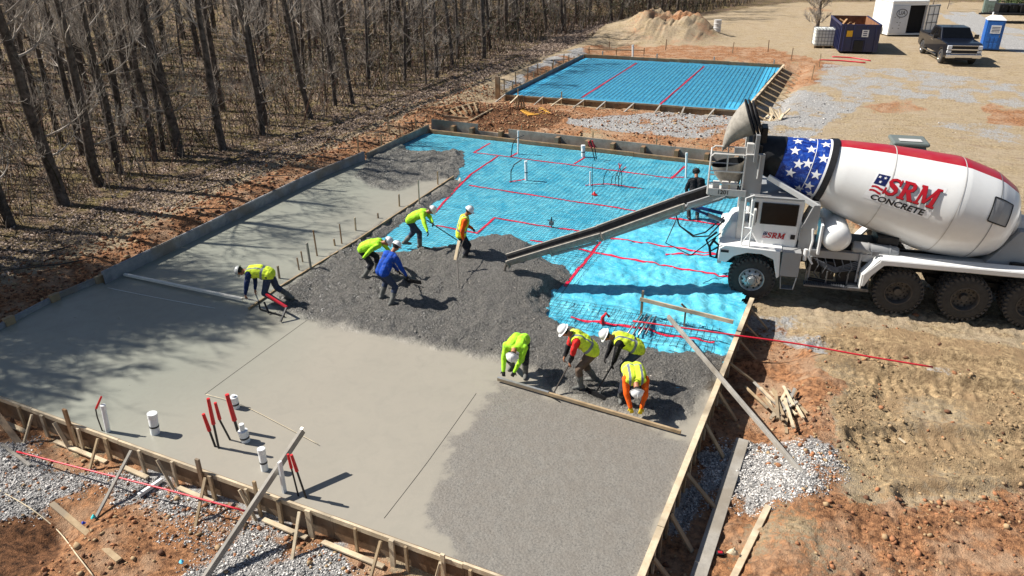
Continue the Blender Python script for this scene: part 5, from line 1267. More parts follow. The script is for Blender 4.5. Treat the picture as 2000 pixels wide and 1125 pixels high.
    dg = bpy.context.evaluated_depsgraph_get(); body = bpy.data.meshes.new_from_object(ob.evaluated_get(dg)); bpy.data.objects.remove(ob, do_unlink=True)
    n = len(body.vertices); co = np.empty(n*3,np.float32); body.vertices.foreach_get('co',co); co = co.reshape(-1,3).astype(float)
    nr = np.empty(n*3,np.float32); body.vertices.foreach_get('normal',nr); nr = nr.reshape(-1,3)
    best = np.full(n,1e9); reg_i = np.zeros(n,int)
    for i,(a,b,ra,rb,reg) in enumerate(C):
        a_,b_ = np.array(a),np.array(b); e = b_-a_; t = np.clip(((co-a_)@e)/max(e@e,1e-9),0,1); dd = np.linalg.norm(co-a_-t[:,None]*e,axis=1)-(ra+(rb-ra)*t)
        m_ = dd < best; best[m_] = dd[m_]; reg_i[m_] = i
    regs = np.array([c_[4] for c_ in C]); vr = regs[reg_i]
    f = np.where(np.isin(vr,['torso','uarm','farm','leg','hip','shin']),1.,0.)
    wv = fbm(co[:,0]*9+co[:,2]*7, co[:,1]*9+co[:,2]*4, 3, 7)*.030*f; co += nr*wv[:,None]
    body.vertices.foreach_set('co', co.astype(np.float32).ravel())
    mats = [C_skin, shirt, sleeve or shirt, fore or sleeve or shirt, trousers, boots or C_bootm, gloves or C_skin, C_hair]
    mp = dict(head=0,neck=0,torso=1,hip=4,uarm=2,farm=3,leg=4,shin=5,foot=5,hand=6)
    body.materials.clear()
    for m in mats: body.materials.append(m)
    vm = np.array([mp[r_] for r_ in vr])
    hc = np.array(headc); hv = (co-hc); back = (hv@np.array(hfw) < .01)&(hv@np.array(hdir) > -.07)&(vm==0)&(vr=='head')|((hv@np.array(hdir) > .055)&(vr=='head')); vm[back] = 7
    nf = len(body.polygons); lt = np.empty(nf,np.int32); body.polygons.foreach_get('loop_start',lt); vi = np.empty(len(body.loops),np.int32); body.loops.foreach_get('vertex_index',vi)
    body.polygons.foreach_set('material_index', vm[vi[lt]].astype(np.int32)); body.polygons.foreach_set('use_smooth',np.ones(nf,bool))
    body.name = 'body'; bo = bpy.data.objects.new('body', body); COL.objects.link(bo); bo.parent = root
    for s in (-1,1):
        e = MB(); e.tube_lathe(headc+hfw*.086+hl*.034*s+hdir*.01, hfw, [(0,.008),(.008,.012),(.013,.006)], 8, True); e.build('eye', C_eye, root)
    if vest:
        ax = (neck-pelv).normalized(); axn = np.array(ax); L = (neck-pelv).length; lsn = np.array(ls); bkn = np.array(bk1)
        tt = (co-np.array(pelv))@axn/L; lat = (co-np.array(pelv))@lsn; dep = (co-np.array(pelv))@bkn
        ok = ((vr=='torso')|((vr=='hip')&(tt > -.05)))&(tt < 1.05)&(np.abs(lat) < .215)
        F4 = vi.reshape(-1,4) if len(vi) == nf*4 else None
        if F4 is not None:
            sel = ok[F4].all(1); Fv = F4[sel]; u_, inv = np.unique(Fv, return_inverse=True)
            V_ = co[u_]+nr[u_]*.016
            ft = tt[Fv].mean(1); fl = np.abs(lat[Fv].mean(1)); mi = np.zeros(len(Fv),int)
            mi[(np.abs(ft-.26) < .055)] = 1; mi[(np.abs(fl-.115) < .024)&(ft > .26)] = 1
            vo = arr_mesh('safety_vest', V_, inv.reshape(Fv.shape), [C_vest if vest is True else vest, C_silver], smooth=True, parent=root, mi=mi)
            so_ = vo.modifiers.new('s','SOLIDIFY'); so_.thickness = .006
    if hat is not None:
        m = MB(); c0_ = headc+hdir*.045; prof = [(-.012,.118),(.0,.121),(.03,.117),(.065,.100),(.09,.070),(.105,.035),(.108,.004)]
        m.lathe(c0_, hdir, prof, 24, True)
        for i in range(3): pass
        # brim, longer at the front
        ring = []; rin = []
        for i in range(24):
            a = 2*math.pi*i/24; u = hfw*math.cos(a)+hl*math.sin(a); ex = (.022 if hat is not C_cap else .0)+.035*max(0,math.cos(a))**2
            rin.append(c0_+u*.115+hdir*.002); ring.append(c0_+u*(.118+ex)-hdir*(.012+.01*max(0,math.cos(a))))
        vs = rin+ring; m.add(vs+[v_-hdir*.005 for v_ in vs], [(i,(i+1)%24,24+(i+1)%24,24+i) for i in range(24)]+[(48+i,72+i,72+(i+1)%24,48+(i+1)%24) for i in range(24)]+[(24+i,24+(i+1)%24,72+(i+1)%24,72+i) for i in range(24)])
        m.tube([c0_+hfw*(.105*math.cos(a))+hdir*(.02+.098*math.sin(a)) for a in np.linspace(.15,math.pi-.15,9)],.009,6)
        m.build('hard_hat' if hat is not C_cap else 'cap', hat, root, smooth=True)
    rw_ = Matrix.Translation(V((feet[0],feet[1],zb))) @ Matrix.Rotation(hd,4,'Z')
    return root, [rw_ @ w_[1] for w_ in wr], rw_ @ headc
def dirv(h): return Vector((math.cos(R(h)),math.sin(R(h)),0))
W = []
# screed board end points (on the concrete)
SA, SB = P(972,740,.06), P(1330,844,.06)
def onscreed(t, dz=.1): q = SA.lerp(SB,t); return Vector((q.x,q.y,dz))
# 10: orange sleeves, nearest the right form
h0 = P(1247,762,.78); ft = h0-dirv(-66)*.72; g1 = onscreed(.795,.15); g2 = onscreed(.745,.15)
W.append(person('person in yellow vest with bright orange sleeves and yellow gloves bending over the screed board', (ft.x,ft.y), -66, 88, (-.14,.74), footL=(.16,.2), footR=(-.12,-.2), hands=[g1+Vector((.0,.03,.03)), g2+Vector((0,.03,.03))], hpitch=125, shirt=C_vest, sleeve=C_orange, trousers=C_dk, gloves=C_glove, vest=True, zb=-.03, group='workers in hard hats'))
# 7: lime shirt at the left end of the screed
h0 = P(998,696,.76); ft = h0-dirv(-80)*.70; g1 = onscreed(.085,.15); g2 = onscreed(.03,.15)
W.append(person('person in lime green shirt bent double holding the left end of the screed board', (ft.x,ft.y), -80, 84, (-.12,.74), footL=(.16,.17), footR=(-.1,-.2), hands=[g1+Vector((0,.03,.03)), g2+Vector((0,.03,.03))], hpitch=118, shirt=C_lime, trousers=C_dk, gloves=C_glvb, boots=C_bootm, zb=-.03, group='workers in hard hats'))
# 8: red short sleeves over black, raking
ft = P(1144,752,-.02); rk = P(1118,742,.05)
W.append(person('person in yellow vest over a red shirt, brown trousers, stooping left with a rake', (ft.x,ft.y), 205, 52, (-.10,.88), footL=(.12,.14), footR=(-.20,-.16), hands=[ft+dirv(205)*.42+Vector((.10,-.05,.62)), ft+dirv(205)*.50+Vector((-.05,.10,.48))], hpitch=52, shirt=C_redsh, sleeve=C_redsh, fore=C_blk, trousers=C_brn, gloves=C_skin, vest=True, zb=-.04, group='workers in hard hats'))
# 9: behind the orange sleeved one
ft = P(1222,754,-.02)+Vector((.12,.2,0))
W.append(person('person in yellow vest with dark sleeves stooping just behind the one in orange sleeves', (ft.x,ft.y), 205, 66, (-.02,.86), footL=(.22,.14), footR=(-.18,-.17), hands=[ft+dirv(205)*.55+Vector((.08,-.05,.45)), ft+dirv(205)*.6+Vector((-.08,.12,.5))], hpitch=64, shirt=C_blk, trousers=C_jean, gloves=C_glvb, vest=True, zb=-.03, group='workers in hard hats'))
# 3: blue shirt, back to the camera
ft = P(754,590,-.02)
W.append(person('person in royal blue shirt and white hard hat seen from behind, pulling a concrete rake', (ft.x,ft.y), 70, 40, (-.02,.88), footL=(.05,.24), footR=(-.02,-.26), hands=[ft+dirv(70)*.45+Vector((.02,.05,.62)), ft+dirv(40)*.55+Vector((.1,0,.55))], hpitch=45, shirt=C_blue, trousers=C_jean, gloves=C_glvb, zb=-.04, group='workers in hard hats'))
# 2: lime, hidden behind the blue one
h0 = P(768,474,.98); ft = h0-dirv(22)*.72; ft.z = 0
W.append(person('person in lime green shirt bending low right behind the one in the blue shirt', (ft.x,ft.y), 22, 76, (-.12,.84), footL=(.14,.16), footR=(-.1,-.18), hands=[ft+dirv(60)*.6+Vector((0,.1,.5)), ft+dirv(-40)*.5+Vector((-.2,-.1,.75))], hpitch=66, shirt=C_lime, trousers=C_dk, gloves=C_glvb, vest=False, zb=-.03, group='workers in hard hats'))
# 4: lime long sleeves raking to the right
ft = P(812,482,-.02); h4 = P(850,430,1.12)
W.append(person('person in lime green long sleeves leaning right and pushing a rake at the sheet edge', (ft.x,ft.y), 18, 66, (-.10,.88), footL=(-.36,.12), footR=(.16,-.12), hands=[P(868,472,.55), P(838,462,.62)], hpitch=60, shirt=C_lime, trousers=C_jean, gloves=C_glvb, zb=-.03, group='workers in hard hats'))
# 5: standing with the vibrator rod
ft = P(904,512,-.02)
W.append(person('person standing upright in lime vest with one orange sleeve, holding a long rod', (ft.x,ft.y), 28, 16, (-.02,.90), footL=(.02,.12), footR=(-.05,-.12), hands=[ft+dirv(28)*.32+Vector((-.1,.14,.95)), ft+dirv(-30)*.22+Vector((-.05,-.06,.80))], hpitch=38, shirt=C_vest, sleeve=C_orange, trousers=C_dk, gloves=C_glvb, vest=True, zb=-.05, group='workers in hard hats'))
# 1: grey helmet, bending over the strike-off bar
ft = P(546,590,-.02)
hc1 = P(462,528,.95)
W.append(person('person in grey hard hat, blue sleeves and yellow vest bending over a pale bar', (ft.x,ft.y), 203, 84, (.16,.80), footL=(-.05,.16), footR=(-.25,-.16), hands=[P(480,575,.30), P(499,572,.32)], hpitch=80, shirt=C_navy, trousers=C_jean, gloves=C_skin, vest=True, hat=C_hatg, zb=-.03, group='workers in hard hats'))
# 6: operator in black behind the chute
h6 = P(1362,330,1.55); ft = h6-dirv(112)*.12
W.append(person('person in a black jacket and cap standing behind the truck chute with back turned', (ft.x,ft.y), 112, 16, (-.02,.86), footL=(.02,.13), footR=(0,-.13), hands=None, hpitch=40, shirt=C_blk, trousers=C_dk, boots=C_boot, hat=C_cap, zb=-.14))
# --- their tools
def tool(name, label, cat): return empty(name, (0,0,0), 0, label, cat)
AL = simple('aluminium', srgb(200,200,196), .35, .7, var=.2, scale=8); M_hand = simple('tool_handle', srgb(60,52,46), .6, var=.3)
t = tool('screed_board','long pale wooden screed board lying across the fresh slab, held at both ends','screed board')
MB().beam(SA, SB, .05, .07).build('straightedge', W_tan, t, bevel=.004); q=SA.lerp(SB,.22); MB().beam(SA.lerp(SB,.0)+Vector((0,0,.042)),SA.lerp(SB,.30)+Vector((0,0,.042)),.05,.012).build('top_strip',AL,t)
def rake(label, a, b, ang):
    t = tool('concrete_rake', label, 'rake'); a = Vector(a); b = Vector(b); e = a+(a-b).normalized()*.25
    MB().tube([e,a,b],.016,8).build('handle', M_hand, t, smooth=True)
    d = (b-a).normalized(); s = d.cross(Vector((0,0,1))).normalized()
    m = MB(); m.beam(b-s*.25+Vector((0,0,-.02)), b+s*.25+Vector((0,0,-.02)), .02,.11); m.build('blade', M_blk, t)
    MB().tube([b-d*.18,b-s*.12],.008,6).build('bracket', M_gun, t); return t
pw = W[4][1]; rake('concrete rake with dark blade held by the person in the blue shirt', pw[0], P(806,548,.12), 0)
pw = W[6][1]; rake('concrete rake pushed by the person in lime sleeves at the sheet edge', pw[0], P(906,478,.16), 0)
pw = W[2][1]; rake('concrete rake held by the person in the red shirt', pw[0], W[2][1][0]+dirv(250)*.55+Vector((0,0,-.56)), 0)
pw = W[3][1]; rake('concrete rake held by the stooping person with dark sleeves', pw[0], W[3][1][0]+dirv(250)*.5+Vector((0,0,-.42)), 0)
t = tool('vibrator_rod','thin dark rod with a pale paddle grip standing in the fresh concrete','vibrator')
g = W[7][1][1]; b = P(896,562,.1); m_ = P(893,505,.55)
MB().tube([g+Vector((.02,0,.1)), m_, b],.014,8).build('rod', M_hand, t, smooth=True)
c_ = P(897,470,.95); MB().beam(c_, P(889,508,.45), .10,.03).build('paddle', W_new, t, bevel=.01)
PVCB = simple('pale_bar', srgb(222,218,206), .5, var=.08)
# strike-off pipe lying across the left bay and the frame by the kneeling worker
t = tool('strike_off_bar','long thin pale bar lying across the smooth left bay up to the bent worker','screed bar')
a, b = P(243,536,.05), P(474,584,.10); MB().beam(a,b,.08,.06).build('bar', PVCB, t)
t = tool('tubular_stand','dark tubular stand with red rail on the slab beneath the bent grey helmeted person','stand')
j = [P(478,583,.12),P(505,588,.22),P(520,575,.38),P(560,600,.28),P(548,628,.02),P(508,604,.02),P(525,612,.02),P(497,570,.32)]
MB().tube([j[0],j[1],j[7]],.022,6).build('bent_pipe', AL, t, smooth=True)
MB().beam(j[2],j[3],.05,.05).build('rail', M_red, t)
for a_,b_ in ((j[3],j[4]),(j[1],j[5]),(P(516,590,.25),j[6])): MB().beam(a_,b_,.04,.04).build('leg', M_blk, t)
MB().beam(j[5],P(556,618,.02),.03,.03).build('crossbar', M_blk, t)
# ================================================================ PROPS ON AND ROUND THE SLAB
_fwd = Vector((-.427,.904,0))
def U(base, pxx, pyy):
    """point above `base` (same distance from the viewer) seen at a photo pixel"""
    d = Vector(RW @ np.array([pxx-CX, pyy-CY, F])); o = Vector((0,0,H)); t = (base-o).dot(_fwd)/d.dot(_fwd); return o+d*t
def thing(name, label, cat, group=None): return empty(name, (0,0,0), 0, label, cat, group)
PVC = simple('white_pvc', srgb(226,228,228), .35, var=.06); BPL = simple('black_plastic', srgb(28,28,30), .5, var=.2); RTIP = simple('red_tape_wrap', srgb(200,24,34), .5, var=.12); ROPE = simple('beige_cord', srgb(206,190,160), .9)
PEX = simple('red_pipe', srgb(206,36,56), .4, var=.08)
def pipe(label, base, top, r, z0=-.05, band=True, cap=True, narrow=None):
    t = thing('drain_pipe', label, 'pipe', 'white drain pipes standing in the slabs'); b = P(*base, z0); e = U(b, *top); e.x = b.x+(e.x-b.x)
    m = MB(); m.lathe(b-(e-b).normalized()*.1,(e-b),[(0,r),((e-b).length+.1-.01,r),((e-b).length+.1,r*.93)],18); m.build('tube',PVC,t,smooth=True)
    if band: m = MB(); L = (e-b).length; m.lathe(b+(e-b)*.40,(e-b),[(0,r*1.06),(.035,r*1.06)],18); m.build('strap',BPL,t,smooth=True)
    if cap: m = MB(); L = (e-b).length; m.lathe(e-(e-b).normalized()*.09,(e-b),[(0,r*1.08),(.10,r*1.08),(.105,r*.6)],18); m.build('cap',PVC,t,smooth=True)
    if narrow: m = MB(); m.lathe(e,(0,0,1),[(0,r*.55),(narrow,r*.55)],14); m.build('riser',PVC,t,smooth=True)
pipe('fat white pipe with black strap standing alone in the smooth slab near the front form',(304,849),(297,808),.085)
pipe('slim white pipe with black cap standing at the slab edge behind a tall form stake',(212,846),(201,792),.045,band=False)
pipe('short white pipe behind the red tipped conduits, farthest of their cluster',(462,799),(456,776),.075,narrow=.05)
pipe('short white pipe with a narrow riser in front of the red tipped conduits',(481,864),(474,842),.085,narrow=.16)
pipe('white pipe with black strap just left of the long leaning plank',(518,921),(510,877),.065)
pipe('white pipe with black strap standing in the middle of the blue sheet',(1028,352),(1027,315),.055,-.13)
pipe('thin white pipe against the far form boards behind the blue sheet',(1012,300),(1012,256),.035,-.13,band=False)
pipe('fat short white pipe near the far form boards on the blue sheet',(1139,306),(1139,284),.085,-.13)
pipe('thin white pipe left of the black conduit hoops on the blue sheet',(1153,362),(1153,336),.03,-.13,band=False)
pipe('thin white pipe by the far corner beside the person in black',(1340,346),(1341,299),.04,-.13,band=False)
pipe('white pipe rising at the back form of the far formwork',(1236,111),(1236,88),.07,-.1,band=False)
def conduit(label, pts, z0, r=.018, tip=.45, grp='black conduits with red taped tips'):
    t = thing('conduit', label, 'conduit', grp); b = P(*pts[0], z0); path = [b-Vector((0,0,.08)), b]+[U(b,*q) for q in pts[1:]]
    # smooth the polyline
    m = MB(); m.tube(path, r, 8); m.build('tube', BPL, t, smooth=True)
    if tip:
        a = path[-2].lerp(path[-1], 1-tip) if len(path) > 2 else path[-1]; m = MB(); m.tube([a, path[-1]+(path[-1]-a).normalized()*.03], [r*1.7,r*1.4], 8); m.build('red_tip', RTIP, t, smooth=True)
conduit('leftmost of the four red tipped conduits in the smooth slab, leaning left',[(420,871),(398,811)],0,.022,.5)
conduit('tallest of the four red tipped conduits in the smooth slab, second from the left',[(427,874),(407,781)],0,.022,.5)
conduit('third from the left of the four red tipped conduits in the smooth slab',[(449,858),(430,822),(421,789)],0,.02,.9)
conduit('rightmost of the four red tipped conduits in the smooth slab, next to a white pipe',[(464,841),(444,773)],0,.028,.7)
conduit('thin red tipped conduit right of the leaning plank, the left one of two',[(583,969),(563,890)],-.02,.015,.3)
conduit('thin red tipped conduit right of the leaning plank, the right one of two',[(598,973),(570,891)],-.02,.018,.35)
conduit('thin curved conduit with a red end rising behind the slim white pipe',[(200,842),(190,815),(187,800),(197,777)],-.02,.013,.9)
conduit('dark loop conduit left of the white pipe in the middle of the blue sheet',[(998,355),(998,335),(1004,322),(1019,312)],-.13,.02,0)
conduit('dark loop conduit bending over before the far form boards',[(998,307),(1001,283),(1008,270),(1024,264)],-.13,.02,0)
conduit('reddish tipped dark conduit by the far form boards, the left one of two',[(1162,313),(1156,290),(1150,278)],-.13,.022,.9)
conduit('reddish tipped dark conduit by the far form boards, the right one of two',[(1165,311),(1162,290),(1157,276)],-.13,.022,.9)
for i,(a,b,c,d) in enumerate((((1178,361),(1180,345),(1187,331),(1192,338)),((1193,362),(1196,345),(1204,338),(1210,350)),((1201,364),(1202,348),(1207,335),(1213,322)),((1208,364),(1208,350),(1210,338),(1222,327)),((1214,363),(1215,345),(1213,335),(1209,321)))):
    conduit('thin black conduit hoop of the cluster with red ends on the blue sheet',[a,b,c,d],-.13,.014,.5 if i > 1 else 0,'conduit hoops on the blue sheet')
conduit('thin dark rod standing above a red patch on the blue sheet',[(1157,388),(1157,320)],-.13,.010,0)
def rag(label, c, z, r, mt, name='cloth_scrap', cat='scrap'):
    b = P(*c, z); rg = random.Random(int(c[0])); m = MB(); n = 9
    vs = []; 
    for j in range(4):
        for i in range(n): a = 6.283*i/n; q = r*(1-j*.28)*rg.uniform(.6,1.2); vs.append((b.x+math.cos(a)*q,b.y+math.sin(a)*q*.8,b.z+j*r*.28*rg.uniform(.6,1.4)))
    m.add(vs,[(j*n+i,j*n+(i+1)%n,(j+1)*n+(i+1)%n,(j+1)*n+i) for j in range(3) for i in range(n)]+[tuple(3*n+i for i in range(n))]); tag(m.build(name,mt,None,smooth='all'),label,cat)
rag('small red scrap lying on the blue sheet below a dark rod',(1161,380),-.12,.12,RTIP)
t = thing('red_hose_end','bright red bent fitting sticking up from the blue sheet behind the raking people','fitting')
b = P(1177,632,-.1); m = MB(); m.tube([b,U(b,1177,620),U(b,1184,612),U(b,1190,619)],[.06,.045,.035,.03],8); m.build('bend',RTIP,t,smooth=True)
t = thing('floor_valve','small dark valve standing on the blue sheet beside a red tape line','valve')
b = P(1077,443,-.13); m = MB(); m.tube([b,U(b,1077,424)],.02,8); m.build('stem',BPL,t); m = MB(); m.box(U(b,1077,436),(.14,.1,.12)); m.tube([U(b,1069,430),U(b,1085,430)],.015,6); m.build('body',M_gun,t,bevel=.01)
# leaning plank over the near form: its shadow end tells how high the top is
S_ = P(680,924,0); hh_ = 1.0
for k_ in range(300):
    hh_ = .2+k_*.01; q = S_+Vector((-math.cos(R(SUN_AZ)),-math.sin(R(SUN_AZ)),math.tan(R(SUN_EL))))*hh_/math.tan(R(SUN_EL)); c_ = RW.T @ np.array([q.x,q.y,q.z-H])
    if CX+F*c_[0]/c_[2] < 592: break
top_ = q; bot_ = P(396,1135,-.5)
t = thing('leaning_plank','long grey edged straight plank leaning over the front form, its top above the slab','plank')
MB().beam(bot_, top_, .06,.12).build('board', W_grey, t, bevel=.004)
_dd = (top_-bot_).normalized(); MB().beam(bot_+Vector((0,0,.064)), top_+Vector((0,0,.064)), .045,.006).build('edge_strip', AL, t)
t = thing('upright_stake','short pale upright stake in the slab just right of the leaning plank','stake')
b = P(556,962,-.02); MB().beam(b-Vector((0,0,.1)), U(b,546,902), .075,.04).build('board', PVC, t)
def plank(label, a, b, w, th, mt, za=None, zb_=None, name='plank', cat='plank', grp=None):
    pa = G(*a, .02+th/2) if za is None else P(*a, za); pb = G(*b, .02+th/2) if zb_ is None else P(*b, zb_)
    o = MB().beam(pa, pb, w, th).build(name, mt, None, bevel=.004, seg=1, loc=None); tag(o, label, cat, grp); return o
plank('pale weathered plank lying on red clay and gravel, bottom left of the photo',(102,986),(234,1098),.10,.035,W_tan)
plank('pale pointed stake lying on gravel at the left edge of the photo',(5,871),(60,912),.06,.03,W_grey,name='stake',cat='stake')
plank('wide grey plank lying beside the white gravel at the right form',(1450,862),(1362,1135),.25,.045,W_grey)
plank('narrow new plank lying on orange clay right of the wide grey plank',(1500,992),(1428,1140),.11,.045,W_new)
o = plank('long grey straightedge propped across the right form, its foot in white gravel',(1305,618),(1588,950),.06,.10,W_grey,.42,-.30,'straightedge','straightedge')
plank('thin light lath lying half buried in clay far right of the stake heap',(1755,858),(1768,868),.05,.02,W_new,name='lath',cat='lath')
def cable(name, label, pts, r, mt, lift=.03, cat='cord', zs=None):
    path = []
    for i,q in enumerate(pts): path.append(G(*q, lift) if zs is None or zs[i] is None else P(*q, zs[i]))
    out = []
    for i in range(len(path)-1):
        for t in np.linspace(0,1,5)[:-1]:
            p0 = path[max(i-1,0)]; p1 = path[i]; p2 = path[i+1]; p3 = path[min(i+2,len(path)-1)]
            out.append(.5*((2*p1)+(-p0+p2)*t+(2*p0-5*p1+4*p2-p3)*t*t+(-p0+3*p1-3*p2+p3)*t**3))
    out.append(path[-1]); o = MB().tube(out, r, 7).build(name, mt, None, smooth='all'); tag(o, label, cat); return o
cable('red_pipe','straight red plastic pipe held just above the clay in front of the near form',[(33,882),(160,915),(320,955),(478,998)],.017,PEX,.1,'pipe',[-.38,-.28,-.2,-.22])
cable('red_pipe','long thin red pipe running from the blue sheet over the right form across the mud',[(1236,627),(1345,642),(1438,655),(1560,672),(1700,697),(1822,717)],.02,PEX,.05,'pipe',[.02,.08,.10,.0,-.1,-.2])
cable('cord','beige cord snaking over clay in the bottom left corner',[(-10,955),(60,995),(115,1040),(150,1085),(185,1130)],.010,ROPE)
cable('string_line','white string lying across the smooth left bay beside the pale bar',[(210,562),(300,580),(420,602)],.006,PVC,.0,'string',[.0,.0,.0])
for lab,pts in (('thin dark score line across the smooth slab towards the conduit cluster',[(400,770),(500,697),(600,625)]),('thin dark score line across the smooth slab from the screed to the near form',[(750,1012),(840,895),(930,768)])):
    cable('score_line',lab,pts,.003,simple('score_shade',srgb(104,98,88),.9),0,'line',[-.008]*3)
cable('string_line','pale string running past the white pipes to the leaning plank',[(402,770),(470,790),(560,835),(622,868)],.005,ROPE,0,'string',[.02]*4)
o = plank('short white pipe offcut lying on gravel under the near form',(318,941),(272,972),.07,.07,PVC,name='pipe_offcut',cat='pipe')
rag('turquoise scrap at the foot of a long brace on the red clay',(183,1010),-.5,.06,simple('turquoise_scrap',srgb(40,190,190),.6)); rag('small light blue scrap on the red clay at the bottom',(355,1097),-.48,.05,simple('light_blue_scrap',srgb(90,190,225),.6))
rag('blue scrap beside the turquoise one on the red clay',(163,1022),-.5,.045,simple('blue_scrap',srgb(30,70,190),.6))
# batter board over the sheet by the right form
t = thing('batter_board','pale rail on short legs standing on the blue sheet beside the truck wheel','batter board')
a = P(1250,584,.34); b = P(1432,629,.30); MB().beam(a,b,.04,.10).build('rail',W_new,t,bevel=.004)
MB().beam(Vector((a.x+.05,a.y+.03,-.2)),U(Vector((a.x+.05,a.y+.03,-.2)),1256,568),.06,.05).build('leg',W_brown,t)
q = a.lerp(b,.5); MB().beam((q.x,q.y+.05,-.2),(q.x,q.y+.05,q.z+.02),.04,.04).build('leg',W_brown,t); MB().beam(q+Vector((-.12,.06,.12)),q+Vector((.14,.1,-.12)),.06,.03).build('cleat',W_brown,t)
for i in range(4):
    off = i*13; m = MB(); pa = P(1222+off,657-i*1.5,-.05); pb = P(1254+off*.7,612+i*2,-.05); m.tube([pa,pb],.022,8); o = m.build('bar',M_gun if i%2 else AL,None,smooth='all'); tag(o,'one of the four straight bars lying side by side on the blue sheet','bar','four bars on the blue sheet')
# heap of wooden stakes
rg = random.Random(8)
heap = []
for i in range(26):
    cx_, cy_ = 1528+rg.gauss(0,20), 800+rg.gauss(0,12); ang = R(rg.choice([68,78,95,108,60,40,150,118])+rg.uniform(-9,9)); L = rg.uniform(20,36)
    a = (cx_-math.cos(ang)*L, cy_-math.sin(ang)*L*.9); b = (cx_+math.cos(ang)*L, cy_+math.sin(ang)*L*.9)
    pa = G(*a); pb = G(*b); lv = .03+.012*i; pa.z += lv*rg.uniform(.4,1.1); pb.z += lv*rg.uniform(.3,1.1)
    o = MB().beam(pa,pb,.055,.028).build('stake',[W_tan,W_new,W_grey][i%3],None); tag(o,'wooden stake in the loose heap on orange clay right of the propped straightedge','stake','heap of wooden stakes by the right form')
for i in range(9):
    c_ = G(1515+rg.gauss(0,3)*3, 232+rg.uniform(-2,3)); a = rg.uniform(.4,2.4); d = Vector((math.cos(a),math.sin(a),rg.uniform(0,.5)))*.5
    o = MB().beam(c_+Vector((0,0,.06))-d*.6,c_+Vector((0,0,.12+.04*i))+d*.6,.10,.06).build('offcut',W_new,None); tag(o,'short timber offcut in the small pile behind the truck hopper','offcut','pile of timber offcuts behind the truck')
t = thing('work_glove','black and red work glove lying between the two planks at the bottom','glove')
c_ = G(1406,1083,.03); m = MB(); m.box(c_,(.12,.09,.04),rz=.4)
for i in range(4): m.tube([c_+Vector((-.05,-.03+.02*i,0)),c_+Vector((-.13,-.04+.026*i,.01))],.012,6)
m.tube([c_+Vector((0,.045,0)),c_+Vector((-.05,.09,.01))],.013,6); m.build('palm',C_blk,t,smooth=True); m = MB(); m.box(c_+Vector((.0,0,.022)),(.07,.05,.012),rz=.4); m.build('red_patch',M_red,t)
rag('crumpled beige rag beside the black glove',(1432,1080),-.4,.10,ROPE)
# timber crib and boards between the pads
t = thing('timber_crib','small pale ladder-like timber frame lying on clay left of the spoil heap','timber frame')
qs = [G(868,222,.12),G(932,205,.12),G(912,232,.12),G(945,212,.12)]
MB().beam(qs[0],qs[1],.08,.1).build('rail',W_tan,t); MB().beam(G(868,232,.12),G(915,236,.12),.08,.1).build('rail',W_tan,t)
for i in range(5): MB().beam(G(878+12*i,219-3*i,.16),G(893+10*i,231-2*i,.12),.06,.09).build('rung',W_tan,t)
plank('pale board lying on clay behind the far form near the timber frame',(917,238),(962,214),.12,.05,W_tan)
for i in range(5): o = plank('yellow board of the small stack on orange clay between the slabs',(1018+3*i,218+2.2*i),(1060+4*i,213+2.4*i),.13,.05,simple('yellow_board',srgb(226,170,70),.8) if i == 0 else bpy.data.materials['yellow_board'],name='board',cat='board',grp='stack of yellow boards')
t = thing('stake_tripod','pair of crossed worn pegs bundled at the near form of the far formwork','pegs')
for dx in (-12,-4,6,14): b = P(1014+dx,228,-.3); MB().beam(b,U(b,1016+dx*.3,186),.07,.05).build('peg',W_tan,t)
rg = random.Random(3)
for pxx,pyy in ((782,262),(806,250),(815,262),(700,292),(745,288),(985,175),(1008,162),(1030,150),(1050,140),(1080,128),(1100,122),(1190,92),(1300,92),(1430,98),(1585,150),(1545,112),(1500,96),(760,255),(1600,125)):
    b = G(pxx,pyy+6); o = MB().beam(b-Vector((0,0,.1)), b+Vector((rg.uniform(-.06,.06),rg.uniform(-.06,.06),rg.uniform(.5,.9))), .06,.05).build('peg',W_tan if rg.random()<.6 else W_brown,None); tag(o,'weathered peg driven into the clay outside the formwork','peg','survey pegs outside the formwork')
# fallen sticks in front of the wood
for i in range(26):
    b = G(rg.uniform(60,900), 0) if False else None
    x = rg.uniform(-24.5,-19.8); y = rg.uniform(11,50); a = rg.uniform(-.5,1.2); L = rg.uniform(.6,2.2); z = gz(x,y)+.04
    o = MB().tube([(x,y,z),(x+math.cos(a)*L*.5,y+math.sin(a)*L*.5,z+.06),(x+math.cos(a+.3)*L,y+math.sin(a+.3)*L,z+.02)],[.03,.022,.01],6).build('fallen_branch',B_grey,None,smooth='all'); tag(o,'bare fallen branch lying on the leaf litter between wood and slab','branch','fallen branches before the wood')

# ================================================================ FAR YARD
# --- roll-off dumpster
M_dmp = paint('dumpster_navy', srgb(24,36,84), .45, .45, srgb(90,72,60)); M_rust = simple('rusty_inside', srgb(134,92,62), .9, var=.4, scale=2); M_yel = simple('yellow_sticker', srgb(236,178,30), .5); M_junk = simple('scrap_wood', srgb(170,132,92), .9, var=.4)
da = G(1636,104); db = G(1711,106)
dang = math.atan2(db.y-da.y, db.x-da.x); t = empty('dumpster', da, dang-.0, 'dark navy open top dumpster with rusty inside standing between white tank and white container', 'dumpster')
Wd = (db-da).length; Ld = 5.6; Hd = 1.95
m = MB(); th = .05
m.bb(0,Wd,0,th,.15,Hd); m.bb(0,Wd,Ld-th,Ld,.15,Hd); m.bb(0,th,th,Ld-th,.15,Hd); m.bb(Wd-th,Wd,th,Ld-th,.15,Hd); m.bb(th,Wd-th,th,Ld-th,.15,.22)
m.build('body',M_dmp,t)
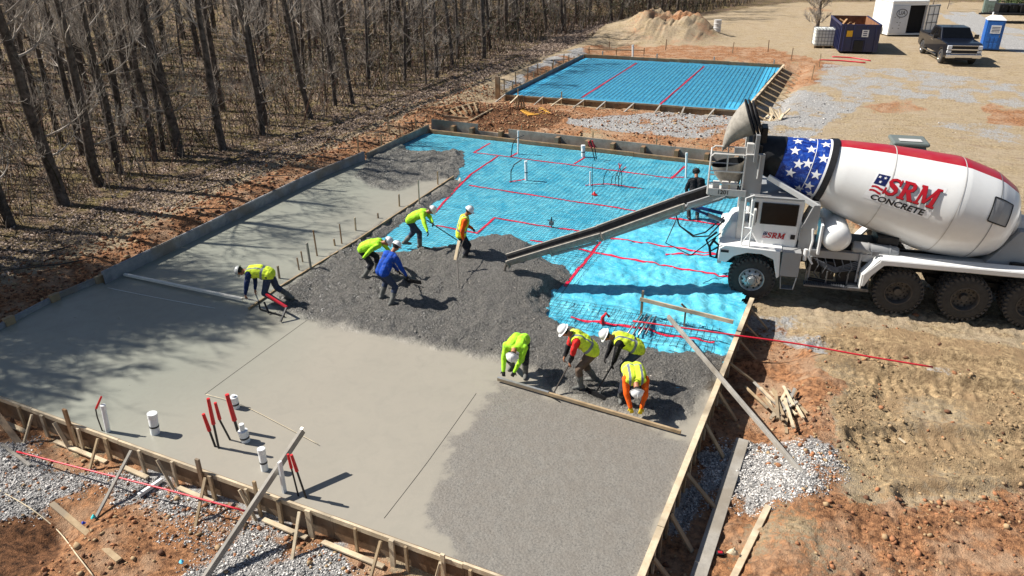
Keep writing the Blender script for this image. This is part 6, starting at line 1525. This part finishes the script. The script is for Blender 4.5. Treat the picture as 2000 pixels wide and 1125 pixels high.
m = MB(); m.bb(-.04,Wd+.04,-.06,.0,Hd-.12,Hd+.02); m.bb(-.06,-.0,0,Ld,Hd-.12,Hd+.02); m.bb(Wd,Wd+.06,0,Ld,Hd-.12,Hd+.02)
for i in range(9): m.bb(-.08,-.001,.3+i*.6,.42+i*.6,.2,Hd-.1); m.bb(Wd+.001,Wd+.08,.3+i*.6,.42+i*.6,.2,Hd-.1)
for x_ in (.2,.8,Wd-.9,Wd-.3): m.bb(x_,x_+.10,-.10,-.001,.15,Hd-.1)
m.bb(.85,Wd-.9,-.12,-.102,.95,1.05); m.build('rib',M_dmp,t,bevel=.01)
m = MB(); m.bb(th+.002,Wd-th-.002,Ld-th-.02,Ld-th-.004,.25,Hd-.03); m.bb(th+.004,th+.02,th+.01,Ld-th-.03,.25,Hd-.03); m.bb(Wd-th-.02,Wd-th-.004,th+.01,Ld-th-.03,.25,Hd-.03); m.build('lining',M_rust,t)
m = MB(); m.bb(.95,Wd-1.0,-.14,-.104,.2,.9); m.build('hook_recess',M_blk,t)
for x_ in (.55,Wd-.55): m = MB(); m.lathe((x_-.08,.2,.12),(1,0,0),[(0,.12),(.16,.12)],14); m.build('roller',M_blk,t,smooth=True)
m = MB(); m.bb(1.35,Wd-.75,-.115,-.103,1.15,1.62); m.build('white_sign',M_wht,t); text_mesh('DUMPSTER' if False else '', .1, Matrix.Identity(4), M_logob, None, 'x') if False else None
m = MB(); 
for i in range(3): m.bb(1.43,Wd-.85,-.121,-.116,1.22+.13*i,1.28+.13*i)
m.build('sign_lines',M_navy,t)
m = MB(); m.bb(.36,.74,-.115,-.103,1.15,1.55); m.build('yellow_sticker',M_yel,t)
rg = random.Random(2)
for i in range(16):
    a = Vector((rg.uniform(.4,Wd-.4),rg.uniform(1.2,Ld-.5),rg.uniform(.9,1.5))); d = Vector((rg.uniform(-1,1),rg.uniform(-1,1),rg.uniform(-.1,.6)))*rg.uniform(.4,.9)
    d.x = max(.15-a.x,min(Wd-.15-a.x,d.x)); d.y = max(.2-a.y,min(Ld-.2-a.y,d.y))
    o = MB().beam(a,a+d,.14,.05).build('scrap_board',M_junk,None); o.matrix_world = Matrix.Translation(da) @ Matrix.Rotation(dang,4,'Z'); tag(o,'scrap board thrown into the dumpster','board','scrap boards inside the dumpster')
# --- IBC tote
ta = G(1589,94); t = empty('water_tote', ta, dang+.05, 'white caged plastic water tote standing left of the dumpster', 'tote')
m = MB(); m.bb(.03,1.35,.03,1.2,.16,1.35); m.build('tank',simple('tote_plastic',srgb(226,228,222),.4,var=.06),t,bevel=.06)
m = MB(); m.lathe((.7,.6,1.34),(0,0,1),[(0,.14),(.06,.14)],16); m.build('lid',PVC,t)
m = MB()
for i in range(7): x_ = .02+i*.222; m.tube([(x_,0,.14),(x_,0,1.37),(x_,1.23,1.37),(x_,1.23,.14)],.014,5)
for z in (.25,.5,.75,1.0,1.2,1.37): m.tube([(0,0,z),(1.38,0,z),(1.38,1.23,z),(0,1.23,z)],.014,5,closed=True)
m.build('cage',M_gun,t); m = MB()
for x_ in (.0,.6,1.24): m.bb(x_,x_+.14,0,1.23,0,.13)
m.bb(0,1.38,0,1.23,.131,.15); m.build('pallet',W_tan,t)
# --- white storage container with open doors
ca = G(1732,71); cb = G(1801,70); ca.z = cb.z = min(ca.z,cb.z); cang = math.atan2(cb.y-ca.y,cb.x-ca.x); t = empty('storage_container', ca, cang, 'white storage trailer with dark open doorway and swung open door behind the dark pickup', 'container')
Wc = (cb-ca).length; Lc = 3.0; Hc = 2.55
m = MB(); m.bb(0,.06,0,Lc,.1,Hc); m.bb(Wc-.06,Wc,0,Lc,.1,Hc); m.bb(.06,Wc-.06,Lc-.06,Lc,.1,Hc); m.bb(.06,Wc-.06,0,Lc-.06,.1,.2); m.bb(.06,Wc-.06,0,.1,Hc-.22,Hc); m.build('body',M_white,t)
m = MB(); m.box((Wc/2,Lc/2,Hc+.06),(Wc+.08,Lc+.08,.16)); m.build('roof',M_white,t,bevel=.06)
m = MB(); m.bb(.06,Wc*.50,-.04,-.002,.2,Hc-.2); d1 = m.build('door',paint('door_white',srgb(206,210,216),.4,.3),t,bevel=.01)
m = MB(); m.lathe((Wc*.30,-.045,1.75),(0,-1,0),[(0,.42),(.004,.42)],24,False) if False else None
m = MB(); m.tube([(Wc*.29+.42*math.cos(a),-.05,1.75+.30*math.sin(a)) for a in np.linspace(0,6.283,25)[:-1]],.03,4,closed=True); m.build('emblem_ring',M_logob if False else M_gun,d1)
text_mesh('UA', .42, XZ(Wc*.29,-.052,1.76), M_gun, d1, 'emblem_letters', offset=.01)
rg = random.Random(1); m = MB()
for i in range(7): m.box((.25+rg.random()*.7,-.046,.6+rg.random()*1.0),(.09,.006,.06))
m.build('stains',M_gun,d1)
m = MB(); m.bb(.065,Wc-.065,.3,.34,.21,Hc-.23); m.build('doorway_shade_sheet',simple('painted_doorway_shade',srgb(18,18,20),.9),t)  # shade of the inside, painted as a near-black sheet across the doorway
m = MB(); a = cang+.35; dx,dy = math.cos(.35),math.sin(.35); q0 = Vector((Wc+.02,-.05,0)); q1 = q0+Vector((dx,dy,0))*1.25
m.hexa([(q0.x,q0.y,.25),(q1.x,q1.y,.25),(q1.x,q1.y+.05,.25),(q0.x,q0.y+.05,.25),(q0.x,q0.y,Hc-.2),(q1.x,q1.y,Hc-.2),(q1.x,q1.y+.05,Hc-.2),(q0.x,q0.y+.05,Hc-.2)]); d2 = m.build('door',M_white,t,bevel=.01)
m = MB()
for f_ in (.08,.92): c_ = q0.lerp(q1,f_)+Vector((0,-.03,0)); m.beam(c_+Vector((0,0,.3)),c_+Vector((0,0,Hc-.25)),.05,.03)
for z in (.35,1.0,1.6,2.25): m.beam(q0+Vector((0,-.03,z)),q1+Vector((0,-.03,z)),.03,.05)
m.tube([q0.lerp(q1,.5)+Vector((0,-.05,.4)),q0.lerp(q1,.5)+Vector((0,-.05,2.2))],.02,6); m.build('door_frame',M_gun,d2)
for y_ in (1.2,2.0): m = MB(); m.lathe((-.02,y_,.33),(1,0,0),[(0,.2),(.0,.33),(.2,.33),(.2,.2)],20); m.build('wheel',M_rub,t,smooth=True)
# --- pickup truck (crew cab), nose towards the viewer's right
pf = G(1838,127); pr = G(1797,104); dv = (pf-pr); dv.z = 0; pang = math.atan2(dv.y,dv.x)
M_car = simple('dark_blue_paint', srgb(10,13,24), .3, .0, var=.15); M_car.node_tree.nodes['Principled BSDF'].inputs['Coat Weight'].default_value = .5
M_chr = simple('chrome', srgb(214,216,220), .12, 1., var=.05); M_lens = simple('lamp_lens', srgb(226,230,236), .1, var=.05)
pk = empty('pickup_truck', pr, pang, 'dark navy crew cab pickup with chrome grille parked in front of the white storage trailer', 'pickup truck')
# local: x forward, y left; the right hand side wheels touch y=0; rear axle at x=0
WBp = 3.85; Wp = 1.95; yc = Wp/2
pk.scale = (1.06,1.08,1.1)
def sect(m, prof, y0, y1, inset=0): # side outline extruded across with tumblehome
    n = len(prof); vs = [(x,y0+(inset if z > 1.15 else 0),z) for x,z in prof]+[(x,y1-(inset if z > 1.15 else 0),z) for x,z in prof]
    m.add(vs,[tuple(range(n-1,-1,-1)),tuple(range(n,2*n))]+[(i,(i+1)%n,n+(i+1)%n,n+i) for i in range(n)])
def arch(cx_, r=.46, z0=.42): return [(cx_+r*math.cos(a), z0+r*math.sin(a)) for a in np.linspace(math.pi,0,9)]
low = [(-1.05,.55)]+arch(0)+[(.7,.50),(WBp-.7,.50)]+arch(WBp)+[(WBp+.95,.55)]
prof = low+[(WBp+.98,1.18),(WBp+.70,1.26),(WBp-.62,1.32),(WBp-.72,1.30),(1.0,1.30),(-1.08,1.30)]
m = MB(); sect(m, prof, 0, Wp); m.build('body',M_car,pk,bevel=.05,seg=3)
cabp = [(.92,1.28),(WBp-.50,1.28),(WBp-.62,1.36),(WBp-1.30,1.90),(1.45,1.92),(1.05,1.84)]
m = MB(); vs = []
for y_,ins in ((.03,0),(Wp-.03,0)):
    sgn = 1 if y_ < 1 else -1
    for x,z in cabp: vs.append((x, y_+sgn*(max(0,z-1.3))*.26, z))
n = len(cabp); m.add(vs,[tuple(range(n-1,-1,-1)),tuple(range(n,2*n))]+[(i,(i+1)%n,n+(i+1)%n,n+i) for i in range(n)]); cb_ = m.build('cabin',M_car,pk,bevel=.05,seg=3)
def sidewin(x0,x1,x2,x3,z0,z1,sgn):
    y_ = (.03 if sgn > 0 else Wp-.03); f_ = lambda z: y_+sgn*(max(0,z-1.3))*.26-sgn*.012
    m = MB(); m.hexa([(x0,f_(z0),z0),(x1,f_(z0),z0),(x1,f_(z0)+sgn*.01,z0),(x0,f_(z0)+sgn*.01,z0),(x2,f_(z1),z1),(x3,f_(z1),z1),(x3,f_(z1)+sgn*.01,z1),(x2,f_(z1)+sgn*.01,z1)]); m.build('window',M_glass,cb_)
for sgn in (1,-1):
    sidewin(WBp-1.72,WBp-.80,WBp-1.70,WBp-1.32,1.36,1.80,sgn); sidewin(1.15,WBp-1.82,1.45,WBp-1.80,1.36,1.80,sgn)
m = MB(); A_ = (WBp-.64,1.375); B_ = (WBp-1.27,1.87)
m.hexa([(A_[0]+.02,.16,A_[1]),(A_[0]+.02,Wp-.16,A_[1]),(A_[0]-.03,Wp-.16,A_[1]),(A_[0]-.03,.16,A_[1]),(B_[0]+.03,.24,B_[1]),(B_[0]+.03,Wp-.24,B_[1]),(B_[0]-.03,Wp-.24,B_[1]),(B_[0]-.03,.24,B_[1])]); m.build('windscreen',M_glass,cb_)
m = MB(); m.bb(-1.0,.86,.10,Wp-.10,1.301,1.32); m.bb(-1.0,.86,.0,.09,1.30,1.36); m.bb(-1.0,.86,Wp-.09,Wp,1.30,1.36); m.build('bed_cover',M_blk,pk,bevel=.01)
gxp = WBp+.98
m = MB(); m.bb(gxp-.02,gxp+.05,.30,Wp-.30,.98,1.14); m.bb(gxp-.02,gxp+.045,.30,Wp-.30,.74,.90); m.build('grille',M_blk,pk)
m = MB(); m.bb(gxp-.02,gxp+.07,.26,Wp-.26,1.135,1.18); m.bb(gxp-.02,gxp+.08,.24,Wp-.24,.90,.975); m.bb(gxp-.02,gxp+.07,.26,Wp-.26,.70,.74); m.build('grille_bar',M_chr,pk,bevel=.01)
m = MB(); m.bb(gxp-.05,gxp+.16,.0,Wp,.46,.70); m.build('bumper',M_chr,pk,bevel=.05); m = MB(); m.bb(gxp+.12,gxp+.165,.5,Wp-.5,.38,.50); m.build('lower_intake',M_blk,pk)
for y0 in (.02,Wp-.27):
    m = MB(); m.bb(gxp-.10,gxp+.055,y0,y0+.25,.92,1.16); m.build('headlight',M_lens,pk,bevel=.03); m = MB(); m.bb(gxp-.08,gxp+.05,y0,y0+.25,.74,.88); m.build('headlight',M_lens,pk,bevel=.02)
for y_,sg in ((0,-1),(Wp,1)):
    m = MB(); m.box((WBp-.95,y_+sg*.18,1.42),(.12,.24,.24)); m.tube([(WBp-.95,y_,1.36),(WBp-.95,y_+sg*.15,1.40)],.03,6); m.build('mirror',M_car,pk,bevel=.03)
    for xx in (WBp-1.95,1.75): m = MB(); m.box((xx,y_+sg*.012,1.12),(.20,.03,.04)); m.build('handle',M_chr,pk)
    m = MB(); m.tube([(.55,y_+sg*.06,.42),(WBp-.6,y_+sg*.06,.42)],.04,8); m.build('side_step',M_chr,pk,smooth=True)
for x_ in (0,WBp):
    for y_,sg in ((.0,-1),(Wp,1)):
        wr_ = bpy.data.objects.new('wheel',None); COL.objects.link(wr_); wr_.parent = pk; wr_.location = (x_,y_,.41)
        m = MB(); m.lathe((0,-sg*.26,0),(0,sg,0),[(0,.22),(.0,.37),(.04,.41),(.22,.41),(.26,.37),(.265,.25)],28); m.build('tyre',M_rub,wr_,smooth=True)
        m = MB(); m.lathe((0,0,0),(0,sg,0),[(.006,.25),(.012,.235),(-.03,.20),(-.02,.07),(.01,.06),(.01,.01)],28)
        for i in range(6): a = 2*math.pi*i/6; m.beam((math.cos(a)*.05,sg*.008,math.sin(a)*.05),(math.cos(a)*.235,sg*.012,math.sin(a)*.235),.05,.02,Vector((0,1,0)))
        m.build('rim',M_chr,wr_,smooth=True)
# --- portable toilets
def toilet(base, ang, label, mb_, mr_, near=True):
    t = empty('portable_toilet', base, ang, label, 'portable toilet'); w_,d_,h_ = 1.12,1.12,2.08
    m = MB(); m.bb(0,w_,0,d_,.08,h_); m.build('cabin',mb_,t,bevel=.03)
    m = MB(); m.bb(-.03,w_+.03,-.03,d_+.03,0,.10); m.build('skid',M_blk,t)
    m = MB(); m.hexa([(-.06,-.06,h_),(w_+.06,-.06,h_),(w_+.06,d_+.06,h_),(-.06,d_+.06,h_),(.25,.25,h_+.26),(w_-.25,.25,h_+.26),(w_-.25,d_-.25,h_+.26),(.25,d_-.25,h_+.26)]); m.build('roof',mr_,t,bevel=.03)
    m = MB(); m.bb(.12,w_-.12,-.035,-.002,.16,h_-.12); dr = m.build('door',mb_,t,bevel=.01)
    for z0,z1 in ((.2,.55),(.65,.95)):
        m = MB()
        for i in range(3): m.bb(.2+i*.26,.36+i*.26,-.05,-.036,z0,z1)
        m.build('door_panel',mb_,dr,bevel=.01)
    m = MB(); m.bb(.30,w_-.20,-.05,-.037,1.2,1.75); m.build('notice',M_wht,dr)
    m = MB(); 
    for i in range(4): m.bb(.36,w_-.27,-.054,-.051,1.3+.1*i,1.335+.1*i)
    m.build('notice_lines',M_navy,dr)
    m = MB(); m.bb(w_-.22,w_-.17,-.07,-.036,.95,1.1); m.build('handle',M_gun,dr)
    for i in range(3): m = MB(); m.bb(-.012,-.001,.2+.28*i,.42+.28*i,.25,1.9); m.build('side_panel',mb_,t)
    m = MB(); m.lathe((w_*.3,d_*.8,h_+.1),(0,0,1),[(0,.05),(.35,.05)],10); m.build('vent_pipe',mr_,t)
tb = simple('toilet_blue', srgb(36,104,186), .45, var=.1); tl_ = G(1915,99); tr2 = G(1957,101)
toilet(tl_, math.atan2(tr2.y-tl_.y,tr2.x-tl_.x), 'bright blue portable toilet with white roof right of the dark pickup', tb, M_wht)
q = G(1918,27); toilet(q, .0, 'grey green portable toilet beside the road at the top right corner', simple('toilet_grey',srgb(112,128,120),.5), M_whiteD)
# --- dark flatbed trailer at the top right
q = G(1945,46); t = empty('flatbed_trailer', q, .25, 'dark flatbed trailer loaded with black boxes at the top right edge', 'trailer')
m = MB(); m.bb(0,6.5,0,2.2,.7,.85); m.bb(-1.2,0,1.0,1.15,.65,.78); m.build('deck',M_blk,t)
for x_ in (3.6,4.5): m = MB(); m.lathe((x_,-.05,.4),(0,1,0),[(0,.2),(0,.38),(.22,.38),(.22,.2)],18); m.build('wheel',M_rub,t,smooth=True); m = MB(); m.lathe((x_,2.05,.4),(0,1,0),[(0,.2),(0,.38),(.22,.38),(.22,.2)],18); m.build('wheel',M_rub,t,smooth=True)
rg = random.Random(6)
for i in range(7): m = MB(); m.box((.6+.85*i,1.1+rg.uniform(-.4,.4),.85+.35),(.7,1.2,.7)); m.box((.6+.85*i,.8,1.3),(.2,.3,.25)); m.build('load_box',M_blk,t,bevel=.03)
# --- white barrel and small things by the mound
q = G(1400,62); t = empty('barrel', q, 0, 'small pale barrel standing on the grass right of the earth mound', 'barrel'); m = MB(); m.lathe((0,0,0),(0,0,1),[(0,.28),(.0,.31),(.28,.29),(.3,.33),(.33,.29),(.6,.29),(.62,.33),(.65,.29),(.9,.31),(.9,.28)],18); m.build('drum',M_whiteD,t,smooth=True)
for i,(pa,pb) in enumerate((((1625,112),(1700,120)),((1600,118),(1690,124)))): cable('hose','red hose lying on the ground in front of the dumpster, the '+('farther' if i == 0 else 'nearer')+' of two',[pa,((pa[0]+pb[0])/2,pa[1]+2),pb],.04,PEX,.05,'hose')
# machine cab beyond the drum
q = T(1770,300,6.2); wq = TO+_tx*q.x+_tn*6.2; zg = gz(wq.x,wq.y); t = empty('skid_loader', (wq.x,wq.y,zg), TA, 'grey green machine cab roof with a pale window showing above the truck drum', 'loader')
zt_ = TO.z+T(1770,272,6.2).z-zg; hw_ = .46
mgg = paint('machine_grey',srgb(104,112,108),.5,.4)
m = MB(); m.bb(-hw_,hw_,-.4,.4,.5,zt_-.12); m.build('body',mgg,t,bevel=.08); m = MB(); m.box((0,.05,zt_-.06),(hw_*2+.1,1.0,.12)); m.build('roof',mgg,t,bevel=.05); m = MB(); m.bb(-hw_+.12,hw_-.12,-.42,-.40,zt_-.55,zt_-.2); m.build('window',M_glass,t); m = MB(); m.bb(-hw_+.15,hw_-.15,-.3,.0,zt_+.011,zt_+.02); m.build('roof_panel',M_whiteD,t)
for x_ in (-.4,.4):
    for y_ in (-.65,.45): m = MB(); m.lathe((x_,y_,.4),(0,1,0),[(0,.2),(0,.4),(.22,.4),(.22,.2)],20); m.build('wheel',M_rub,t,smooth=True)
# trees of the yard
protos.append(make_tree(23,3.7,.17,.30,34,1.3,2.1,2.6)); plant(10, *G(1595,58).xy, 1., None, 'small bare spreading tree standing alone on the grass left of the dumpster'); 
for i,(a,b,s) in enumerate(((1820,22,.7),(1850,18,.6),(1700,2,.8),(1760,-2,.7))):
    p = G(a,b); plant([5,7,3,6][i], p.x, p.y, s, None, 'small bare tree in the row along the road behind the white container', 'bare trees along the road')
# evergreen shrubs by the road
mev = simple('cedar_green', srgb(66,84,44), .8, var=.35, scale=2)
def shrub(p, h, r, label, grp):
    g = np.random.default_rng(int(abs(p.x*100))); n = 2600; u = g.random(n); a = g.random(n)*6.28; zz = u**.8; rr_ = r*(1-zz)**.6*np.sqrt(g.random(n))*(1+.25*np.sin(a*3+zz*9))
    x = rr_*np.cos(a); y = rr_*np.sin(a); z = zz*h+.1; s = g.uniform(.05,.12,n); A = g.normal(0,1,(n,3)); A /= np.linalg.norm(A,axis=1)[:,None]; B = np.cross(A,g.normal(0,1,(n,3))); B /= np.linalg.norm(B,axis=1)[:,None]
    c = np.stack([x,y,z],1); t = empty('evergreen_shrub', p, 0, label, 'shrub', grp); arr_mesh('foliage', np.stack([c-A*s[:,None],c-B*s[:,None]*.5,c+A*s[:,None],c+B*s[:,None]*.5],1).reshape(-1,3), np.arange(4*n).reshape(n,4), mev, parent=t)
    m = MB(); m.tube([(0,0,-.1),(0,0,h*.7)],[.08,.03],6); m.build('trunk',B_grey,t)
for a,b,h,r in ((1965,8,3.,1.8),(1990,12,3.2,1.8),(1935,3,2.6,1.5),(1990,28,2.4,1.6)): shrub(G(a,b),h,r,'dark green shrub by the road in the top right corner','evergreen shrubs by the road')
for a,b,h,r in ((1235,18,4.5,1.7),(1262,6,5,2.),(1290,2,5,2.)): shrub(G(a,b),h,r,'dark evergreen at the far end of the wood behind the earth mound','evergreens behind the mound')
